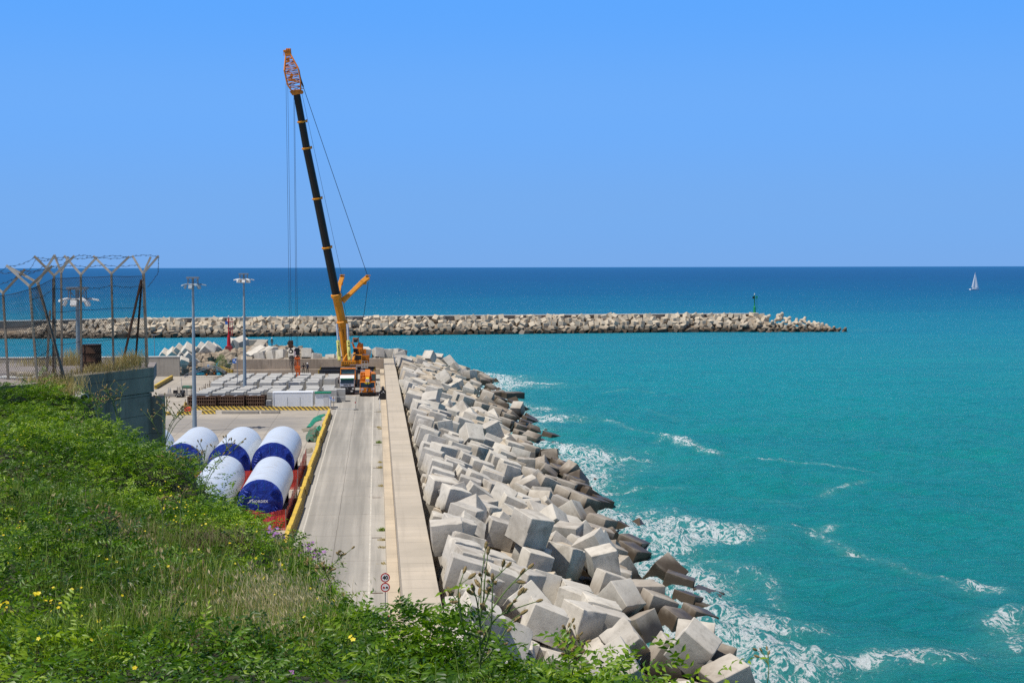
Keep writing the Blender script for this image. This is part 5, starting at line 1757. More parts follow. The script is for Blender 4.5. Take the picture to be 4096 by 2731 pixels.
hook_block('large brown hook block with black hook hanging on ropes above the wall', h1, .74)
h2 = atd(1189, 1405, 264.6)
hook_block('smaller black hook block with red and white stripes holding the orange clamp', h2, .68, True)
mb = MB()
for i in range(7):
    x0 = h1.x - .25 + i * .1
    b_ = h1.z - 2.0
    L = (3.2, 2.1, 1.6, 2.6, 3.6, 1.9, 2.3)[i]
    mb.tube([(x0, h1.y, b_), (x0 + .12 * math.sin(i * 2), h1.y + .05, b_ - L * .5), (x0 + .3 + .2 * math.cos(i), h1.y, b_ - L), (x0 + .5, h1.y - .05, b_ - L * .55), (x0 + .25, h1.y, b_)], .035, 5)
tag(mb.build('lifting_slings', M['rope']), 'tangle of thin dark slings dangling from the brown hook block', 'slings')
ct = atd(1190, 1459, 264.6)
t = thing('block_clamp', 'bright orange hydraulic block clamp hanging between the hook and the yard blocks', 'clamp', tuple(ct))
t.scale = (.56, .7, .92)
mb = MB()
for sx_ in (-.7, .7):
    mb.box((sx_, 0, .15), (.28, .75, 2.6))
mb.box((0, 0, 1.25), (1.7, .85, .32))
mb.box((0, 0, -.5), (1.75, .9, .55))
mb.box((0, 0, .45), (.75, .55, 1.4))
mb.bar((-.6, 0, 1.4), (0, 0, 1.85), .15)
mb.bar((.6, 0, 1.4), (0, 0, 1.85), .15)
fr_ = mb.build('clamp_frame', M['orangered'], t, bevel=.04)
mb = MB()
mb.box((.15, 0, -1.1), (1.5, .8, .7), taper=(.8, 1))
mb.box((-.25, 0, -1.85), (.35, .7, .9))
mb.box((.55, 0, -1.85), (.5, .7, 1.0))
mb.build('jaw', M['orangered'], t, bevel=.04)
mb = MB()
for i in range(4):
    for s in (-1, 1):
        mb.box((s * .70, -.40, .0 + i * .28), (.14, .08, .15))
mb.build('slot', M['blacksteel'], fr_)
mb = MB()
mb.tube([(-.15, 0, 1.85), (-.2, 0, 2.9)], .06, 6)
mb.tube([(.15, 0, 1.85), (.2, 0, 2.9)], .06, 6)
mb.build('shackle_chain', M['blacksteel'], t)

# ================================================================== TRUCK
t = thing('truck', 'white and green lorry parked nose-on before the big crane', 'truck', (-4.92, 248.0, 0))
mb = MB()
prof = [(0, .95), (-.02, 1.75), (.28, 2.62), (.55, 2.72), (2.1, 2.92), (2.1, .95)]
mt = Matrix(((0, 0, 1, -1.2), (1, 0, 0, 0), (0, 1, 0, 0), (0, 0, 0, 1)))
mb.prism(prof, mt, 2.4)
cab_ = mb.build('cab', M['silver'], t, bevel=.07)
mb = MB()
mb.prism([(.28, 2.60), (.72, 2.84), (2.1, 3.02), (2.12, 2.6)], Matrix(((0, 0, 1, -1.17), (1, 0, 0, .02), (0, 1, 0, .12), (0, 0, 0, 1))), 2.34)
mb.build('roof_fairing', M['white'], cab_, bevel=.06)
mb = MB()
mb.bar((-1.12, .2, 2.62), (1.12, .2, 2.62), .2, .22)
mb.build('sun_visor', M['green'], cab_, bevel=.03)
mb = MB()
mb.add([(-1.08, -.055, 1.92), (1.08, -.055, 1.92), (1.05, .18, 2.56), (-1.05, .18, 2.56), (-1.08, .1, 1.92), (1.08, .1, 1.92), (1.05, .33, 2.56), (-1.05, .33, 2.56)],
       [(0, 1, 2, 3), (5, 4, 7, 6), (0, 4, 5, 1), (3, 2, 6, 7), (0, 3, 7, 4), (1, 5, 6, 2)])
mb.build('windscreen', M['glass'], cab_)
mb = MB()
mb.box((0, -.06, 1.1), (2.2, .12, .55))
mb.build('grille', M['blacksteel'], cab_, bevel=.03)
mb = MB().tube([(.13 * math.cos(a_ * .4), -.135, 1.14 + .13 * math.sin(a_ * .4)) for a_ in range(17)], .018, 5)
for a_ in (90, 210, 330):
    mb.bar((0, -.135, 1.14), (.13 * math.cos(R(a_)), -.135, 1.14 + .13 * math.sin(R(a_))), .03, .02)
mb.build('badge', M['chrome'], cab_)
mb = MB()
mb.box((0, -.12, .60), (2.42, .32, .48))
mb.box((0, -.06, .3), (2.3, .3, .16))
mb.build('bumper', M['blacksteel'], cab_, bevel=.05)
for s in (-1, 1):
    MB().box((s * .98, -.15, 1.0), (.38, .1, .22)).build('headlight', M['lampwhite'], cab_, bevel=.03)
    MB().box((s * .75, -.295, .62), (.35, .03, .2)).build('fog_light', M['lampwhite'], cab_)
    mb = MB()
    mb.box((s * 1.42, -.05, 2.2), (.22, .12, .62))
    mb.bar((s * 1.18, .05, 2.55), (s * 1.42, 0, 2.5), .05)
    mb.build('mirror', M['blacksteel'], cab_, bevel=.02)
text('KOCA OK', .26, M['signblack'], (0, -.035, 1.64), (R(89), 0, 0), cab_, ext=.004, bold=.01)
mb = MB()
mb.box((0, 4.8, .95), (1.0, 7.6, .3))
mb.box((0, 6.0, 1.5), (2.4, 6.8, .75))
mb.build('flatbed', M['blacksteel'], t, bevel=.03)
for s in (-1, 1):
    for y in (1.2, 4.2, 7.0, 8.3):
        w_ = MB().tube([(s * .85, y, .5), (s * 1.18, y, .5)], .5, 18).build('wheel', M['rubber'], t, smooth=40)
        MB().tube([(s * 1.1, y, .5), (s * 1.2, y, .5)], .26, 12).build('rim', M['silver'], w_)

# ================================================================== SMALL CRANE
t = thing('small_crane', 'compact orange mobile crane parked beside the lorry with its boom folded forward', 'crane', (-1.56, 244.8, 0))
mb = MB()
mb.box((0, .6, 1.0), (2.55, 1.3, .82))
mb.box((0, 4.8, 1.25), (2.5, 7.4, .55))
mb.box((0, .85, 2.28), (2.5, 1.4, .12))
for s in (-1, 1):
    mb.bar((s * 1.2, 0, 1.4), (s * 1.18, .18, 2.25), .12)
    mb.bar((s * 1.2, 1.45, 1.4), (s * 1.2, 1.45, 2.25), .12)
mb.box((0, 1.5, 1.8), (2.45, .1, .9))
bd = mb.build('carrier', M['orange'], t, bevel=.04)
MB().box((0, .78, 1.82), (2.3, 1.3, .82), taper=(.97, .9)).build('windscreen', M['glass'], bd)
for s in (-1, 1):
    mk_ = MB().box((s * .88, -.07, 1.18), (.55, .03, .38)).build('hazard_plate', M['hazard'], bd)
    MB().box((s * 1.0, -.07, .78), (.26, .03, .14)).build('headlight', M['lampwhite'], bd)
    mb = MB()
    mb.box((s * 1.42, -.02, 1.95), (.16, .14, .5))
    mb.bar((s * 1.2, .08, 2.2), (s * 1.42, 0, 2.2), .05)
    mb.build('mirror', M['blacksteel'], bd, bevel=.02)
MB().box((0, -.12, .5), (2.35, .28, .3)).build('bumper', M['blacksteel'], bd, bevel=.03)
for s in (-1, 1):
    for y in (.75, 3.0, 5.6, 7.2):
        w_ = MB().tube([(s * .85, y, .58), (s * 1.28, y, .58)], .58, 18).build('wheel', M['rubber'], t, smooth=40)
        MB().tube([(s * 1.2, y, .58), (s * 1.30, y, .58)], .3, 12).build('rim', M['orange'], w_)
mb = MB()
mb.box((.1, 4.6, 2.3), (2.2, 3.6, .9))
mb.box((.0, 6.6, 2.9), (2.3, 1.4, 1.3))
mb.build('slewing_platform', M['orange'], t, bevel=.05)
oc_ = MB().box((.95, 3.6, 2.75), (.8, 1.6, 1.6)).build('operator_cab', M['orange'], t, bevel=.05)
mb = MB()
mb.box((.95, 2.77, 2.85), (.66, .06, 1.15))
mb.box((1.36, 3.6, 2.95), (.05, 1.2, .9))
mb.build('cab_window', M['cabglass'], oc_)
mb = MB()
mb.bar((0, 6.8, 3.5), (0, 1.4, 2.85), .85, .95)
mb.bar((0, 1.5, 2.86), (0, .7, 2.76), .7, .75)
bo = mb.build('boom', M['orange'], t, bevel=.05)
mb = MB()
mb.bar((0, .72, 2.76), (0, -.5, 2.58), .55, .6)
bh = mb.build('boom_head', M['brightyellow'], bo, bevel=.04)
MB().box((0, -.55, 2.6), (.62, .05, .6)).build('chevron_plate', M['hazard'], bh)
mb = MB()
for s in (-.2, .1):
    mb.disc((s, -.45, 2.2), .22, .1, 'x', n=14)
mb.box((0, -.45, 2.2), (.9, .2, .16))
mb.build('sheave', M['brightyellow'], bh)
mb = MB()
for s in (-.08, .08):
    mb.tube([(s, -.6, 2.3), (s, -.6, 1.3)], .025, 5)
hk = mb.build('hook_rope', M['rope'], bo)
mb = MB()
mb.box((0, -.6, 1.1), (.34, .26, .55))
mb.tube([(0, -.6, .85)] + [(.15 * math.cos(R(a_)), -.6, .6 + .15 * math.sin(R(a_))) for a_ in range(90, -170, -26)], .055, 6)
mb.build('hook', M['blacksteel'], bo, bevel=.02)
MB().box((-.1, -.745, 1.12), (.12, .02, .42)).build('stripe_plate', M['hazard'], bo)
mb = MB()
for y in (2.0, 6.4):
    pass
for (x, z) in ((-1.2, 2.4), (-.7, 2.4), (-1.2, 3.2), (-.7, 3.2)):
    mb.bar((x, 1.8, z), (x, 7.0, z + .15), .08)
for i in range(7):
    y = 1.8 + i * .8
    mb.bar((-1.2, y, 2.4), (-.7, y, 2.4), .06)
    mb.bar((-1.2, y, 3.2), (-.7, y, 3.2), .06)
    mb.bar((-1.2, y, 2.4), (-1.2, y, 3.2), .06)
    mb.bar((-.7, y, 2.4), (-.7, y, 3.2), .06)
    if i < 6:
        mb.bar((-1.2, y, 2.4 if i % 2 else 3.2), (-1.2, y + .8, 3.2 if i % 2 else 2.4), .05)
        mb.bar((-1.2, y, 3.2), (-.7, y + .8, 3.2), .05)
mb.bar((-1.2, 1.8, 2.4), (-.7, 1.8, 3.2), .06)
mb.bar((-.7, 1.8, 2.4), (-1.2, 1.8, 3.2), .06)
mb.build('folded_jib', M['orange'], t)
MB().sphere((.55, 2.5, 2.75), .17).build('beacon_lamp', M['redplastic'], t, smooth=60)

# ================================================================== HIGH LAMP MASTS
def lamp_mast(loc, h, label, head_rot=0.0, pale=True):
    t = thing('lamp_mast', label, 'lamp mast', loc, 0, 'tall floodlight masts on the quay')
    MB().tube([(0, 0, 0), (0, 0, h * .5), (0, 0, h - 1.2)], [.30, .22, .145], 14).build('mast', M['bluegrey'], t, smooth=40)
    MB().box((0, 0, 1.0), (.5, .42, 1.0)).build('service_door', M['bluegrey'], t, bevel=.02)
    mb = MB()
    mb.box((0, 0, h - .12), (1.55, 1.15, .14))
    mb.box((0, 0, h - .24), (1.6, 1.2, .06))
    for sx_ in (-.62, .62):
        for sy_ in (-.42, .42):
            mb.bar((sx_, sy_, h - .95), (sx_, sy_, h - .2), .07)
        mb.bar((sx_, 0, h - .3), (sx_ * .4, 0, h - .8), .06)
    mb.tube([(0, 0, h - 1.2), (0, 0, h - .2)], .16, 10)
    mb.build('canopy', M['steel'], t)
    mb = MB()
    mb.tube([(.85 * math.cos(a_ * .3142), .85 * math.sin(a_ * .3142), h - 1.0) for a_ in range(21)], .06, 6)
    for a_ in range(4):
        mb.bar((-.85 * math.cos(a_ * .785), -.85 * math.sin(a_ * .785), h - 1.0), (.85 * math.cos(a_ * .785), .85 * math.sin(a_ * .785), h - 1.0), .05)
    mb.build('lamp_ring', M['steel'], t)
    for i in range(10):
        a_ = i * math.pi / 5 + head_rot
        up = i % 2 == 0
        rt = Matrix.Rotation(a_, 3, 'Z')
        mb = MB()
        if up:
            c = rt @ Vector((1.28, 0, 0)) + Vector((0, 0, h - 1.05))
            mb.box(c, (.95, .42, .15), rt @ Matrix.Rotation(R(12), 3, 'Y'), taper=(.8, .8))
            mb.bar(rt @ Vector((.8, 0, 0)) + Vector((0, 0, h - 1.0)), c, .06)
        else:
            c = rt @ Vector((.95, 0, 0)) + Vector((0, 0, h - 1.35))
            mb.box(c, (.26, .5, .45), rt @ Matrix.Rotation(R(-25), 3, 'Y'))
            mb.bar(rt @ Vector((.85, 0, 0)) + Vector((0, 0, h - 1.0)), c, .05)
        mb.build('floodlight', M['lampwhite'] if pale else M['bluegrey'], t, bevel=.03)
    return t
lamp_mast((-23.4, 195, 0), 19.85, 'tall grey lamp mast with dark floodlights rising behind the tower sections', .1, False)
lamp_mast((-21.4, 246, 0), 20.1, 'tall grey lamp mast with white floodlights standing among the yard blocks', .35)
lamp_mast((-24.0, 123.5, 0), 19.5, 'lamp mast with white floodlights seen through the chain-link fence', .2)

# ================================================================== TOWER SECTIONS
def tower(x, y0, dia, L, label, cover=True, txt=None):
    r = dia / 2
    zc = r + .28
    t = thing('tower_section', label, 'tower section', (x, y0, 0), 0, 'white wind tower sections stored on the quay')
    mb = MB()
    n, m_ = 64, 10
    b0 = len(mb.v)
    for j in range(m_ + 1):
        for i in range(n):
            a_ = 2 * math.pi * i / n
            mb.v.append((r * math.cos(a_), L * j / m_, zc + r * math.sin(a_)))
    for j in range(m_):
        for i in range(n):
            a_, c_ = j * n + i, j * n + (i + 1) % n
            mb.f.append((a_, a_ + n, c_ + n, c_))
            mb.mi.append(0)
    mb.f.append(tuple(m_ * n + i for i in range(n)))
    mb.mi.append(0)
    mb.f.append(tuple(reversed(range(n))))
    mb.mi.append(0)
    mb.build('shell', M['tower'], t, smooth=35)
    if cover:
        rr = random.Random(int(x * 10 + y0))
        seed = Vector((x, y0, 1))
        mb = MB()
        rings, seg = 12, 72
        V = [(0, -.03, zc)]
        for j in range(1, rings + 1):
            for i in range(seg):
                a_ = 2 * math.pi * i / seg
                q_ = r * 1.006 * j / rings
                p = Vector((q_ * math.cos(a_), 0, q_ * math.sin(a_)))
                # slack tarp: gathers run in from the lashings and the belly sags
                f = (j / rings)
                w = .07 * mnoise.noise(p * 1.3 + seed) + .05 * mnoise.noise(Vector((a_ * 3.2, f * 1.2, x))) * f
                w += .10 * (1 - f * f)
                if j == rings:
                    w = 0.0
                V.append((p.x, -.035 - w * .9 if j < rings else -.02, zc + p.z))
        F_ = [(0, 1 + i, 1 + (i + 1) % seg) for i in range(seg)]
        for j in range(rings - 1):
            for i in range(seg):
                a_, c_ = 1 + j * seg + i, 1 + j * seg + (i + 1) % seg
                F_.append((a_, a_ + seg, c_ + seg, c_))
        bl = 1 + (rings - 1) * seg
        b2 = len(V)
        for i in range(seg):
            a_ = 2 * math.pi * i / seg
            wv = .16 + .05 * math.sin(i * 1.7)
            V.append((r * 1.008 * math.cos(a_), wv, zc + r * 1.008 * math.sin(a_)))
        for i in range(seg):
            F_.append((bl + i, b2 + i, b2 + (i + 1) % seg, bl + (i + 1) % seg))
        mb.add(V, F_)
        cv = mb.build('cover', M['bluetarp'], t, smooth=50)
        # loose folds pulled out where the sheet is lashed
        for (a_, s_) in ((28, 1), (152, -1), (10, 1), (-22, 1), (170, -1)):
            a_ = R(a_ + rr.uniform(-6, 6))
            mb = MB()
            u = Vector((math.cos(a_), 0, math.sin(a_)))
            v_ = Vector((-u.z, 0, u.x))
            c_ = Vector((0, -.12, zc)) + u * r * .82
            for q_ in range(3):
                a0 = c_ + v_ * (.22 * (q_ - 1)) + u * .25
                a1 = a0 - u * rr.uniform(.5, .85) + v_ * rr.uniform(-.25, .25)
                md = (a0 + a1) / 2 + Vector((0, -.16, 0))
                sd_ = v_ * .13
                mb.add([a0 + Vector((0, .08, 0)), md + sd_, a1 + Vector((0, .04, 0)), md - sd_ + Vector((0, .07, 0)), md + Vector((0, .14, 0))], [(0, 1, 2), (0, 2, 3), (0, 4, 1), (1, 4, 2), (2, 4, 3), (3, 4, 0)])
            mb.build('fold', M['bluetarp'], cv)
        mb = MB()
        for sx_ in (-.32, .34):
            mb.bar((sx_, -.155, zc + r * .52), (sx_, -.10, zc + r * .93), .02, .02)
        mb.build('seam', M['signblue'], cv)
        if txt:
            text(txt, .28, M['signwhite'], (.0, -.26, zc + .1), (R(90), 0, 0), cv, ext=.004, space=1.15, bold=.008)
            mb = MB()
            mb.prism([(-.85, .0), (-.55, .12), (-.5, .2), (-.82, .1)], Matrix.Translation((0, -.27, zc + .12)) @ Matrix.Rotation(R(90), 4, 'X'), .008)
            mb.prism([(-1.0, -.18), (-.72, -.02), (-.68, .06), (-.95, -.08)], Matrix.Translation((0, -.27, zc + .12)) @ Matrix.Rotation(R(90), 4, 'X'), .008)
            mb.build('emblem', M['signwhite'], cv)
    for y in (1.2, L - 1.6):
        mb = MB()
        pl = [(-r * .8, 0), (r * .8, 0), (r * .8, .75)]
        for i in range(9):
            a_ = R(-38 - i * 13)
            pl.append((r * 1.0 * math.cos(a_), zc + (r + .01) * math.sin(a_)))
        pl.append((-r * .8, .75))
        mb.prism(pl, Matrix.Translation((0, y + .5, 0)) @ Matrix.Rotation(R(90), 4, 'X'), .5)
        mb.build('cradle', M['rust'], t)
    return t
tower(-9.45, 121.5, 3.65, 15, 'white tower section with lettered blue cover, front row beside the road', True, 'NORDEX')
tower(-13.85, 111.5, 3.65, 26, 'white tower section half hidden by the bushes, front row', True)
tower(-9.95, 144.0, 4.02, 15, 'white tower section with blue cover, back row nearest the green nets', True)
tower(-14.1, 144.0, 4.02, 15, 'white tower section with blue cover, middle of the back row', True, '         X')
tower(-18.6, 144.4, 4.02, 15, 'white tower section with blue cover, back row just right of the shrub slope', True)
tower(-23.2, 144.6, 4.02, 15, 'white tower section peeping past the retaining wall column', True)

# orange-red debris netting round the two rows
def netting():
    k = NT('red_netting')
    o = k.obj()
    x, y, z = k.xyz(o)
    n = k.noise(k.vmul(o, (2.5, 2.5, .5)), 1.2, 5)
    col = k.mix(k.rng(n, .35, .65), (.50, .025, .02), (.62, .06, .035))
    u = k.math('FRACT', k.math('MULTIPLY', k.math('ADD', x, y), 7.0))
    v = k.math('FRACT', k.math('MULTIPLY', z, 11.0))
    hole = k.math('MULTIPLY', k.math('GREATER_THAN', u, .42), k.math('GREATER_THAN', v, .35))
    tr = k.n('ShaderNodeBsdfTransparent')
    mxs = k.n('ShaderNodeMixShader')
    k.fin(col, .6)
    k.set(mxs, 0, k.math('MULTIPLY', hole, .62))
    k.l(k.b.outputs[0], mxs.inputs[1])
    k.l(tr.outputs[0], mxs.inputs[2])
    k.l(mxs.outputs[0], k.out.inputs[0])
    return k.m
M['netting'] = netting()
def net_run(mb, a, b, h0, h1, n=26, wob=.10, seed=0):
    a, b = Vector(a), Vector(b)
    d = (b - a)
    s = Vector((-d.y, d.x, 0)).normalized()
    V, F_ = [], []
    for i in range(n + 1):
        f = i / n
        for j in range(5):
            g_ = j / 4
            h = (h0 + (h1 - h0) * f) * (1 + .05 * math.sin(i * .9 + seed)) - .12 * math.sin(f * math.pi * 3) ** 2
            p = a + d * f + s * wob * mnoise.noise(Vector((i * .55, j * .8, seed))) + Vector((0, 0, h * g_ + .02))
            V.append(p)
    for i in range(n):
        for j in range(4):
            F_.append((i * 5 + j, i * 5 + j + 1, i * 5 + j + 6, i * 5 + j + 5))
    mb.add(V, F_)
def net_thing(label, x0, x1, y0, y1, h, seed):
    t = thing('safety_netting', label, 'safety netting', ((x0 + x1) / 2, y0, 0), 0, 'red plastic netting round the tower sections')
    o_ = Vector(((x0 + x1) / 2, y0, 0))
    mb = MB()
    net_run(mb, Vector((x0, y0, 0)) - o_, Vector((x1, y0, 0)) - o_, h, h, 22, .12, seed)
    mb.build('front_run', M['netting'], t)
    mb = MB()
    net_run(mb, Vector((x1, y0, 0)) - o_, Vector((x1, y1, 0)) - o_, h, h * 1.05, 36, .12, seed + 3)
    mb.build('side_run', M['netting'], t)
    for (x, y) in [(x1, y0), (x1, y0 + 5), (x1, y0 + 10), (x1, y1), ((x0 + x1) / 2, y0), (x0, y0)]:
        MB().tube([Vector((x, y, 0)) - o_, Vector((x, y, h + .12)) - o_], .025, 6).build('stake', M['steel'], t)
net_thing('red plastic netting around the front tower pair beside the yellow barrier', -16.2, -7.35, 120.3, 137.5, 1.6, 1)
net_thing('red plastic netting around the back tower row', -21.5, -7.55, 142.6, 160, 1.75, 7)

# ================================================================== BARRIERS
def barrier_mesh(L, mats, w=.56, h=.8, wt=.20):
    mb = MB()
    pl = [(-w / 2, 0), (w / 2, 0), (w / 2, h * .12), (wt / 2 + .06, h * .42), (wt / 2, h), (-wt / 2, h), (-wt / 2 - .06, h * .42), (-w / 2, h * .12)]
    mb.prism(pl, Matrix(((1, 0, 0, 0), (0, 0, 1, -L / 2), (0, 1, 0, 0), (0, 0, 0, 1))), L)
    me = mb.mesh('barrier', mats)
    return me
def yellow_weathered(name, stripes):
    k = NT(name)
    o = k.obj()
    x, y, z = k.xyz(o)
    n, n2 = k.noise(o, .9, 6), k.noise(o, 6, 5)
    col = k.mix(k.rng(n, .35, .7), (.64, .43, .045), (.50, .34, .05))
    if stripes:
        f = k.math('FRACT', k.math('DIVIDE', k.math('ADD', y, k.math('MULTIPLY', z, -1.15)), .62))
        col = k.mix(k.math('MULTIPLY', k.rng(f, .50, .53), .92), col, (.035, .028, .02))
    else:
        # dark diagonal bands sprayed low on the road face
        f = k.math('FRACT', k.math('DIVIDE', k.math('ADD', y, k.math('MULTIPLY', z, .9)), .55))
        low = k.rng(z, .5, .62, 1, 0)
        col = k.mix(k.math('MULTIPLY', k.math('MULTIPLY', k.rng(f, .45, .5), low), .9), col, (.05, .04, .025))
    col = k.mix(k.math('MULTIPLY', k.rng(n2, .55, .78), .6), col, (.30, .24, .15))
    return k.fin(col, .75)
M['barlong'] = yellow_weathered('weathered_yellow_barrier', False)
M['barstripe'] = yellow_weathered('striped_yellow_barrier', True)
bm_long = barrier_mesh(6.85, [M['barlong']], .7, .85, .34)
ys_ = [100.5 + 6.9 * i for i in range(17)]
for i, y in enumerate(ys_):
    o = bpy.data.objects.new('road_barrier', bm_long)
    COL.objects.link(o)
    o.location = (-6.85 + .06 * math.sin(i * 2.1), y, .004)
    o.rotation_euler = (0, 0, .008 * math.sin(i * 1.3))
    k_ = len(ys_) - 1 - i
    tag(o, f'yellow concrete barrier length along the road, {ORD[k_]} from the gate end', 'barrier', 'yellow barrier along the road')
bm_st = barrier_mesh(1.93, [M['barstripe']], .50, .52, .22)
n_ = 11
for i in range(n_):
    px = 1293 - i * 53.2
    p = at(px, 1639.5 + .25 * math.sin(i * .6) - .05 * i, 0)
    o = bpy.data.objects.new('striped_barrier', bm_st)
    COL.objects.link(o)
    o.location = p
    o.rotation_euler = (0, 0, R(90) + .01 * math.sin(i))
    tag(o, f'yellow and black striped barrier block, {ORD[i]} from the warning signs', 'barrier', 'striped barriers fencing the block yard')
for (px, py, rz, l) in ((743, 1622, R(12), 'striped barrier block turning the corner beside the brown formwork'), (736.5, 1659, R(90), 'lone striped barrier block on the apron left of the mast'), (835, 1655, R(90), 'lone striped barrier block on the apron right of the mast'), (655, 1660, R(90), 'lone striped barrier block beside the retaining wall column')):
    o = bpy.data.objects.new('striped_barrier', bm_st)
    COL.objects.link(o)
    o.location = at(px, py, 0)
    o.rotation_euler = (0, 0, rz)
    tag(o, l, 'barrier', 'striped barriers fencing the block yard')
M['greybar'] = concrete('grey_barrier_concrete', (.40, .37, .32), (.32, .29, .25), .8, streak=.3)
for (a, b, l) in (((888, 1654), (1036, 1654), 'long low grey concrete kerb unit lying on the apron'), ((1046, 1653), (1120, 1653), 'short grey concrete kerb unit lying on the apron')):
    pa, pb = at(*a), at(*b)
    o = MB().bar((pa - (pa + pb) / 2) + Vector((0, 0, .22)), (pb - (pa + pb) / 2) + Vector((0, 0, .22)), .55, .42).build('kerb_unit', M['greybar'], bevel=.04)
    o.location = (pa + pb) / 2
    tag(o, l, 'concrete kerb')
p = at(751, 1644)
t = thing('plastic_barrier', 'small bright red plastic barrier in front of the brown formwork', 'barrier', tuple(p))
MB().box((0, 0, .32), (.95, .38, .62), taper=(.96, .5)).build('body', M['redplastic'], t, bevel=.05)
MB().box((0, 0, .04), (1.0, .46, .08)).build('foot', M['redplastic'], t)
pa, pb = at(622, 1556), at(688, 1517)
o = MB().bar((0, 0, .4), (pb - pa) + Vector((0, 0, .4)), .42, .75).build('long_barrier', M['barlong'], bevel=.06)
o.location = pa
tag(o, 'long yellow barrier lying slantwise on the far apron beside the retaining wall column', 'barrier')
o = MB().span((0, -.25, 0), tuple(at(742, 1588) - at(634, 1588) + Vector((0, .25, .55)))).build('kerb_unit', M['greybar'], bevel=.04)
o.location = at(634, 1588)
tag(o, 'grey concrete kerb with black bags leaning on it', 'concrete kerb')

# ================================================================== BLOCK YARD
yb = []
for i in range(4):
    r_ = random.Random(70 + i)
    bm = bmesh.new()
    bmesh.ops.create_cube(bm, size=1)
    for v in bm.verts:
        v.co = Vector((v.co.x * 1.96, v.co.y * 1.96, (v.co.z + .5) * 1.98))
    bmesh.ops.bevel(bm, geom=list(bm.edges), offset=.022, segments=1, affect='EDGES')
    me = bpy.data.meshes.new('yard_block')
    bm.to_mesh(me)
    bm.free()
    me.materials.append(M['yardblock'])
    yb.append(me)
yr = random.Random(9)
def yard_block(x, y, rz, l):
    o = bpy.data.objects.new('yard_block', yr.choice(yb))
    COL.objects.link(o)
    o.location = (x, y, .004)
    o.rotation_euler = (0, 0, rz)
    o.scale = (1, 1, yr.choice((1, 1, .985, 1.015)))
    tag(o, l, 'concrete block', 'new grey blocks cast in the yard')
for row in range(5):
    for c in range(8):
        if row == 0 and c == 7:
            continue
        sh = (row * .36 - .5) if c < 4 else (.25 * math.sin(row + c))
        yard_block(-26.3 + c * 2.68 + sh * (.9 if c % 2 else .75) + yr.uniform(-.1, .1), 231.8 + row * 2.72 + yr.uniform(-.12, .12), yr.gauss(0, .02), f'smooth grey block, near yard group, {ORD[row]} row back, {ORD[c]} column from the posts')
for row in range(9):
    for c in range(8):
        if (row == 8 and c in (6,)) or (c == 7 and row < 3):
            continue
        sh = .10 * row - .3 + (.25 if (row + c) % 3 == 0 else 0)
        yard_block(-26.3 + c * 2.62 + sh + yr.uniform(-.16, .16), 250.8 + row * 2.62 + yr.uniform(-.12, .12), yr.gauss(0, .03), f'smooth grey block, far yard group, {ORD[row]} row back, {ORD[c]} column from the posts')
p = at(1356, 1607)
yard_block(p.x, p.y + 1.0, .01, 'single smooth grey block standing beside the gate panel and the lorry')
# rebar posts fencing the left of the yard
mb = MB()
t = thing('post_fence', 'row of thin rusty posts linked by wire beside the yard blocks', 'fence', (-28.2, 224, 0))
for i in range(36):
    y = i * 1.95
    MB().tube([(.06 * math.sin(i * 3), y, 0), (.1 * math.sin(i * 1.7), y, 1.65 + .25 * math.sin(i * 2.3))], .045, 6).build('post', M['rust'], t)
mb = MB()
for z in (.6, 1.45):
    mb.tube([(.05 * math.sin(i), i * 1.95, z + .05 * math.sin(i * 1.9)) for i in range(36)], .015, 4)
mb.build('wire', M['wire'], t)

M['rustrib'] = paint('rust_ribs', (.23, .14, .09), .8, .4, 3.0, grime=.4, grimec=(.06, .03, .02))
# formwork, container, cabin
def formwork(a, b, py0, py1, label):
    pa, pb = at(a, py1), at(b, py1)
    pa, pb = Vector((pa.x, pa.y, 0)), Vector((pb.x, pb.y, 0))
    L = (pb - pa).length
    t = thing('formwork', label, 'steel formwork', tuple(pa), math.atan2((pb - pa).y, (pb - pa).x), 'rusty steel block moulds behind the striped barriers')
    H = 1.62
    mb = MB()
    mb.span((0, .2, 0), (L, .26, H))
    mb.span((0, .26, 0), (.06, 1.9, H))
    mb.span((L - .06, .26, 0), (L, 1.9, H))
    mb.span((0, 1.9, 0), (L, 1.96, H))
    mb.build('skin_plate', M['rust'], t)
    mb = MB()
    n = int(L / .33)
    for i in range(n + 1):
        x = .05 + (L - .1) * i / n
        mb.span((x - .03, .03, 0), (x + .03, .195, H))
    for z in (.05, .55, 1.08, 1.58):
        mb.span((0, .0, z - .04), (L, .12, z + .04))
    mb.build('ribs', M['rustrib'], t)
    mb = MB()
    for x in (L * .25, L * .7):
        mb.box((x, .25, H + .06), (.55, .2, .08), Euler((0, -.25, .5)).to_matrix())
    mb.build('clamp_plate', M['lampwhite'], t)
formwork(751, 862, 1585, 1629, 'rusty brown ribbed steel mould behind the red plastic barrier')
formwork(863, 975, 1582, 1627, 'rusty brown ribbed steel mould, middle one of the row')
formwork(984, 1058, 1583, 1625, 'rusty brown ribbed steel mould, closest to the white container')
p = Vector((-15.45, 224.6, 0))
t = thing('container', 'white site container behind the striped barriers', 'container', tuple(p))
mb = MB()
mb.span((0, 0, .12), (5.9, 2.4, 2.38))
body = mb.build('body', M['white'], t, bevel=.03)
mb = MB()
mb.span((-.04, -.04, 2.385), (5.94, 2.44, 2.46))
for x in (.06, 5.84):
    mb.box((x, -.02, 1.25), (.14, .1, 2.3))
mb.span((-.04, -.04, 0), (5.94, 2.44, .115))
mb.build('frame', M['white'], t, bevel=.02)
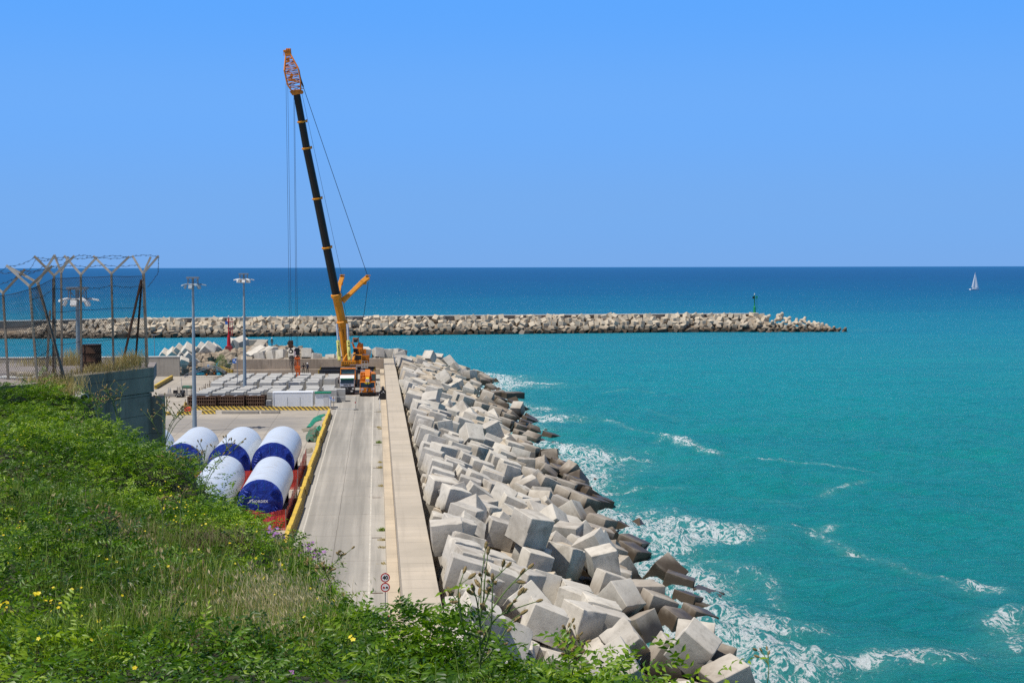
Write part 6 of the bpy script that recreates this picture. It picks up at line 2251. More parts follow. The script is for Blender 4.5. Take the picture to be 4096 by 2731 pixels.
for i, x in enumerate((.05, 2.05, 3.9)):
    o = MB().tube([(0, 0, 0), (0, 0, 1.75)], .04, 6).build('stake', M['steel'])
    o.location = (p.x + x + .15, p.y - .5, 0)
    tag(o, ('thin grey stake before the white container, beside the formwork', 'thin grey stake before the middle of the white container', 'thin grey stake before the white container, towards the cabin')[i], 'stake', 'stakes before the white container')
p = Vector((-9.2, 224.6, 0))
t = thing('site_cabin', 'small white site cabin with a green roof edge', 'cabin', tuple(p))
MB().span((0, 0, .05), (2.25, 2.0, 2.2)).build('wall', M['white'], t, bevel=.02)
mb = MB()
mb.span((-.12, -.15, 2.205), (2.37, 2.15, 2.38))
mb.build('roof', M['green'], t, bevel=.03)
MB().span((1.2, -.03, .1), (1.95, -.003, 1.95)).build('door', M['lampwhite'], t)
p = at(1076, 1624)
t = thing('tote_cage', 'small black wire cage tank standing beside the white container', 'cage', (p.x, p.y, 0))
mb = MB()
for i in range(5):
    f = -.45 + .225 * i
    mb.bar((f, -.45, 0), (f, -.45, 1.05), .04)
    mb.bar((f, .45, 0), (f, .45, 1.05), .04)
for z in (.05, .4, .72, 1.05):
    mb.bar((-.45, -.45, z), (.45, -.45, z), .04)
    mb.bar((-.45, .45, z), (.45, .45, z), .04)
    mb.bar((-.45, -.45, z), (-.45, .45, z), .04)
    mb.bar((.45, -.45, z), (.45, .45, z), .04)
mb.build('cage', M['blacksteel'], t)
MB().box((0, 0, .5), (.8, .8, .85)).build('tank', M['lampwhite'], t, bevel=.08)

# gate panel, warning signs
p = at(1335, 1637)
q_ = at(1424, 1639)
t = thing('wire_gate', 'thin galvanised wire gate panel standing across the road', 'gate', tuple(p))
v_ = q_ - p
mb = MB()
for f in (0, 1):
    mb.tube([v_ * f, v_ * f + Vector((0, 0, 1.95))], .035, 6)
for z in (.12, 1.9):
    mb.tube([Vector((0, 0, z)), v_ + Vector((0, 0, z))], .03, 6)
mb.build('frame', M['steel'], t)
mb = MB()
for i in range(1, 24):
    mb.bar(v_ * (i / 24) + Vector((0, 0, .12)), v_ * (i / 24) + Vector((0, 0, 1.9)), .006)
mb.build('mesh_wires', M['steel'], t)
for f in (0, 1):
    MB().box(v_ * f + Vector((0, 0, .05)), (.7, .3, .1)).build('foot', M['blacksteel'], t)
MB().disc(v_ * .97 + Vector((0, -.05, 1.1)), .1, .03).build('red_marker', M['signred'], t)
for (px, py, lab_, h_) in ((1312, 1632, 'white board with yellow hazard triangle on a thin post by the cabin', 1.75), (1334, 1633, 'white board with orange hazard triangle on the gate post', 1.8)):
    p = at(px, py)
    p.y -= .15
    t = thing('warning_sign', lab_, 'sign', (p.x, p.y, 0), 0, 'hazard boards by the gate')
    MB().tube([(0, .03, 0), (0, .03, h_)], .025, 6).build('post', M['steel'], t)
    b_ = MB().box((0, -.01, h_ - .35), (.44, .02, .72)).build('board', M['signwhite'], t)
    mb = MB().prism([(-.17, -.13), (.17, -.13), (0, .16)], Matrix.Translation((0, -.021, h_ - .2)) @ Matrix.Rotation(R(90), 4, 'X'), .008)
    mb.build('triangle', M['brightyellow'] if px == 1312 else M['orange'], b_)
    mb = MB()
    for z in (-.42, -.5, -.58):
        mb.box((0, -.022, h_ + z), (.34, .004, .035))
    mb.build('print', M['signblue'], b_)
p = at(1324, 1633)
t = thing('notice_board', 'small blue and white notice between the two hazard boards', 'sign', (p.x, p.y - .12, 0))
MB().tube([(0, .03, 0), (0, .03, 1.7)], .03, 6).build('post', M['steel'], t)
b_ = MB().box((0, 0, 1.48), (.40, .02, .45)).build('board', M['signwhite'], t)
mb = MB()
mb.box((0, -.013, 1.60), (.36, .004, .14))
for z in (1.45, 1.38, 1.31):
    mb.box((0, -.013, z), (.32, .004, .03))
mb.build('print', M['signblue'], b_)

# black lifting frame on the ledge
p = Vector(((1521 - 1507) / 6000 * 226 + .35, 226, 1.1))
t = thing('lifting_yoke', 'black waisted steel frame standing upright on the tan ledge', 'steel frame', tuple(p))
pl = [(-.85, 0), (.85, 0), (.52, 1.0), (.80, 1.02), (.62, 1.35), (.28, 1.75), (.22, 2.25), (0, 2.38), (-.22, 2.25), (-.28, 1.75), (-.62, 1.35), (-.80, 1.02), (-.52, 1.0)]
MB().prism([(a_ * .9, b_ * .86) for a_, b_ in pl], Matrix.Translation((0, .2, 0)) @ Matrix.Rotation(R(90), 4, 'X'), .35).build('plate', M['blacksteel'], t, bevel=.03)
mb = MB()
for (x, z, r_) in ((.05, 1.85, .06), (.05, 1.2, .1), (-.18, 1.02, .06), (.22, 1.05, .05)):
    mb.disc((x, -.151, z), r_, .012, n=12)
mb.build('hole', M['lampwhite'], t)
t = thing('guard_rail', 'short galvanised rail at the edge of the road before the black frame', 'railing', (.35, 216, 0))
for i in range(14):
    MB().bar((0, i * 3.4, 0), (.03, i * 3.4, 1.5 if i < 9 else 1.3), .06).build('post', M['lampwhite'], t)
mb = MB()
for z in (.75, 1.25):
    mb.bar((0, 0, z), (.02, 13 * 3.4, z), .05)
mb.build('rail', M['lampwhite'], t)
t = thing('walkway_railing', 'short pipe railing at the seaward end of the walkway', 'railing', (3.25, 268, 3.05))
for i in range(9):
    MB().tube([(0, i * 3.4, 0), (0, i * 3.4, 1.1)], .035, 6).build('post', M['steel'], t)
mb = MB()
for z in (.55, 1.1):
    mb.tube([(0, 0, z), (0, 27.2, z)], .03, 6)
mb.build('rail', M['steel'], t)
for i, y in enumerate((96.3, 116.2, 136.6, 156.9, 177.5, 197.8, 218)):
    t = MB().box((0, 0, .012), (.78, .16, .02)).build('drain_grate', M['rust'])
    t.location = (-.1, y, .002)
    tag(t, f'rusty drain slot in the road gutter, {ORD[i]} past the traffic signs', 'drain', 'drain slots along the gutter')
# traffic signs in the foreground
def ring_sign(parent, z, r, inner):
    b_ = MB().disc((0, 0, z), r, .02, n=36).build('disc', M['signred'], parent)
    MB().disc((0, -.021, z), r * .76, .004, n=36).build('face', M['signwhite'] if inner != 'np' else M['signblue'], b_)
    return b_
p = atd(1541, 2309, 84)
sp_ = Vector((p.x, p.y, 0))
t = thing('traffic_sign', 'speed limit forty over no overtaking discs on one grey pole', 'traffic sign', tuple(sp_))
z1 = p.z
MB().tube([(0, .04, 0), (0, .04, z1 + .28)], .03, 8).build('pole', M['steel'], t)
d1 = ring_sign(t, z1, .262, '40')
text('40', .30, M['signblack'], (0, -.03, z1), (R(90), 0, 0), d1, ext=.002, bold=.012)
z2 = z1 - .545
d2 = ring_sign(t, z2, .262, 'no')
for (x, mt_) in ((-.085, M['signred']), (.085, M['signblack'])):
    mb = MB()
    mb.box((x, -.03, z2 - .02), (.13, .004, .05))
    mb.box((x, -.03, z2 + .025), (.09, .004, .045))
    for s in (-1, 1):
        mb.box((x + s * .042, -.03, z2 - .06), (.028, .004, .03))
    mb.build('car_symbol', mt_, d2)
z3 = atd(1544, 2474, 84).z
d3 = ring_sign(t, z3, .25, 'np')
mb = MB()
mb.bar((-.13, -.03, z3 + .13), (.13, -.03, z3 - .13), .004, .05, (0, -1, 0))
mb.bar((-.13, -.031, z3 + .13), (.13, -.031, z3 - .13), .05, .004, (0, -1, 0))
mb.build('slash', M['signred'], d3)

# ================================================================== FISHING NETS
def net_mat(name, c, c2):
    k = NT(name)
    o = k.obj()
    n, n2 = k.noise(o, 1.6, 6, .65, 1.5), k.noise(o, 9, 5, .7, 1)
    col = k.mix(k.rng(n, .4, .6), c, c2)
    col = k.mix(k.math('MULTIPLY', k.rng(n2, .5, .7), .6), col, dk(c2, .4))
    k.bump(k.math('ADD', n, n2), 1.0, .1)
    return k.fin(col, .8)
M['netgreen'] = net_mat('green_net', (.01, .30, .17), (.005, .14, .11))
M['netmix'] = net_mat('mixed_net', (.02, .16, .10), (.16, .13, .09))
M['nettan'] = net_mat('tan_net', (.30, .26, .19), (.20, .17, .12))
def heap(name, pts, h, mat, label, seed, flat=False):
    P = [at(*p) for p in pts]
    c = sum(P, Vector()) / len(P)
    P = [p - c for p in P]
    n = 34
    mnx, mxx = min(p.x for p in P), max(p.x for p in P)
    mny, mxy = min(p.y for p in P), max(p.y for p in P)
    def inside(x, y):
        r_, j = False, len(P) - 1
        for i in range(len(P)):
            if (P[i].y > y) != (P[j].y > y) and x < (P[j].x - P[i].x) * (y - P[i].y) / (P[j].y - P[i].y + 1e-9) + P[i].x:
                r_ = not r_
            j = i
        return r_
    def edge(x, y):
        e = 1e9
        for i in range(len(P)):
            a, b = P[i - 1], P[i]
            d = b - a
            t_ = max(0, min(1, ((x - a.x) * d.x + (y - a.y) * d.y) / (d.x ** 2 + d.y ** 2 + 1e-9)))
            e = min(e, math.hypot(x - a.x - d.x * t_, y - a.y - d.y * t_))
        return e
    V, F_, idx = [], [], {}
    for j in range(n + 1):
        for i in range(n + 1):
            x, y = mnx + (mxx - mnx) * i / n, mny + (mxy - mny) * j / n
            if inside(x, y):
                e = edge(x, y)
                z = .03 + h * min(1, e / (.5 if not flat else .3)) * (.65 + .6 * mnoise.noise(Vector((x * 1.4, y * .8, seed))) + .35 * mnoise.noise(Vector((x * 4, y * 2.5, seed + 9))))
                idx[i, j] = len(V)
                V.append((x + .04 * mnoise.noise(Vector((x * 5, y * 5, 3))), y, max(.02, z)))
    for j in range(n):
        for i in range(n):
            q_ = [idx.get(k_) for k_ in ((i, j), (i + 1, j), (i + 1, j + 1), (i, j + 1))]
            if all(v is not None for v in q_):
                F_.append(tuple(q_))
    mb = MB()
    mb.add(V, F_)
    o = mb.build(name, mat, smooth=60)
    o.location = c
    tag(o, label, 'fishing net', 'fishing nets left beside the yellow barrier')
heap('fishing_net', [(1300, 1655), (1303, 1660), (1286, 1672), (1290, 1680), (1265, 1688), (1243, 1711), (1222, 1712), (1240, 1690), (1252, 1672), (1275, 1660)], .14, M['netgreen'], 'bright green net spread flat beside the far end of the yellow barrier', 1, True)
heap('fishing_net', [(1222, 1712), (1243, 1711), (1262, 1700), (1272, 1704), (1240, 1724), (1212, 1728), (1204, 1716)], .06, M['nettan'], 'thin pale net trailing from the spread green one', 5, True)
heap('fishing_net', [(1262, 1714), (1280, 1705), (1290, 1712), (1284, 1722), (1264, 1728), (1258, 1722)], .6, M['netgreen'], 'small round coil of green net', 2)
heap('fishing_net', [(1222, 1740), (1250, 1728), (1280, 1730), (1283, 1745), (1268, 1768), (1230, 1770), (1222, 1760)], .85, M['netmix'], 'big tangled heap of green and brown net beside the tower row', 3)
heap('fishing_net', [(1226, 1795), (1250, 1790), (1252, 1805), (1240, 1812), (1226, 1812)], .1, M['nettan'], 'small tan scrap of net below the tangled heap', 4, True)

# ================================================================== LEFT FAR APRON
def road_sign(px, py, h, label):
    p = at(px, py)
    t = thing('road_sign', label, 'sign', (p.x, p.y, 0), 0, 'signs standing before the grey wall')
    MB().tube([(0, .04, 0), (0, .04, h)], .04, 8).build('post', M['steel'], t)
    return t
t = road_sign(658, 1499, 1.4, 'round blue sign with white arrow beside the grey and red boxes')
b_ = MB().disc((0, 0, 1.32), .30, .02, n=28).build('disc', M['signblue'], t)
mb = MB()
mb.bar((-.15, -.03, 1.47), (.1, -.03, 1.22), .1, .004, (0, -1, 0))
mb.prism([(.16, -.2), (.16, .06), (-.1, -.2)], Matrix.Translation((0, -.023, 1.34)) @ Matrix.Rotation(R(90), 4, 'X'), .006)
mb.build('arrow', M['signwhite'], b_)
MB().tube([(0, 0, .15), (0, 0, .65)], .17, 14).build('yellow_drum', M['brightyellow'], t)
t = road_sign(693, 1499, 2.75, 'plain pale blue rectangular sign before the grey wall')
MB().box((0, -.02, 2.45), (.85, .03, .55)).build('board', M['bluegrey'], t, bevel=.01)
t = road_sign(714, 1499, 3.0, 'round white and red no pedestrians sign by the end of the grey wall')
b_ = MB().disc((0, -.0, 2.7), .27, .02, n=28).build('disc', M['signred'], t)
MB().disc((0, -.021, 2.7), .21, .004, n=28).build('face', M['signwhite'], b_)
mb = MB()
mb.box((0, -.03, 2.69), (.06, .006, .2))
mb.sphere((0, -.03, 2.83), .035)
mb.bar((0, -.03, 2.6), (-.06, -.03, 2.52), .03, .005, (0, -1, 0))
mb.bar((0, -.03, 2.6), (.06, -.03, 2.52), .03, .005, (0, -1, 0))
mb.build('figure_symbol', M['signblack'], b_)
pl_ = MB().box((0, -.01, 2.2), (.45, .03, .42)).build('plate', M['signwhite'], t)
MB().tube([(.13 * math.cos(a_ * .4), -.03, 2.2 + .13 * math.sin(a_ * .4)) for a_ in range(17)], .02, 5).build('ring_symbol', M['signred'], pl_)
t = road_sign(687, 1499, 1.55, 'tiny white and red sign low beside the pale blue sign')
b_ = MB().box((0, -.01, 1.42), (.26, .02, .32)).build('board', M['signwhite'], t)
MB().disc((0, -.021, 1.42), .07, .004, n=16).build('symbol', M['signred'], b_)
p = at(670, 1498)
t = thing('meter_box', 'grey metal cabinet beside the red hydrant box', 'cabinet', (p.x, p.y, 0))
MB().box((0, 0, .72), (.55, .4, 1.15)).build('cabinet', M['lampwhite'], t, bevel=.03)
MB().box((0, 0, .08), (.45, .3, .16)).build('plinth', M['steel'], t)
p = at(683, 1503)
t = thing('hydrant_box', 'red fire hydrant cabinet on a post by the grey wall', 'cabinet', (p.x, p.y, 0))
MB().box((0, 0, .92), (.66, .35, .9)).build('cabinet', M['red'], t, bevel=.03)
MB().box((0, 0, .22), (.18, .15, .46)).build('post', M['red'], t)
MB().disc((0, -.18, .92), .13, .01, n=16).build('emblem', M['signwhite'], t)
p = at(620, 1503)
t = thing('street_lamp', 'thin grey street lamp post before the grey wall', 'street lamp', (p.x, p.y, 0))
MB().tube([(0, 0, 0), (-.02, 0, 4.5), (-.05, 0, 8.0)], [.08, .06, .045], 8).build('post', M['steel'], t)
mb = MB()
mb.box((-.1, 0, 8.0), (.95, .3, .14))
mb.build('lamp_head', M['steel'], t, bevel=.03)
# conveyor trailer
p0 = at(738, 1499)
t = thing('conveyor', 'long grey wheeled conveyor frame parked by the rubble slope', 'conveyor', tuple(p0))
def cl(px, py, d=288):
    return atd(px, py, d) - p0
mb = MB()
pts = [cl(737, 1499), cl(768, 1487), cl(805, 1472), cl(840, 1463), cl(862, 1463), cl(882, 1473), cl(905, 1487)]
for dy in (-.55, .55):
    for dz in (0, -.42):
        for a, b in zip(pts[:-1], pts[1:]):
            mb.bar(a + Vector((0, dy, dz)), b + Vector((0, dy, dz)), .09)
for i in range(26):
    f = i / 25 * (len(pts) - 1.001)
    a = pts[int(f)].lerp(pts[int(f) + 1], f % 1)
    mb.bar(a + Vector((0, -.55, 0)), a + Vector((0, .55, 0)), .07)
    mb.bar(a + Vector((0, -.55, 0)), a + Vector((.25, -.55, -.42)), .05)
mb.build('truss', M['steel'], t)
mb = MB()
for (a, b) in (((822, 1472), (835, 1482)), ((840, 1473), (829, 1490)), ((840, 1473), (858, 1488)), ((862, 1475), (855, 1490))):
    for dy in (-.5, .5):
        mb.bar(cl(*a) + Vector((0, dy, 0)), cl(*b) + Vector((0, dy, 0)), .08)
mb.build('undercarriage', M['rust'], t)
for (px, py, y_) in ((829, 1495.5, -.8), (856, 1493, .5)):
    c = cl(px, py)
    w_ = MB().disc(c + Vector((0, y_, 0)), .30, .22, n=20).build('wheel', M['rubber'], t)
    MB().disc(c + Vector((0, y_ - .222, 0)), .14, .01, n=14).build('rim', M['orange'], w_)
pa, pb = at(882, 1478, .8), at(928, 1494, .8)
o = MB().bar((0, 0, 0), pb - pa, .3, .75).build('striped_beam', M['hazblack'], bevel=.03)
o.location = pa + Vector((0, .5, .3))
tag(o, 'yellow and black striped beam leaning beside the conveyor', 'beam')
t = thing('wire_fence', 'low galvanised wire fence across the gap in front of the rubble slope', 'fence', tuple(at(728, 1495)))
o0 = t.location.copy()
pts = [at(728, 1495) - o0, at(775, 1494) - o0, at(816, 1492) - o0, at(857, 1491) - o0, at(902, 1490) - o0, at(941, 1490) - o0]
for q_ in pts:
    MB().tube([q_, q_ + Vector((0, 0, 2.0))], .045, 6).build('post', M['steel'], t)
mb = MB()
for z in (.1, 1.9, 1.0):
    mb.tube([q_ + Vector((0, 0, z)) for q_ in pts], .025 if z > 1.5 else .012, 5)
for a, b in zip(pts[:-1], pts[1:]):
    for i in range(14):
        f = i / 14
        mb.bar(a.lerp(b, f) + Vector((0, 0, .1)), a.lerp(b, f) + Vector((0, 0, 1.9)), .010)
mb.build('wire_mesh', M['steel'], t)
b_ = MB().box(at(834, 1493) - o0 + Vector((0, -.1, 1.5)), (.48, .03, .55)).build('plate', M['signwhite'], t)
c_ = at(834, 1493) - o0 + Vector((0, -.13, 1.48))
mb = MB().tube([c_ + Vector((.15 * math.cos(a_ * .4), 0, .15 * math.sin(a_ * .4))) for a_ in range(17)], .025, 5)
mb.bar(c_ + Vector((-.1, 0, .1)), c_ + Vector((.1, 0, -.1)), .03)
mb.build('symbol', M['signblue'], b_)
p = at(956, 1540)
p = Vector(((956 - 1507) / 6000 * 252, 252, 0))
t = thing('parking_sign', 'blue square parking sign with camera box on a thin pole among the yard blocks', 'sign', tuple(p))
zt = aty(945, 1440, 252).z
MB().tube([(0, 0, 0), (0, 0, zt + .4)], .05, 8).build('pole', M['steel'], t)
mb = MB().tube([(0, 0, zt + .35), (-.35, -.05, zt + .35)], .03, 5)
mb.build('bracket', M['steel'], t)
b_ = MB().box((-.45, -.06, zt - .15), (.6, .03, .75)).build('board', M['signblue'], t)
text('P', .5, M['signwhite'], (-.48, -.085, zt - .1), (R(90), 0, 0), b_, ext=.004, bold=.02)
MB().disc((-.22, -.08, zt - .28), .12, .008, n=16).build('symbol', M['signwhite'], b_)
MB().box((-.2, 0, zt + .38), (.45, .3, .2)).build('camera_box', M['cream'], t, bevel=.02)
# clutter by the formwork
p = at(682, 1575)
def aframe(px, py, h, w, mat, label, name='step_ladder'):
    p = at(px, py)
    t = thing(name, label, 'ladder', (p.x, p.y, 0), .2)
    for s in (-1, 1):
        mb = MB()
        for x in (-w / 2, w / 2):
            mb.bar((x, s * .35, 0), (x * .7, s * .05, h), .05)
        for i in range(1, 6):
            f = i / 6
            mb.bar((-w / 2 * (1 - .3 * f), s * (.35 - .3 * f), h * f), (w / 2 * (1 - .3 * f), s * (.35 - .3 * f), h * f), .035)
        mb.build('ladder_side', mat, t)
aframe(678, 1573, .95, .5, M['steel'], 'small grey step ladder beside the black tubs')
aframe(715, 1574, 1.15, .6, M['blacksteel'], 'dark trestle standing between the black tubs', 'trestle')
for (px, py, l) in ((702, 1573, 'black open tub beside the step ladder'), (732, 1572, 'black open tub beside the netted rack')):
    p = at(px, py)
    t = thing('tub', l, 'tub', (p.x, p.y, 0), 0, 'black tubs on the far apron')
    mb = MB()
    for (c, s) in (((-.33, 0, .27), (.04, .6, .5)), ((.33, 0, .27), (.04, .6, .5)), ((0, -.3, .27), (.7, .04, .5)), ((0, .3, .27), (.7, .04, .5)), ((0, 0, .02), (.7, .6, .04))):
        mb.box(c, s)
    mb.build('body', M['blacksteel'], t)
    MB().box((0, -.33, .5), (.4, .03, .05)).build('handle', M['blacksteel'], t)
for (px, l) in ((722, 'dark bag with pale straps slumped on the grey kerb'),):
    p = at(px, 1588) + Vector((0, -.5, 0))
    t = thing('bag', l, 'bag', (p.x, p.y, 0))
    mb = MB()
    mb.sphere((-.35, 0, .3), .42, 14, 9, (1, .7, .9))
    mb.sphere((.3, .05, .4), .48, 14, 9, (.9, .7, 1.0))
    mb.build('body', M['cloth'], t, smooth=60)
    MB().tube([(-.6, -.2, .1), (-.35, -.33, .55), (-.1, -.33, .3), (.1, -.36, .6), (.3, -.36, .2)], .035, 6).build('strap', M['cream'], t)
p = at(770, 1580)
t = thing('netted_rack', 'steel rack draped with brown netting beside the lamp mast', 'rack', (p.x - .6, p.y, 0))
mb = MB()
for x in (-1.0, -.3, .4, 1.1):
    for y in (-.4, .4):
        mb.bar((x, y, 0), (x, y, 1.4), .06)
mb.bar((-1.0, -.4, .7), (1.1, -.4, .7), .05)
mb.bar((-1.0, -.4, 0), (-1.15, -.4, 2.9), .06)
mb.build('frame', M['steel'], t)
MB().box((.05, 0, 1.35), (2.3, 1.1, .5), taper=(.95, .8)).build('net_cover', M['netmix'], t, bevel=.1)

# ================================================================== RUBBLE HEAD WITH RED LIGHT
t = thing('red_beacon', 'red harbour light tower with ladder on a faded red plinth', 'harbour light', tuple(aty(916, 1416, 338)))
zb = t.location.z
MB().box((0, 0, .9), (1.5, 1.5, 1.8)).build('plinth', M['redplinth'], t, bevel=.05)
MB().tube([(0, 0, 1.8), (0, 0, 3.8), (0, 0, 4.1)], [.46, .36, .3], 8, phase=ph8).build('base_column', M['red'], t)
MB().tube([(0, 0, 4.0), (0, 0, 8.2)], [.17, .14], 10).build('mast', M['red'], t)
mb = MB()
for x in (.35, .85):
    for y in (-.25, .25):
        mb.bar((x, y, 4.2), (x, y, 7.2), .05)
for i in range(10):
    z = 4.2 + i * .33
    mb.bar((.35, -.25, z), (.85, -.25, z), .05)
    mb.bar((.85, -.25, z), (.85, .25, z), .05)
    mb.bar((.85, .25, z), (.35, .25, z), .05)
    mb.bar((0, 0, z), (.35, 0, z), .04)
mb.build('caged_ladder', M['red'], t)
mb = MB()
mb.box((.3, 0, 7.25), (1.4, .9, .08))
mb.bar((-.4, -.4, 7.9), (1.0, -.4, 7.9), .06)
for x in (-.4, .3, 1.0):
    mb.bar((x, -.4, 7.25), (x, -.4, 7.9), .05)
mb.build('platform', M['red'], t)
MB().box((-.45, -.2, 7.0), (.55, .1, .75)).build('solar_panel', M['signblue'], t)
MB().tube([(0, 0, 8.1), (0, 0, 8.45), (0, 0, 8.6)], [.16, .16, .05], 10).build('lantern', M['lampwhite'], t)

spots = []
rr = random.Random(77)
for i in range(240):
    x = rr.uniform(-43, -15)
    y = rr.uniform(299, 346)
    ridge = np.interp(x, [-44, -38, -30, -20, -12], [-.5, 1.2, 2.2, 2.6, 1.6])
    z = -2.4 + (ridge + 2.4) * min(1, max(0, (y - 300 + (4 if x > -31 else -6)) / 24)) + rr.uniform(-.4, .2)
    if x < -29 and 296 < y < 309 and z < -1:
        continue
    s = rr.uniform(1.3, 3.4)
    spots.append((Vector((x, y, z)), (s, s * rr.uniform(.7, 1.2), s * rr.uniform(.5, .9)), rand_rot(rr)))
rock_mass('rubble', spots, M['rubble'], 'brown broken rubble mound between the two quay walls', 'rubble')
# the loose cubes and the slab crowning that mound
def head_cube(i, px, py, Y, s, e, l, sc=(1, 1, 1)):
    o = bpy.data.objects.new('armour_cube', BM[i % len(BM)])
    COL.objects.link(o)
    o.location = aty(px, py, Y)
    o.rotation_euler = e
    o.scale = (s * sc[0], s * sc[1], s * sc[2])
    tag(o, l, 'concrete block', 'older cubes on the rubble mound')
head_cube(1, 660, 1420, 343, 2.1, (.7, .6, .2), 'pale cube peeping over the grey wall, farthest from the red light')
head_cube(2, 692, 1416, 342, 2.2, (.75, .62, .5), 'pale cube peeping over the grey wall beside its end')
head_cube(3, 716, 1403, 342, 2.25, (.6, .65, .15), 'pale cube tipped corner-up above the grey wall')
head_cube(4, 752, 1404, 340, 2.6, (.7, .55, .3), 'broad pale cube tipped up beyond the wall end')
head_cube(5, 805, 1396, 340, 2.1, (.8, .6, .1), 'pale cube tipped up beside the lamp mast')
head_cube(6, 832, 1400, 336, 2.7, (.7, .7, .2), 'large brown-stained cube tipped up behind the lamp mast')
head_cube(7, 862, 1396, 341, 2.0, (.5, .5, .8), 'grey cube nestled between the stained cube and the red light')
head_cube(8, 937, 1380, 345, 2.6, (.25, .3, .4), 'pale cube lying behind the red light')
head_cube(9, 966, 1374, 343, 2.6, (.35, -.3, .55), 'large cube tipped forward to the right of the red light')
head_cube(10, 741, 1432, 326, 1.5, (.2, .55, .4), 'long slab-like block sloping behind the wall end', (2.2, 1, .8))
head_cube(11, 768, 1436, 322, 1.5, (.3, .7, .5), 'second slab-like block sloping behind the wall end', (2.4, 1, .9))
head_cube(12, 734, 1448, 316, 1.9, (.4, .4, .3), 'dark-bottomed block low at the wall end', (1, 1, .9))
head_cube(13, 1028, 1416, 304, 2.0, (.25, -.45, .55), 'long tilted slab block just behind the cross wall', (1.9, 1, 1))
head_cube(0, 1062, 1420, 302.5, 2.0, (.2, -.5, .5), 'second long tilted slab block behind the cross wall', (1.9, 1, 1))
pa, pb = aty(1052, 1358, 352), aty(996, 1424, 312)
o = MB().bar((0, 0, -1.5), (pb - pa) + Vector((0, 0, -1.5)), 2.4, 3.0).build('old_seawall', M['walkgrey'], bevel=.05)
o.location = pa
tag(o, 'old low concrete wall running out along the rubble mound', 'wall')
o = MB().span((-4.5, -1.5, -3), (1, 1.5, 0)).build('old_seawall', M['walkgrey'], bevel=.05)
o.location = aty(1040, 1358, 353)
tag(o, 'short end wall at the far tip of the rubble mound', 'wall')
# green light on the far mole and the sailing boat
gp = mole_pt(3018, 10.5, 0)
b0 = aty(3018, 1249, gp.y)
t = thing('green_beacon', 'slim green harbour light at the end of the far breakwater', 'harbour light', tuple(b0))
MB().tube([(0, 0, -.6), (0, 0, 1.9), (0, 0, 2.2)], [.50, .42, .25], 8).build('base_column', M['beacongreen'], t)
MB().tube([(0, 0, 2.1), (0, 0, 6.2)], [.2, .17], 10).build('mast', M['beacongreen'], t)
mb = MB()
for x in (.6, 1.0):
    mb.bar((x, 0, 1.0), (x, 0, 5.6), .05)
for i in range(9):
    mb.bar((.6, 0, 1.2 + i * .5), (1.0, 0, 1.2 + i * .5), .05)
mb.build('ladder', M['beacongreen'], t)
mb = MB()
mb.box((.2, 0, 4.9), (1.8, 1.0, .1))
mb.box((.75, -.1, 5.5), (.6, .4, .6))
mb.build('platform', M['beacongreen'], t)
MB().box((-.45, -.3, 5.3), (.75, .12, .9)).build('solar_panel', M['blacksteel'], t)
MB().tube([(0, 0, 6.2), (0, 0, 6.7), (0, 0, 6.85)], [.17, .17, .05], 10).build('lantern', M['lampwhite'], t)

bp = at(3898, 1159.5, SEA)
t = thing('sailing_boat', 'white sailing boat under full sail far out on the blue sea', 'sailing boat', tuple(bp), .35)
mb = MB()
st = [(-5.5, 1.5, 1.15), (-3, 1.85, 1.1), (0, 1.9, 1.1), (3, 1.3, 1.25), (5.8, .08, 1.5)]
V, F_ = [], []
for (x, w_, z) in st:
    V += [(x, -w_, z), (x, -w_ * .8, .2), (x, 0, -.4), (x, w_ * .8, .2), (x, w_, z)]
for i in range(4):
    for j in range(4):
        F_.append((i * 5 + j, i * 5 + j + 1, i * 5 + j + 6, i * 5 + j + 5))
    F_.append((i * 5, i * 5 + 5, i * 5 + 9, i * 5 + 4))
F_.append((0, 1, 2, 3, 4))
mb.add(V, F_)
mb.build('hull', M['white'], t)
mb = MB()
mb.box((.2, 0, 1.55), (4.2, 2.0, .7), taper=(.85, .8))
mb.build('cabin', M['white'], t, bevel=.1)
MB().tube([(.8, 0, 1.2), (.7, 0, 17.2)], [.1, .06], 8).build('mast', M['steel'], t)
MB().tube([(.8, 0, 2.4), (-4.4, -.6, 2.5)], .09, 8).build('boom', M['steel'], t)
def sail(name, tack, clew, head, belly):
    V, F_ = [], []
    n = 10
    a, b, c = Vector(tack), Vector(clew), Vector(head)
    for s in (0, .03):
        for j in range(n + 1):
            for i in range(n + 1):
                u, v_ = i / n, j / n
                p = a.lerp(b, u).lerp(c, v_) if True else None
                p = p + Vector((0, 1, 0)) * (belly * math.sin(math.pi * u) * (1 - v_) ** .7 + s)
                V.append(p)
    m_ = (n + 1) ** 2
    for j in range(n):
        for i in range(n):
            q_ = j * (n + 1) + i
            F_.append((q_, q_ + 1, q_ + n + 2, q_ + n + 1))
            F_.append((m_ + q_, m_ + q_ + n + 1, m_ + q_ + n + 2, m_ + q_ + 1))
    mb = MB()
    mb.add(V, F_)
    mb.build(name, M['sail'], t, smooth=80)
sail('mainsail', (.7, 0, 2.5), (-4.3, -.6, 2.6), (.68, 0, 17.0), -.7)
sail('jib', (5.5, 0, 1.7), (.2, -.8, 2.2), (.9, 0, 15.6), -.8)

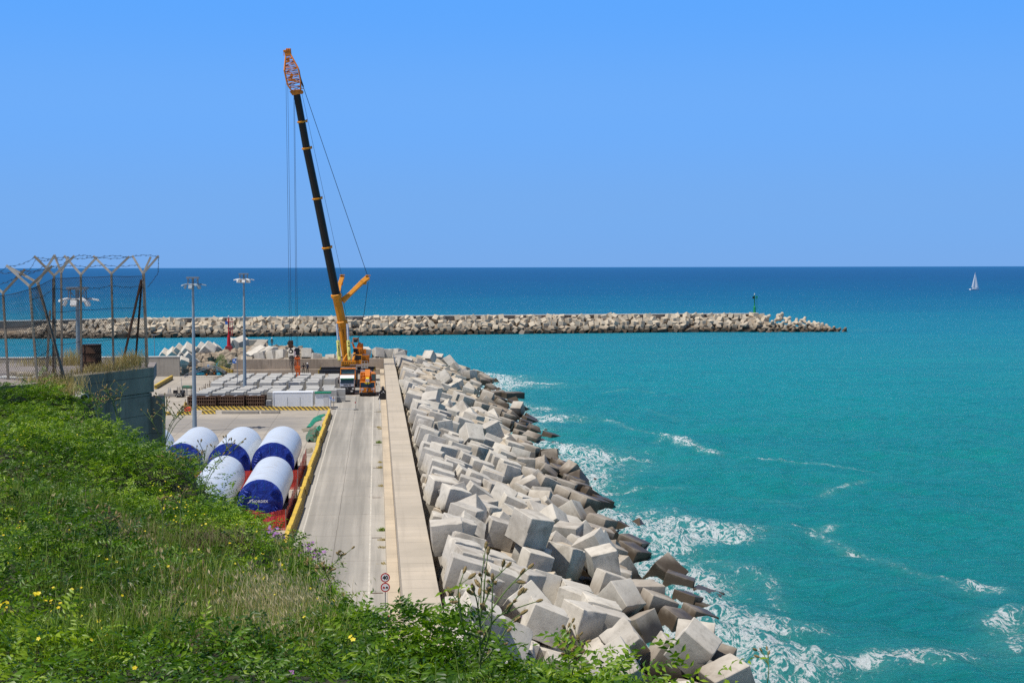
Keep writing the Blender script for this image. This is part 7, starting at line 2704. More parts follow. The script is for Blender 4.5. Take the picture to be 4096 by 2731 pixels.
# ================================================================== PEOPLE
def person(loc, label, pose, cols, rz=0.0, helmet=True):
    t = thing('person', label, 'person', loc, rz, 'workers on the pier')
    J = {'pel': (0, 0, .95), 'wst': (0, 0, 1.12), 'chs': (0, 0, 1.36), 'nck': (0, 0, 1.50), 'hd1': (0, -.02, 1.60), 'hd2': (0, -.02, 1.72),
         'lh': (-.10, 0, .90), 'lk': (-.13, -.02, .50), 'la': (-.14, .02, .09), 'lt': (-.15, -.14, .04), 'rh': (.10, 0, .90), 'rk': (.13, -.02, .50), 'ra': (.15, .02, .09), 'rt': (.16, -.14, .04),
         'ls': (-.20, 0, 1.42), 'le': (-.27, .03, 1.14), 'lw': (-.26, -.06, .90), 'lf': (-.26, -.09, .80), 'rs': (.20, 0, 1.42), 're': (.27, .03, 1.14), 'rw': (.26, -.06, .90), 'rf': (.26, -.09, .80)}
    J.update(pose)
    rad_ = {'pel': .15, 'wst': .135, 'chs': .165, 'nck': .06, 'hd1': .085, 'hd2': .09, 'lh': .10, 'lk': .065, 'la': .045, 'lt': .04, 'rh': .10, 'rk': .065, 'ra': .045, 'rt': .04, 'ls': .07, 'le': .048, 'lw': .035, 'lf': .035, 'rs': .07, 're': .048, 'rw': .035, 'rf': .035}
    keys = list(J)
    E_ = [('pel', 'wst'), ('wst', 'chs'), ('chs', 'nck'), ('nck', 'hd1'), ('hd1', 'hd2'), ('pel', 'lh'), ('lh', 'lk'), ('lk', 'la'), ('la', 'lt'), ('pel', 'rh'), ('rh', 'rk'), ('rk', 'ra'), ('ra', 'rt'), ('chs', 'ls'), ('ls', 'le'), ('le', 'lw'), ('lw', 'lf'), ('chs', 'rs'), ('rs', 're'), ('re', 'rw'), ('rw', 'rf')]
    me = bpy.data.meshes.new('tmp')
    me.from_pydata([J[k_] for k_ in keys], [(keys.index(a), keys.index(b)) for a, b in E_], [])
    o = bpy.data.objects.new('tmp', me)
    COL.objects.link(o)
    sk = o.modifiers.new('s', 'SKIN')
    for k_, v in zip(keys, me.skin_vertices[0].data):
        v.radius = (rad_[k_], rad_[k_] * (.72 if k_ in ('chs', 'wst', 'pel') else 1))
        v.use_root = k_ == 'pel'
    o.modifiers.new('d', 'SUBSURF').levels = 1
    dg = bpy.context.evaluated_depsgraph_get()
    bme = bpy.data.meshes.new_from_object(o.evaluated_get(dg))
    bpy.data.objects.remove(o)
    bme.materials.clear()
    for c in (cols['legs'], cols['top'], M['skin'], M['blacksteel']):
        bme.materials.append(c)
    hw = [Vector(J['lf']), Vector(J['rf'])]
    mi = []
    for f in bme.polygons:
        c = f.center
        if c.z > 1.5 and abs(c.x - J['hd1'][0]) < .14 and (c - Vector(J['hd1'])).length < .25:
            mi.append(2)
        elif min((c - h_).length for h_ in hw) < .13:
            mi.append(2)
        elif c.z < .1:
            mi.append(3)
        else:
            mi.append(0 if c.z < .98 and not (abs(c.x) > .2) else 1)
    bme.polygons.foreach_set('material_index', mi)
    bme.shade_smooth()
    b_ = bpy.data.objects.new('body', bme)
    COL.objects.link(b_)
    b_.parent = t
    if helmet:
        h_ = Vector(J['hd2'])
        mb = MB()
        mb.sphere(h_ + Vector((0, 0, .05)), .13, 12, 8, (1, 1.1, .85))
        mb.box(h_ + Vector((0, -.13, .02)), (.2, .12, .02))
        mb.build('helmet', M['white'], t, smooth=60)
    else:
        MB().sphere(Vector(J['hd2']) + Vector((0, .02, .03)), .115, 12, 8, (1, 1.1, .9)).build('hair', M['signblack'], t, smooth=60)
    return t
pz = 1.985
a1 = at(1214, 1493, 1.985)
person(tuple(a1), 'man in dark clothes, hands on hips, standing on the yard blocks', {'le': (-.40, .10, 1.18), 'lw': (-.22, -.05, 1.02), 'lf': (-.16, -.09, 1.0), 're': (.40, .10, 1.18), 'rw': (.22, -.05, 1.02), 'rf': (.16, -.09, 1.0)}, {'legs': M['olive'], 'top': M['cloth']}, .2, False)
a2 = at(1230, 1492, 1.985)
person(tuple(a2), 'man in dark blue raising an arm, standing beside the other on the blocks', {'le': (-.34, -.05, 1.62), 'lw': (-.40, -.10, 1.86), 'lf': (-.42, -.12, 1.97)}, {'legs': M['cloth'], 'top': M['jeans']}, .1, True)
for (px, Y) in ((1214, 0),):
    pass
a3 = aty(1088, 1386, 315)
person(tuple(a3), 'man in olive jacket and white helmet standing on the blocks beyond the cross wall', {'rw': (.30, -.02, .92)}, {'legs': M['jeans'], 'top': M['olive']}, -.4, True)
a4 = aty(977, 1414, 325)
person(tuple(a4), 'worker in bright yellow high visibility clothes beside the lamp mast', {}, {'legs': M['cloth'], 'top': M['hivis']}, .3, True)
for (c, l, s) in ((a3, 'grey block under the man in olive jacket', 2.2), ):
    o = bpy.data.objects.new('armour_cube', BM[3])
    COL.objects.link(o)
    o.location = (c.x, c.y, c.z - s / 2)
    o.scale = (s, s, s)
    o.rotation_euler = (0, 0, .3)
    tag(o, l, 'concrete block', 'older cubes on the rubble mound')

# ================================================================== TERRACE, RETAINING WALL, FENCE
PZ = 18.12
def terrace_mat():
    k = NT('terrace_asphalt')
    P = k.pos()
    n, n2 = k.noise(P, 1.2, 6, .6), k.noise(P, 14, 5, .7)
    col = k.mix(k.rng(n, .35, .65), (.20, .175, .17), (.26, .23, .21))
    col = k.mix(k.math('MULTIPLY', k.rng(n2, .5, .75), .4), col, (.32, .28, .23))
    return k.fin(col, .9)
M['terrace'] = terrace_mat()
C1 = at(616, 1468, PZ)
C0w = at(282, 1506, PZ)
Ln = at(262, 1556, PZ - .5)
poly = [(C0w.x - .55, 38.1), (C0w.x - .05, C0w.y), (C1.x - .02, C1.y), (C1.x - .3, C1.y + 2.6), (-34, 47.2), (-34, 38.8), (-14.5, 38.2), (-9.9, 37.5)]
mb = MB()
mb.prism(poly, Matrix.Translation((0, 0, PZ - .42)), .40)
mb.build('terrace', M['terrace'], kind='structure')['label'] = 'worn asphalt terrace behind the chain-link fence'
t = thing('retaining_wall', 'dark weathered concrete retaining wall holding up the fenced terrace', 'wall', tuple(C0w))
dv = (C1 - C0w)
dn = Vector((dv.y, -dv.x, 0)).normalized()
def wseg(mb, a, b, z0, z1, th, off=0.0):
    a, b = a + dn * off, b + dn * off
    vs = [a, b, b - dn * th, a - dn * th]
    mb.add([(v.x, v.y, z0) for v in vs] + [(v.x, v.y, z1) for v in vs], [(3, 2, 1, 0), (4, 5, 6, 7), (0, 1, 5, 4), (1, 2, 6, 5), (2, 3, 7, 6), (3, 0, 4, 7)])
Z0 = Vector((0, 0, 0))
mb = MB()
wseg(mb, -dv * .16, dv * 1.0, -.72, .0, .45)
mb.build('coping_course', M['darkwall'], t, bevel=.02)
mb = MB()
wseg(mb, -dv * .22, dv * .985, -8, -.735, .5, -.035)
mb.build('wall_face', M['darkwall'], t, bevel=.02)
mb = MB()
e = dv * 1.0
mb.span((e.x - .12, e.y - .12, -9), (e.x + .24, e.y + .5, -.87))
mb.build('end_column', M['darkwall'], t, bevel=.02)
mb = MB()
wseg(mb, -dv * .62, -dv * .17, -2.5, -.55, .6, .10)
mb.build('broken_end', M['darkwall'], t, bevel=.03)
pp_ = atd(283, 1574, 39.0)
pq = atd(338, 1592, 38.2)
t = thing('drain_pipe', 'pale grey drain pipe jutting from the foot of the retaining wall', 'pipe', tuple(pp_))
mb = MB()
d_ = pq - pp_
for i in range(16):
    pass
mb.tube([-d_ * .8, d_], .115, 18)
mb.build('pipe', M['lampwhite'], t, smooth=50)
MB().tube([d_ * .999, d_ * 1.002], .095, 18).build('bore', M['blacksteel'], t)

t = thing('chain_link_fence', 'rusty chain-link fence with Y-shaped barbed wire arms on the terrace edge', 'fence', (0, 0, 0))
M['armsteel'] = paint('weathered_arm_steel', (.46, .42, .37), .65, .3, 5.0, grime=.6, grimec=(.22, .12, .07))
POST = {}
def fpost(px, py, pxt, pyt, d, arms, key, mat='rustpost', lean=None, w=.055):
    b_ = atd(px, py, d)
    d2 = d + (lean or 0)
    tp_ = atd(pxt, pyt, d2)
    o = MB().bar(b_ + Vector((0, 0, -.25)), tp_, w, w).build('post', M[mat], t)
    for (ax, ay) in arms:
        e = atd(ax, ay, d2 + .05)
        MB().bar(tp_, e, .06, .035, (0, -1, 0)).build('arm', M['rustpost' if int(ax) % 4 == 0 else 'armsteel'], o)
    POST[key] = (b_, tp_, [atd(ax, ay, d2 + .05) for ax, ay in arms])
K3 = 700 / 1715
def f3(x, y):
    return x * K3, 980 + y * K3
def fp(b, tp, d, arms, key, **kw):
    fpost(*f3(*b), *f3(*tp), d, [f3(*a) for a in arms], key, **kw)
fp((-300, 1350), (-290, 470), 40.6, [(-480, 290), (-110, 250)], 'a')
fp((90, 1420), (30, 470), 39.0, [(-170, 310), (245, 238)], 'b')
fp((380, 1450), (292, 405), 38.0, [(62, 200), (512, 205)], 'c')
fp((680, 1405), (370, 370), 38.6, [(68, 205), (535, 100)], 'd', lean=.6)
fp((540, 1300), (530, 300), 39.4, [(335, 110), (730, 105)], 'e')
fp((520, 1180), (520, 330), 41.5, [], 'f', mat='rust', w=.04)
fp((450, 1275), (490, 640), 42.0, [], 'g')
fp((606, 1200), (600, 275), 43.5, [(532, 95), (672, 115)], 'h')
fp((795, 1255), (793, 290), 41.0, [(630, 105), (950, 118)], 'i')
fp((1115, 1228), (1092, 280), 42.2, [(915, 108), (1268, 112)], 'j')
fp((1440, 1190), (1402, 280), 43.7, [(1297, 105), (1555, 105)], 'k')
fp((1195, 1100), (1385, 340), 43.9, [], 'l', mat='rust', lean=-.2)
fp((1320, 1140), (1390, 350), 44.1, [], 'm', mat='rust', lean=-.35)
fp((1450, 1185), (1410, 265), 45.2, [(1478, 115)], 'n')
def chain(a, b, nm):
    (b0, t0, _), (b1, t1, _) = POST[a], POST[b]
    L = ((b1 - b0).length + (t1 - t0).length) / 2
    H = ((t0 - b0).length + (t1 - b1).length) / 2 - .06
    mb = MB()
    s = .098
    nx_, nz_ = max(1, int(round(L / s))), int(round(H / s))
    hx = [mnoise.noise(Vector((i * .25, L, 1))) * .02 for i in range(nx_ + 2)]
    def P(u, v_):
        p = b0.lerp(b1, u / nx_).lerp(t0.lerp(t1, u / nx_), v_ / nz_ * .975)
        k_ = min(nx_, max(0, int(u)))
        return p + Vector((hx[k_], .035 * math.sin(u * .5 + v_ * .2), 0))
    r_ = .0038
    # every wire of the mesh zigzags up between its neighbours
    for i in range(nx_):
        for par in (0, 1):
            pts = []
            for j in range(nz_ + 1):
                u = i + ((j + par) % 2) * 1.0
                pts.append(P(u, j))
            mb.tube(pts, r_, 3, caps=False)
    for v_ in (.02, .33, .66, 1.0):
        mb.tube([P(nx_ * q_ / 8, nz_ * v_) + Vector((0, -.01, -.02 * math.sin(q_ * .39 * 1))) for q_ in range(9)], .006, 4, caps=False)
    mb.build('chain_link_mesh', M['wire'], t)
for a, b in (('a', 'b'), ('b', 'c'), ('c', 'd'), ('c', 'e'), ('e', 'i'), ('i', 'j'), ('j', 'k')):
    chain(a, b, '')
def barb(pts, seed=0, sag=.06):
    mb = MB()
    Q = []
    for a, b in zip(pts[:-1], pts[1:]):
        for i in range(12):
            f = i / 12
            p = a.lerp(b, f) + Vector((.0, .02 * math.sin(i * 1.3), -sag * math.sin(math.pi * f) + .012 * math.sin(i * 2.1 + seed)))
            Q.append(p)
    Q.append(pts[-1])
    mb.tube(Q, .0055, 4, caps=False)
    for i, p in enumerate(Q[1:-1]):
        if i % 2 == 0:
            mb.bar(p + Vector((-.018, 0, -.028)), p + Vector((.018, 0, .028)), .005)
            mb.bar(p + Vector((.024, 0, -.016)), p + Vector((-.024, 0, .016)), .005)
    mb.build('barbed_wire', M['wire'], t)
def armpt(key, k_, f):
    b_, tp_, ar = POST[key]
    return tp_.lerp(ar[k_], f)
for k_, f in ((1, .95), (0, .95), (0, .5)):
    barb([armpt(q_, k_, f) for q_ in ('e', 'i', 'j', 'k')], k_ + f, -.05 if k_ == 1 and f > .9 else .05)
    barb([armpt(q_, k_, f) for q_ in ('a', 'b', 'c', 'e')], k_ + f + 3)
barb([armpt('c', 0, .95), armpt('d', 0, .5), armpt('e', 0, .9), armpt('h', 0, .9), armpt('i', 0, .95)], 5, .1)
barb([armpt('k', 1, 1.0), armpt('k', 1, .9) + Vector((.02, 0, -.45)), POST['k'][1] + Vector((.12, 0, -.4))], 2, .02)
barb([POST[q_][1].lerp(POST[q_][0], .12) for q_ in ('c', 'e', 'i', 'j', 'k')], 9, .07)

p = atd(366, 1452, 42.3)
p = Vector((p.x, p.y, PZ))
t = thing('oil_drum', 'rusty brown open drum standing behind the fence', 'drum', tuple(p), .3)
MB().tube([(0, 0, 0), (0, 0, .30), (0, 0, .32), (0, 0, .34), (0, 0, .60), (0, 0, .62), (0, 0, .64), (0, 0, .90)], [.29, .29, .305, .29, .29, .305, .29, .29], 28).build('body', M['rust'], t, smooth=40)
MB().tube([(.29 * math.cos(a_ * .2244), .29 * math.sin(a_ * .2244), .9) for a_ in range(29)], .012, 6).build('rim', M['rust'], t)
MB().tube([(0, 0, .901), (0, 0, .905)], .27, 28).build('opening', M['blacksteel'], t)
t.scale = (.95, .95, .80)
p = atd(85, 1490, 39.9)
t = thing('loaf_stone', 'tan stone slab lying on a white patch on the terrace', 'stone', (p.x, p.y, PZ - .02))
MB().box((0, 0, .012), (1.1, .8, .02)).build('white_patch', M['cream'], t)
for (x, y, s) in ((.1, -.05, .55), (-.2, .2, .5)):
    me = rock_mesh('slab', 3, M['rubblepale'], 2)
    o = bpy.data.objects.new('slab', me)
    COL.objects.link(o)
    o.parent = t
    o.location = (x, y, .08)
    o.scale = (s, .25, .16)
# ================================================================== HILLSIDE
TP_ = [(-700, 1560, 40), (0, 1590, 38), (200, 1600, 37.5), (350, 1705, 36), (-700, 1850, 27), (0, 1820, 27), (300, 1870, 26), (550, 1870, 27), (-700, 2120, 17.5), (0, 2120, 17.5), (400, 2130, 18), (800, 2190, 19), (-700, 2430, 11.5), (0, 2430, 11.5), (500, 2430, 11.5), (900, 2430, 12),
       (-600, 2780, 7.5), (0, 2770, 7.5), (600, 2770, 7.4), (1200, 2770, 7.2), (1700, 2790, 6.8), (2300, 2830, 6.6), (0, 3600, 4), (1200, 3600, 4), (2200, 3600, 4)]
EDGE = [(350, 1722, 36.5), (640, 1885, 30), (900, 2105, 25), (1090, 2300, 20.5), (1235, 2460, 15.5), (1270, 2590, 11.0), (1500, 2740, 9.0), (1750, 2730, 8.3), (2000, 2840, 7.9), (2350, 2960, 7.4), (2900, 3250, 7.0)]
EP = np.array([tuple(atd(*p)) for p in EDGE])
TPw = np.array([tuple(atd(*p)) for p in TP_] + [tuple(p) for p in EP])
# continue the brow beyond both ends of what is seen
EPX = np.vstack([[EP[0][0] - 1.0, EP[0][1] + 6, EP[0][2] - .4], EP, [EP[-1][0] + 3, EP[-1][1] - 2.0, EP[-1][2]], [EP[-1][0] + 4, -6, EP[-1][2]]])

def edge_dist(x, y):
    """signed distance to the brow (positive = beyond it, over the drop) and the brow's height"""
    best = np.full(x.shape, 1e9)
    sgn = np.zeros(x.shape)
    zz = np.zeros(x.shape)
    for a, b in zip(EPX[:-1], EPX[1:]):
        dx, dy = b[0] - a[0], b[1] - a[1]
        t = np.clip(((x - a[0]) * dx + (y - a[1]) * dy) / (dx * dx + dy * dy), 0, 1)
        d = np.hypot(x - a[0] - dx * t, y - a[1] - dy * t)
        c = dx * (y - a[1]) - dy * (x - a[0])
        m_ = d < best
        best = np.where(m_, d, best)
        sgn = np.where(m_, np.sign(c), sgn)
        zz = np.where(m_, a[2] + (b[2] - a[2]) * t, zz)
    return best * sgn, zz

def hill_z(x, y):
    x, y = np.asarray(x, float), np.asarray(y, float)
    w_s, z_s = np.zeros(x.shape), np.zeros(x.shape)
    for p in TPw:
        w_ = 1 / (((x - p[0]) ** 2 + (y - p[1]) ** 2) + .15) ** 1.6
        w_s += w_
        z_s += w_ * p[2]
    zi = z_s / w_s
    mnd = np.array([mnoise.noise(Vector((a * .55, b * .40, 7))) * .30 + mnoise.noise(Vector((a * 1.5, b * 1.0, 2))) * .13 for a, b in zip(x.ravel(), y.ravel())]).reshape(x.shape)
    zi = zi + mnd * np.clip(y / 14, .25, 1.2)
    d, ze = edge_dist(x, y)
    zo = ze - np.clip(d, 0, None) * 1.05 + .12 * np.clip(d, 0, None) * np.exp(-np.clip(d, 0, None))
    z = np.where(d > 0, np.minimum(zo, np.where(d < 1.5, zi * (1 - d / 1.5) + zo * d / 1.5, zo)), zi)
    return z, d

gxs = np.concatenate([np.arange(-40, -16, 1.5), np.arange(-16, 9, .22), np.arange(9, 34, 1.2)])
gys = np.concatenate([np.arange(-12, 3, 1.0), np.arange(3, 22, .25), np.arange(22, 46, .4), np.arange(46, 64, 1.2)])
hx, hy = np.meshgrid(gxs, gys)
hz, hd = hill_z(hx, hy)
bmp = np.array([mnoise.noise(Vector((a * .9, b * .9, 1))) * .10 + mnoise.noise(Vector((a * 3, b * 3, 5))) * .04 for a, b in zip(hx.ravel(), hy.ravel())]).reshape(hx.shape)
hz = hz + bmp * (np.abs(hx) < 20)
# keep below the terrace slab and behind its wall
def in_poly(x, y, P):
    r_ = np.zeros(x.shape, bool)
    j = len(P) - 1
    for i in range(len(P)):
        cond = ((P[i][1] > y) != (P[j][1] > y)) & (x < (P[j][0] - P[i][0]) * (y - P[i][1]) / (P[j][1] - P[i][1] + 1e-9) + P[i][0])
        r_ ^= cond
        j = i
    return r_
TER = [(p[0], p[1]) for p in poly]
hz = np.where(in_poly(hx, hy, TER), np.minimum(hz, PZ - .5), hz)
hz = np.where(hy > 45.8, np.minimum(hz, PZ - .6 - (hy - 45.8) * 1.1), hz)
hz = np.maximum(hz, -.5)
co = np.stack([hx, hy, hz], -1).reshape(-1, 3)
nx, ny = len(gxs), len(gys)
ii = (np.arange(ny - 1)[:, None] * nx + np.arange(nx - 1)[None, :]).ravel()
k = NT('hillside_soil')
P_ = k.pos()
n1, n2 = k.noise(P_, 1.2, 6), k.noise(P_, 16, 5)
cc_ = k.mix(k.rng(n1, .35, .65), (.035, .036, .014), (.022, .034, .010))
cc_ = k.mix(k.math('MULTIPLY', k.rng(n2, .5, .7), .35), cc_, (.10, .08, .045))
k.bump(n2, 1.0, .05)
M['soil'] = k.fin(cc_, .95)
link('hillside', np_mesh('hillside', co, np.stack([ii, ii + 1, ii + nx + 1, ii + nx], -1), [M['soil']], smooth=True), 'steep overgrown hillside dropping to the quay', kind='structure')

# ------------------------------------------------------------------ foliage
def leaf_mat(name, c1, c2, c3, rough=.42, trans=.30, spec=.45):
    k = NT(name)
    a = k.attr('tone')
    col = k.mix(k.rng(a, 0, .55, smooth=False), c1, c2)
    col = k.mix(k.rng(a, .55, 1.0, smooth=False), col, c3)
    k.fin(col, rough, 0, spec)
    tl = k.n('ShaderNodeBsdfTranslucent')
    k.l(k.mix(1.0, col, (1.5, 1.6, .6), 'MULTIPLY'), tl.inputs[0])
    ms = k.n('ShaderNodeMixShader')
    ms.inputs[0].default_value = trans
    k.l(k.b.outputs[0], ms.inputs[1])
    k.l(tl.outputs[0], ms.inputs[2])
    k.l(ms.outputs[0], k.out.inputs[0])
    return k.m
M['leaf'] = leaf_mat('shrub_leaves', (.026, .078, .006), (.105, .210, .009), (.26, .37, .020), .40, .32, .30)
M['grassm'] = leaf_mat('green_grass', (.075, .135, .014), (.155, .235, .03), (.29, .33, .08), .55, .3, .3)
M['straw'] = leaf_mat('dry_grass', (.26, .20, .09), (.42, .34, .18), (.60, .50, .32), .7, .3, .2)
M['petal_y'] = leaf_mat('yellow_petals', (.55, .42, .01), (.75, .6, .02), (.85, .75, .12), .5, .3, .2)
M['petal_p'] = leaf_mat('purple_petals', (.25, .10, .32), (.38, .17, .48), (.50, .28, .58), .5, .3, .2)
M['stem'] = leaf_mat('plant_stems', (.15, .21, .07), (.22, .25, .10), (.30, .28, .14), .7, .1, .2)
M['bud'] = leaf_mat('thistle_buds', (.30, .22, .10), (.36, .24, .10), (.42, .27, .13), .7, .2, .2)

M['twig'] = leaf_mat('dead_twigs', (.09, .065, .045), (.17, .125, .09), (.27, .21, .15), .8, .1, .1)

class Soup:
    """many small leaf faces gathered into one mesh"""
    def __init__(self):
        self.V, self.F, self.T, self.n = [], [], [], 0

    def add(self, V, F, T):
        """V (m,k,3) vertices, F (q,4) faces of the template, T (m,) tone"""
        m_, k_ = V.shape[0], V.shape[1]
        self.V.append(V.reshape(-1, 3))
        self.F.append((F[None] + (np.arange(m_) * k_)[:, None, None] + self.n).reshape(-1, 4))
        self.T.append(np.repeat(T, k_))
        self.n += m_ * k_

    def build(self, name, mat, label, cat):
        me = np_mesh(name, np.vstack(self.V), np.vstack(self.F), [mat], smooth=False)
        a = me.attributes.new('tone', 'FLOAT', 'POINT')
        a.data.foreach_set('value', np.clip(np.concatenate(self.T), 0, 1).astype(np.float32))
        return link(name, me, label, cat, 'stuff')

def norm(v):
    return v / (np.linalg.norm(v, axis=-1, keepdims=True) + 1e-9)

def leaflets(soup, base, dirv, nrm, L, Wd, tone, curl=.25):
    """folded pointed leaflets: base point, direction, normal, length, width (arrays)"""
    dirv = norm(dirv)
    side = norm(np.cross(dirv, nrm))
    up = np.cross(side, dirv)
    L, Wd = L[:, None], Wd[:, None]
    v0 = base
    v1 = base + dirv * L * .45 + side * Wd * .5 + up * Wd * curl
    v2 = base + dirv * L - up * L * .12
    v3 = base + dirv * L * .45 - side * Wd * .5 + up * Wd * curl
    v4 = base + dirv * L * .5
    soup.add(np.stack([v0, v1, v4, v3, v2], 1), np.array([[0, 1, 2, 2], [0, 2, 3, 3], [1, 4, 2, 2], [2, 4, 3, 3]])[:, [0, 1, 2, 3]], tone)

g_ = np.random.default_rng(42)
def scatter(n, ymin, ymax, over=1.3):
    """points over the part of the hillside this side of the brow"""
    out = []
    while sum(map(len, out)) < n:
        # even per ground area
        y = np.sqrt(g_.uniform(ymin ** 2, ymax ** 2, n * 2))
        x = g_.uniform(-1, 1, n * 2)
        x = np.where(x < 0, x * (.30 * y + 1.2), x * 4.5)
        z, d = hill_z(x, y)
        ok = (d < over) & ~in_poly(x, y, TER)
        out.append(np.stack([x, y, z], -1)[ok])
    return np.vstack(out)[:n]

def zone(P, seed, sc):
    return np.array([mnoise.noise(Vector((p[0] * sc, p[1] * sc, seed))) for p in P])

# areas that are grassy and dry rather than leafy
DRY = [(at_d, r_) for at_d, r_ in ((atd(60, 2000, 19.5), 1.2), (atd(620, 2080, 19), 1.2), (atd(330, 2180, 16.5), 1.1), (atd(1010, 2440, 13), 1.3), (atd(870, 2230, 17.5), .7), (atd(1130, 2560, 9.6), .8), (atd(1150, 2480, 11), .75), (atd(550, 2600, 9.4), .5), (atd(250, 1700, 33), .6), (atd(120, 1950, 21), .8))]
def dryness(P):
    f = np.zeros(len(P))
    for c, r_ in DRY:
        f = np.maximum(f, np.exp(-((P[:, 0] - c.x) ** 2 + (P[:, 1] - c.y) ** 2 * .35) / (r_ * r_)))
    return f

leafs, stems = Soup(), Soup()
def shrub_leaves(centers, hgt, rad, nspr, leaf, npair):
    """compound leaves (paired leaflets along a stalk) standing out of low domed clumps"""
    m_ = len(centers)
    for j in range(nspr):
        th = g_.uniform(0, 2 * np.pi, m_)
        el = np.arcsin(g_.uniform(.05, 1, m_))
        rr_ = g_.uniform(.62, 1.0, m_)
        o = np.stack([np.cos(el) * np.cos(th) * rad * rr_, np.cos(el) * np.sin(th) * rad * rr_, np.sin(el) * hgt * rr_ * g_.uniform(.7, 1.15, m_)], -1)
        root = centers + o
        out = norm(np.stack([np.cos(th) * np.cos(el * .6), np.sin(th) * np.cos(el * .6), .25 + .55 * np.sin(el)], -1) + g_.normal(0, .3, (m_, 3)))
        up = norm(np.stack([g_.normal(0, .4, m_), g_.normal(0, .4, m_), np.ones(m_)], -1) + .3 * out)
        side = norm(np.cross(out, up))
        up = norm(np.cross(side, out))
        Ls = leaf * npair * .62 * g_.uniform(.75, 1.25, m_)
        tn0 = np.clip(.38 + .22 * g_.normal(0, 1, m_) + .95 * zone(centers, 3, .7) + .25 * (rr_ - .8) * 2, 0, 1)
        for q in range(npair + 1):
            f = (q + .6) / (npair + .6)
            pos = root + out * (Ls * f)[:, None] - up * (Ls * .45 * f * f)[:, None]
            axis = norm(out - up * (.9 * f)[..., None] if np.ndim(f) else out - up * .9 * f)
            ll = leaf * (1.0 - .35 * abs(f - .45)) * g_.uniform(.8, 1.2, m_)
            sg = (0,) if q == npair else (-1, 1)
            for s in sg:
                dv_ = norm(axis * (.45 if s else 1) + side * s * .95 + g_.normal(0, .16, (m_, 3)))
                leaflets(leafs, pos, dv_, norm(up + g_.normal(0, .22, (m_, 3))), ll, ll * g_.uniform(.30, .44, m_), np.clip(tn0 + g_.normal(0, .10, m_), 0, 1))
def dome(n, ymin, ymax, h0, h1, r0, r1, nspr, leaf, npair, keep=.45, over=.9):
    P = scatter(n, ymin, ymax, over)
    dr = dryness(P) + .25 * zone(P, 9, .45)
    P = P[dr < keep]
    nz = zone(P, 4, .55)
    h = np.clip(g_.beta(1.3, 2.2, len(P)) * (h1 - h0) + h0, 0, 2) * (1 + .7 * nz)
    r_ = g_.uniform(r0, r1, len(P))
    shrub_leaves(P, h, r_, nspr, leaf, npair)
dome(300, 5.4, 10.5, .12, .50, .16, .32, 15, .050, 5, .5, .5)
dome(430, 10.5, 17.5, .14, .60, .20, .42, 15, .054, 5, .5, .8)
dome(480, 17.5, 26, .18, .75, .25, .55, 17, .060, 4, .5, .8)
dome(560, 26, 39, .22, .70, .28, .60, 16, .068, 4, .6, .8)
BG = scatter(60, 12, 37, .2)
BG = BG[(dryness(BG) < .45)]
for lf_, sel in ((.058, BG[:, 1] < 22), (.070, BG[:, 1] >= 22)):
    q_ = BG[sel]
    if len(q_):
        shrub_leaves(q_, g_.uniform(.35, .80, len(q_)) * np.where(q_[:, 1] < 20, .7, 1), g_.uniform(.45, .95, len(q_)), 46, lf_, 4)
# the drop below the brow is overgrown too
SL = scatter(2600, 6, 46, 13)
sd_ = edge_dist(SL[:, 0], SL[:, 1])[0]
SL = SL[(sd_ > 1.0) & (SL[:, 2] > 1)]
SL[:, 2] += .05
shrub_leaves(SL, g_.uniform(.15, .4, len(SL)), g_.uniform(.4, .8, len(SL)), 9, .11, 3)
# taller growth along the brow, and the big clumps the photo shows against the road
BR = []
for a, b in zip(EP[:-1], EP[1:]):
    n_ = max(3, int(np.linalg.norm(b - a) / .30))
    for i in range(n_):
        p = a + (b - a) * (i + g_.uniform(0, 1)) / n_
        BR.append((p[0] + g_.normal(-.25, .28), p[1] + g_.normal(-.2, .3), p[2]))
BR = np.array(BR)
BR[:, 2] = hill_z(BR[:, 0], BR[:, 1])[0]
far = BR[:, 1] > 14
hb_ = np.where(far, g_.uniform(.18, .42, len(BR)), g_.uniform(.10, .24, len(BR)))
for msk, lf, npr, rad in ((far, .062, 4, (.25, .45)), (~far, .050, 5, (.15, .28))):
    q_ = BR[msk]
    if len(q_):
        shrub_leaves(q_, hb_[msk], g_.uniform(*rad, len(q_)), 13, lf, npr)
CL = [(1150, 2330, 17.5, .5, .45), (1210, 2400, 15.6, .42, .4), (1090, 2300, 18.2, .5, .5), (1010, 2260, 19, .45, .5)]
for a, b, d in ((1300, 2380, 9.6), (1360, 2360, 9.4), (1420, 2370, 9.2), (1480, 2520, 9.0), (1570, 2540, 8.7), (1620, 2370, 8.5), (1680, 2350, 8.4), (1730, 2400, 8.3), (1780, 2440, 8.1), (1850, 2500, 8.0), (1910, 2550, 7.9), (1990, 2600, 7.8), (2060, 2590, 7.6), (2130, 2620, 7.5), (2230, 2650, 7.4), (2300, 2640, 7.3), (2360, 2650, 7.3), (2440, 2665, 7.2), (2560, 2700, 7.1), (1260, 2450, 10.2), (1450, 2500, 8.6), (1600, 2520, 8.2), (1700, 2560, 8.0), (1820, 2610, 7.8)):
    CL.append((a, b + 95, d, .16, .20))
CL += [(-40 + 32 * i, 1502 + 10 * (i % 3), 36.6, .3 + .1 * (i % 2), .45) for i in range(9)] + [(-60 + 36 * i, 1580 + 12 * (i % 2), 34.5, .35, .5) for i in range(9)]
cc2 = np.array([tuple(atd(a, b + 70, d)) for a, b, d, h, r_ in CL])
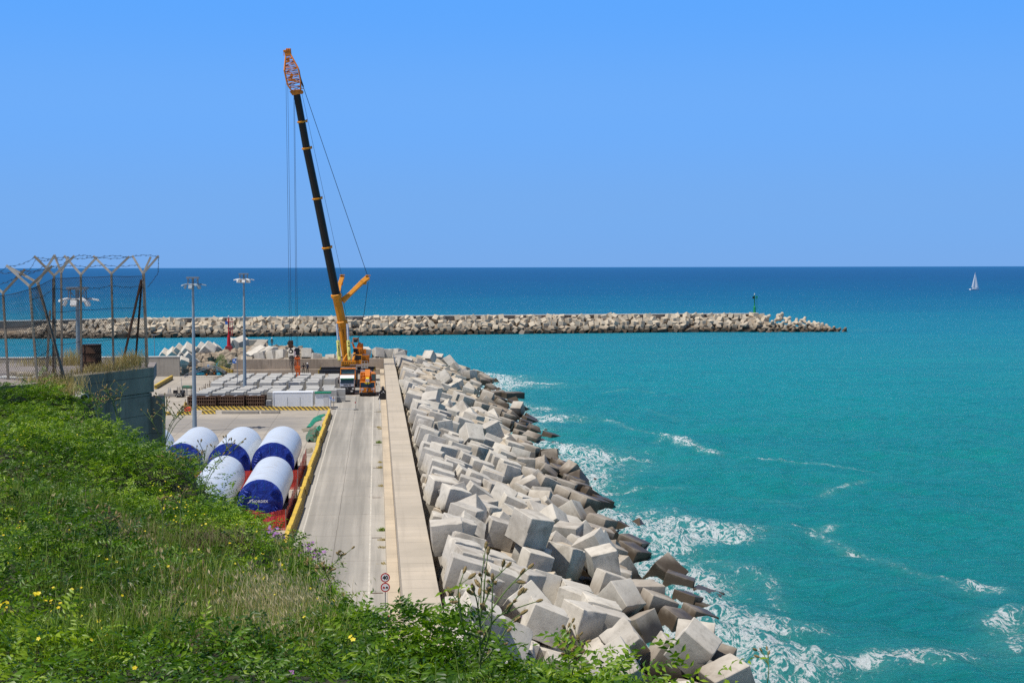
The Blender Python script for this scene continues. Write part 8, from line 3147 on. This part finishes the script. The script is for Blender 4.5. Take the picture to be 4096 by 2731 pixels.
for i, (a, b, d, h, r_) in enumerate(CL):
    shrub_leaves(np.repeat(cc2[i:i + 1], 3, 0) + g_.normal(0, r_ * .3, (3, 3)) * [1, 1, .2], np.full(3, h * .8), np.full(3, r_), 12, .050 if d < 12 else .062, 5 if d < 12 else 4)
# ground layer of small leaves so that little bare soil shows
for (n, y0, y1, lf) in ((26000, 5.4, 12, .034), (26000, 12, 22, .048), (30000, 22, 39, .07)):
    P = scatter(n, y0, y1, 1.4)
    P = P + np.stack([np.zeros(n), np.zeros(n), g_.uniform(.02, .22, n)], -1)
    dv_ = norm(np.stack([g_.normal(0, 1, n), g_.normal(0, 1, n), g_.uniform(-.1, .8, n)], -1))
    leaflets(leafs, P, dv_, norm(g_.normal(0, .5, (n, 3)) + [0, 0, 1]), np.full(n, lf) * g_.uniform(.6, 1.4, n), np.full(n, lf * .42), np.clip(.12 + .2 * g_.normal(0, 1, n), 0, 1))  # dark tone puts the shade beneath the shrubs into the leaf colour
leafs.build('undergrowth', M['leaf'], 'dense green leafy shrubs and vetch covering the hillside', 'undergrowth')

def blades(soup, P, h, w_, lean, tone):
    n = len(P)
    a = g_.uniform(0, 2 * np.pi, n)
    ld = np.stack([np.cos(a), np.sin(a), np.zeros(n)], -1) * lean[:, None]
    fa_ = a + g_.uniform(.6, 2.2, n)
    sd_ = np.stack([np.cos(fa_), np.sin(fa_), np.zeros(n)], -1) * (w_ / 2)[:, None]
    up = np.array([0, 0, 1.0])
    p0, p1 = P, P + up * (h * .5)[:, None] + ld * .28
    p2, p3 = P + up * (h * .85)[:, None] + ld * .70, P + up * (h * .98)[:, None] + ld * 1.15
    V = np.stack([p0 - sd_, p0 + sd_, p1 - sd_ * .85, p1 + sd_ * .85, p2 - sd_ * .5, p2 + sd_ * .5, p3, p3 + sd_ * .05], 1)
    soup.add(V, np.array([[0, 1, 3, 2], [2, 3, 5, 4], [4, 5, 7, 6]]), tone)
def grass(name, mat, n0, kmin, kmax, hh, wide, label, cat, seedy=False):
    s = Soup()
    for (n, y0, y1, f) in ((n0, 5.6, 12, 1.0), (n0, 12, 22, 1.25), (n0, 22, 39, 1.7)):
        P = scatter(n, y0, y1, .9)
        dr = dryness(P) + .30 * zone(P, 9, .45) + .25 * zone(P, 2, 1.7)
        P = P[(dr > kmin) & (dr < kmax)]
        nb = 16
        Q = np.repeat(P, nb, 0)
        Q = Q + np.concatenate([g_.normal(0, .09 * f, (len(Q), 2)), np.zeros((len(Q), 1))], 1)
        h = g_.uniform(.45, 1.0, len(Q)) * hh * np.repeat(g_.uniform(.6, 1.1, len(P)), nb)
        tn = np.clip(np.repeat(g_.uniform(.2, .8, len(P)), nb) + g_.normal(0, .15, len(Q)), 0, 1)
        blades(s, Q, h, np.full(len(Q), wide * f), g_.uniform(.05, .55, len(Q)) * h, tn)
        if seedy:
            tip = Q[::5] + np.stack([g_.normal(0, .05, len(Q[::5])), g_.normal(0, .05, len(Q[::5])), h[::5] * 1.02], -1)
            for r_ in range(3):
                dv_ = norm(np.stack([g_.normal(0, .35, len(tip)), g_.normal(0, .35, len(tip)), np.ones(len(tip))], -1))
                leaflets(s, tip + g_.normal(0, .006, tip.shape), dv_, norm(g_.normal(0, 1, tip.shape)), np.full(len(tip), .045 * f), np.full(len(tip), .016 * f), np.clip(g_.uniform(.5, 1, len(tip)), 0, 1), .4)
    return s.build(name, mat, label, cat)
grass('grass', M['grassm'], 1100, .12, 2, .40, .0055, 'long green grass growing between the shrubs', 'grass')
grass('dry_grass', M['straw'], 200, .56, 2, .38, .0050, 'straw-coloured dry grass with seed heads on the hillside', 'dry grass', True)

# dry tufts on the terrace edge along the fence
s = Soup()
for (px, py, d, n, hh, wr_) in ((340, 1488, 41.2, 200, .22, .25), (400, 1478, 41.8, 300, .28, .3), (450, 1470, 42.4, 340, .32, .3), (490, 1462, 43.0, 320, .42, .25), (525, 1455, 43.4, 300, .55, .18), (200, 1530, 38.8, 420, .45, .35), (235, 1545, 38.4, 420, .4, .3), (170, 1545, 38.0, 260, .35, .35), (255, 1570, 37.6, 300, .35, .25), (125, 1462, 44.5, 160, .4, .3), (270, 1455, 44.6, 220, .5, .3), (300, 1450, 44.8, 220, .55, .2)):
    c = np.array(atd(px, py, d))
    P = c + np.stack([g_.normal(0, wr_, n), g_.normal(0, wr_, n), np.full(n, -.05)], -1)
    h = g_.uniform(.4, 1, n) * hh
    blades(s, P, h, np.full(n, .011), g_.uniform(.1, .9, n) * h, np.clip(g_.uniform(.0, .8, n), 0, 1))
s.build('dry_grass', M['straw'], 'dry yellow grass tufts along the foot of the chain-link fence', 'dry grass')

# wild flowers
def flowers(name, mat, n, size, label, hmin, hmax, spots=None, pet=5):
    s = Soup()
    if spots is None:
        P = scatter(n, 5.8, 30, .4)
        P = P[zone(P, 17, .6) > .05]
        P = P + np.stack([np.zeros(len(P)), np.zeros(len(P)), g_.uniform(hmin, hmax, len(P))], -1)
    else:
        P = np.vstack([np.array(atd(*q_)) + g_.normal(0, sp, (k_, 3)) * [1, 1, .8] for q_, k_, sp in spots])
    N = norm(np.stack([g_.normal(0, .5, len(P)), g_.normal(-.5, .5, len(P)), np.ones(len(P))], -1))
    a0 = norm(np.cross(N, g_.normal(0, 1, P.shape)))
    b0_ = np.cross(N, a0)
    sz = size * g_.uniform(.5, 1.2, len(P))
    for q in range(pet):
        a = 2 * np.pi * q / pet
        leaflets(s, P, a0 * math.cos(a) + b0_ * math.sin(a) + N * .25, N, sz, sz * 1.0, np.clip(g_.uniform(.2, 1, len(P)), 0, 1), .1)
    return s.build(name, mat, label, 'wild flowers')
flowers('wild_flowers', M['petal_y'], 500, .013, 'scattered small yellow flowers among the grass', .22, .45)
flowers('wild_flowers', M['petal_y'], 0, .016, 'larger clusters of yellow flowers in the lower bushes', 0, 0, [((60, 2095, 16), 5, .05), ((80, 2090, 16.2), 5, .05), ((430, 2250, 12.5), 8, .04), ((445, 2240, 12.6), 6, .03), ((20, 2420, 9.5), 7, .03), ((145, 2370, 10.5), 6, .03), ((235, 2440, 9.8), 6, .03), ((405, 2530, 9), 8, .035), ((330, 2560, 8.6), 6, .03), ((425, 2675, 8.0), 5, .02), ((800, 2650, 8.0), 5, .03), ((660, 1980, 21), 10, .12), ((745, 2060, 19), 14, .15), ((700, 2025, 20), 14, .15), ((1010, 2400, 14), 26, .2), ((1080, 2440, 12.6), 26, .2), ((960, 2330, 15), 20, .25), ((1130, 2350, 15.5), 18, .25)], 5)
flowers('wild_flowers', M['petal_p'], 0, .03, 'purple vetch flowers on the shrubs by the road', 0, 0, [((1085, 2118, 20.0), 16, .05), ((1115, 2158, 19.5), 20, .06), ((1110, 2138, 19.6), 16, .04), ((1225, 2203, 18.2), 20, .06), ((1260, 2218, 17.8), 16, .05), ((1200, 2198, 18.4), 12, .04), ((1210, 2350, 16), 5, .04), ((940, 2320, 14), 4, .02), ((1130, 2710, 7.8), 8, .018), ((1300, 2320, 15.4), 4, .03)], 6)

s = Soup()
for (px, py, d, n, wr_, h_) in ((830, 2190, 18.5, 900, .45, .35), (900, 2240, 17.5, 500, .3, .3), (150, 1960, 21.5, 400, .5, .3), (330, 2150, 17, 300, .3, .3), (950, 2620, 8.6, 260, .16, .2), (60, 1900, 24, 300, .4, .3)):
    c = np.array(atd(px, py, d))
    P = np.stack([g_.normal(c[0], wr_, n), g_.normal(c[1], wr_ * 1.6, n), np.zeros(n)], -1)
    P[:, 2] = hill_z(P[:, 0], P[:, 1])[0] + .05
    h = g_.uniform(.4, 1, n) * h_
    blades(s, P, h, np.full(n, .006), g_.uniform(.3, 1.6, n) * h, g_.uniform(0, .5, n))
s.build('dead_stems', M['twig'], 'brown tangles of dead stems on the slope', 'dead stems')
# single tall plants that stand out
def weed(name, label, cat, strands, budspec, r0=.006, group=None, buds=True, leafy=True, budsize=.03, seed=0):
    """strands: lists of world points (root first); buds at the tips and along the upper part"""
    rr_ = random.Random(seed)
    base = strands[0][0]
    t = thing(name, label, cat, tuple(base), 0, group)
    mb = MB()
    tips = []
    for st in strands:
        P = [Vector(p) - base for p in st]
        Q = []
        for i in range(len(P) - 1):
            for q in range(5):
                f = q / 5
                p0, p1, p2, p3 = P[max(0, i - 1)], P[i], P[i + 1], P[min(len(P) - 1, i + 2)]
                Q.append(.5 * ((2 * p1) + (p2 - p0) * f + (2 * p0 - 5 * p1 + 4 * p2 - p3) * f * f + (3 * p1 - p0 - 3 * p2 + p3) * f ** 3))
        Q.append(P[-1])
        mb.tube(Q, [r0 * (1 - .6 * i / len(Q)) for i in range(len(Q))], 5)
        tips.append((Q[-1], (Q[-1] - Q[-4]).normalized()))
        for i in range(4, len(Q) - 2, 3):
            if budspec and rr_.random() < budspec:
                d = Vector((rr_.uniform(-1, 1), rr_.uniform(-1, 1), rr_.uniform(.3, 1.2))).normalized()
                e = Q[i] + d * budsize * rr_.uniform(1.2, 2.4)
                mb.tube([Q[i], e], r0 * .4, 4)
                tips.append((e, d))
            if leafy:
                d = Vector((rr_.uniform(-1, 1), rr_.uniform(-1, 1), rr_.uniform(-.2, .8))).normalized()
                l = budsize * rr_.uniform(.8, 1.8)
                s = d.cross(Vector((0, 0, 1))).normalized() * l * .10
                mb.add([Q[i] - s, Q[i] + s, Q[i] + d * l], [(0, 1, 2)])
    st_ = mb.build('stem', M['stem'], t)
    for p, d in (tips if buds else []):
        mb = MB()
        s = budsize * rr_.uniform(.8, 1.2)
        mb.tube([p - d * s * .3, p + d * s * .1, p + d * s * .6, p + d * s * .95], [s * .14, s * .30, s * .26, s * .14], 7)
        for q in range(6):
            v_ = Vector((rr_.uniform(-1, 1), rr_.uniform(-1, 1), rr_.uniform(-1, 1)))
            v_ = (v_ - d * v_.dot(d)).normalized()
            w_ = v_.cross(d) * s * .07
            mb.add([p + d * s * .3 - w_ + v_ * s * .2, p + d * s * .3 + w_ + v_ * s * .2, p + d * s * .8 + v_ * s * .62], [(0, 1, 2)])
        b_ = mb.build('bud', M['bud'], t)
        if rr_.random() < .55 and leafy:
            mb = MB()
            for q in range(9):
                v_ = Vector((rr_.uniform(-1, 1), rr_.uniform(-1, 1), rr_.uniform(-1, 1))) * .35 + d
                w_ = v_.cross(Vector((1, .3, 0))).normalized() * s * .05
                mb.add([p + d * s * .7 - w_, p + d * s * .7 + w_, p + d * s * .7 + v_.normalized() * s * .5], [(0, 1, 2)])
            mb.build('floret', M['petal_p'], b_)
    return t
for mm in ('stem', 'bud'):
    pass
T1 = lambda x, y, d: atd(1550 + x * .5618, 1850 + y * .5618, d)
root = T1(655, 1540, 7.4)
ST = [[root, T1(658, 1380, 7.42), T1(662, 1100, 7.45), T1(668, 880, 7.5), T1(680, 740, 7.5), T1(700, 600, 7.52)],
      [T1(662, 1100, 7.45), T1(685, 960, 7.4), T1(690, 860, 7.38), T1(715, 640, 7.4)],
      [T1(660, 1240, 7.44), T1(600, 1220, 7.35), T1(540, 1180, 7.3), T1(502, 960, 7.28), T1(520, 850, 7.28), T1(545, 775, 7.3)],
      [T1(660, 1160, 7.44), T1(640, 1000, 7.3), T1(612, 900, 7.25)],
      [T1(664, 1060, 7.45), T1(720, 930, 7.5), T1(760, 830, 7.52), T1(800, 790, 7.52), T1(855, 735, 7.55)],
      [T1(660, 1180, 7.44), T1(760, 1020, 7.6), T1(860, 890, 7.65), T1(950, 800, 7.7), T1(1010, 745, 7.72)],
      [T1(860, 890, 7.65), T1(900, 850, 7.66), T1(935, 848, 7.66)],
      [T1(660, 1300, 7.44), T1(760, 1120, 7.3), T1(860, 1060, 7.25), T1(960, 1020, 7.2), T1(1070, 985, 7.2)],
      [T1(850, 1070, 7.26), T1(890, 1000, 7.2), T1(940, 930, 7.2)],
      [T1(655, 1440, 7.4), T1(780, 1290, 7.4), T1(850, 1170, 7.4), T1(900, 1110, 7.4), T1(960, 1070, 7.4)],
      [T1(655, 1430, 7.4), T1(730, 1200, 7.3), T1(745, 980, 7.25), T1(748, 830, 7.25)],
      [T1(540, 1180, 7.3), T1(510, 1010, 7.28), T1(488, 990, 7.28)]]
weed('thistle', 'tall branching green thistle with purple buds standing before the concrete blocks', 'thistle', ST, .42, .0052, seed=1, budsize=.034)

def make_weed(label, bpx, bpy_, d, hpx, nbr, spread, seed, name='dry_weed', cat='weed', budsize=.05, r0=.008, bs=.5, leafy=False):
    rr_ = random.Random(seed)
    sc = d / FPX
    b_ = atd(bpx, bpy_, d)
    H_ = hpx * sc
    out = []
    for i in range(nbr):
        lean = rr_.uniform(-spread, spread)
        top_ = b_ + Vector((lean * H_ + rr_.uniform(-.05, .05), rr_.uniform(-.25, .25) * H_, H_ * rr_.uniform(.65, 1.0)))
        mid = b_.lerp(top_, .5) + Vector((-lean * H_ * .12, rr_.uniform(-.05, .05), H_ * .06))
        out.append([b_, mid, top_])
        for q in range(3):
            f = rr_.uniform(.45, .9)
            p = mid.lerp(top_, (f - .45) * 1.7)
            e = p + Vector((rr_.uniform(-1, 1) * .2 * H_, rr_.uniform(-.1, .1) * H_, rr_.uniform(.08, .26) * H_))
            out.append([p, p.lerp(e, .5) + Vector((0, 0, .02 * H_)), e])
    return weed(name, label, cat, out, bs, r0, 'dry weeds standing above the shrubs', True, leafy, budsize, seed)
make_weed('dry branching weed with star-like seed heads before the hidden tower section', 800, 1990, 25.5, 240, 7, .75, 3, budsize=.040, r0=.008)
make_weed('dry branching weed with seed heads in front of the retaining wall column', 655, 1790, 31, 215, 6, .65, 4, budsize=.042, r0=.009)
make_weed('pale dry weed standing against the middle of the retaining wall', 470, 1690, 34.5, 150, 5, .5, 5, budsize=.042, r0=.009)
make_weed('pale dry weed standing against the left part of the retaining wall', 395, 1680, 35.5, 110, 4, .5, 6, budsize=.042, r0=.009)
make_weed('thin dry weed leaning over the road beside the purple flowers', 1270, 2360, 16, 170, 4, .9, 7, budsize=.035, r0=.006)
make_weed('wispy dry weed leaning over the road above the traffic signs', 1330, 2370, 13, 130, 3, .9, 8, budsize=.03, r0=.005)
make_weed('dark upright seed stalk in the middle of the grassy slope', 445, 2330, 12.5, 330, 2, .06, 9, 'seed_stalk', 'weed', .03, .007, .7)
make_weed('dark upright seed stalk beside the yellow flowers', 650, 2140, 18, 190, 1, .05, 10, 'seed_stalk', 'weed', .035, .009, .7)
make_weed('dark upright seed stalk near the dry grass patch', 720, 2180, 17, 230, 1, .16, 11, 'seed_stalk', 'weed', .03, .009, .6)
make_weed('pale bent grass stalk rising over the sea beside the last blocks', 3060, 2780, 7.0, 260, 1, .10, 12, 'seed_stalk', 'weed', .02, .003, .3)
make_weed('fine curved dry stalks at the edge of the lower blocks', 2330, 2760, 7.2, 260, 3, .35, 13, 'seed_stalk', 'weed', .02, .0028, .2)
make_weed('small spiky weed among the shrubs beside the tall thistle', 2280, 2750, 7.2, 200, 3, .25, 14, 'seed_stalk', 'weed', .028, .004, .5, True)
# nodding wild oats catching the light by the road
s = Soup()
for (px, py, d, n, wr_) in ((1010, 2440, 10.5, 90, .16), (1080, 2430, 10.2, 110, .2), (1150, 2470, 9.8, 110, .18), (1170, 2540, 9.2, 80, .12), (1130, 2660, 8.2, 60, .08), (1000, 2660, 8.4, 50, .12), (620, 2500, 9.5, 40, .2), (230, 2250, 13, 60, .3)):
    c = np.array(atd(px, py + 40, d))
    P = c + np.stack([g_.normal(0, wr_, n), g_.normal(0, wr_, n), np.full(n, -.12)], -1)
    h = g_.uniform(.25, .5, n)
    ln = g_.uniform(.15, .5, n) * h
    blades(s, P, h, np.full(n, .0035), ln, g_.uniform(.4, .9, n))
    tip = P + np.stack([g_.uniform(-.1, .12, n), g_.uniform(-.08, .08, n), h * .95], -1)
    for q in range(2):
        leaflets(s, tip + g_.normal(0, .012, tip.shape), norm(np.stack([g_.uniform(-.2, .9, n), g_.normal(0, .3, n), -np.ones(n)], -1)), norm(g_.normal(0, 1, tip.shape)), np.full(n, .04), np.full(n, .009), g_.uniform(.8, 1, n), .3)
s.build('dry_grass', M['straw'], 'nodding pale wild oats at the edge of the slope', 'dry grass')
# weeds rooted in the gutter and the cracks, and shrubs by the far walls
def tuft(label, c, n, h, wr_, mat, tone=(.2, .8), name='weed_tuft', bush=False):
    s = Soup()
    c = np.array(c)
    P = c + np.stack([g_.normal(0, wr_, n), g_.normal(0, wr_, n), np.zeros(n)], -1)
    hh = g_.uniform(.4, 1, n) * h
    if not bush:
        blades(s, P, hh, np.full(n, .05), g_.uniform(.2, .9, n) * hh, g_.uniform(*tone, n))
    dv_ = norm(np.stack([g_.normal(0, 1, n), g_.normal(0, 1, n), g_.uniform(0, 1.2, n)], -1))
    leaflets(s, P + (dv_ * (h * .5) if not bush else np.stack([np.zeros(n), np.zeros(n), g_.uniform(0, 1, n) * h * np.exp(-((P - c)[:, 0] / (wr_ * 1.6)) ** 2)], -1)), dv_, norm(g_.normal(0, .5, (n, 3)) + [0, 0, 1]), np.full(n, min(.22, h * .35)), np.full(n, min(.07, h * .14)), g_.uniform(*tone, n))
    me = np_mesh(name, np.vstack(s.V), np.vstack(s.F), [mat])
    a = me.attributes.new('tone', 'FLOAT', 'POINT')
    a.data.foreach_set('value', np.clip(np.concatenate(s.T), 0, 1).astype(np.float32))
    return link(name, me, label, 'weed', None, 'weeds in the gutter and by the walls')
for i, (px, py, n, h, m_) in enumerate((a_, b_, int(c_ * .6), d_ * .62, e_) for a_, b_, c_, d_, e_ in ((1518, 1648, 40, .35, 'straw'), (1516, 1710, 70, .4, 'straw'), (1521, 1716, 60, .4, 'straw'), (1514, 1772, 120, .7, 'grassm'), (1521, 1850, 60, .4, 'straw'), (1522, 1872, 80, .45, 'straw'), (1524, 1945, 60, .4, 'straw'), (1528, 2122, 130, .5, 'grassm'), (1531, 2160, 110, .32, 'straw'), (1531, 2190, 80, .3, 'straw'), (1535, 2255, 70, .25, 'straw'))):
    tuft(f'{"green" if m_ == "grassm" else "brown dry"} weed in the gutter against the ledge, {ORD[10 - i]} past the traffic signs', at(px, py), n, h, .16, M[m_])
tuft('low green bush at the foot of the red hydrant cabinet', at(671, 1503), 420, .9, .32, M['leaf'], (0, .5), 'shrub', True)
tuft('grey-green feathery shrub growing on the rubble mound', aty(885, 1468, 303), 1500, 2.6, .75, M['stem'], (0, .5), 'shrub', True)
tuft('small shrub below the grey-green one on the rubble', aty(872, 1480, 300), 300, 1.0, .45, M['stem'], (0, .5), 'shrub', True)
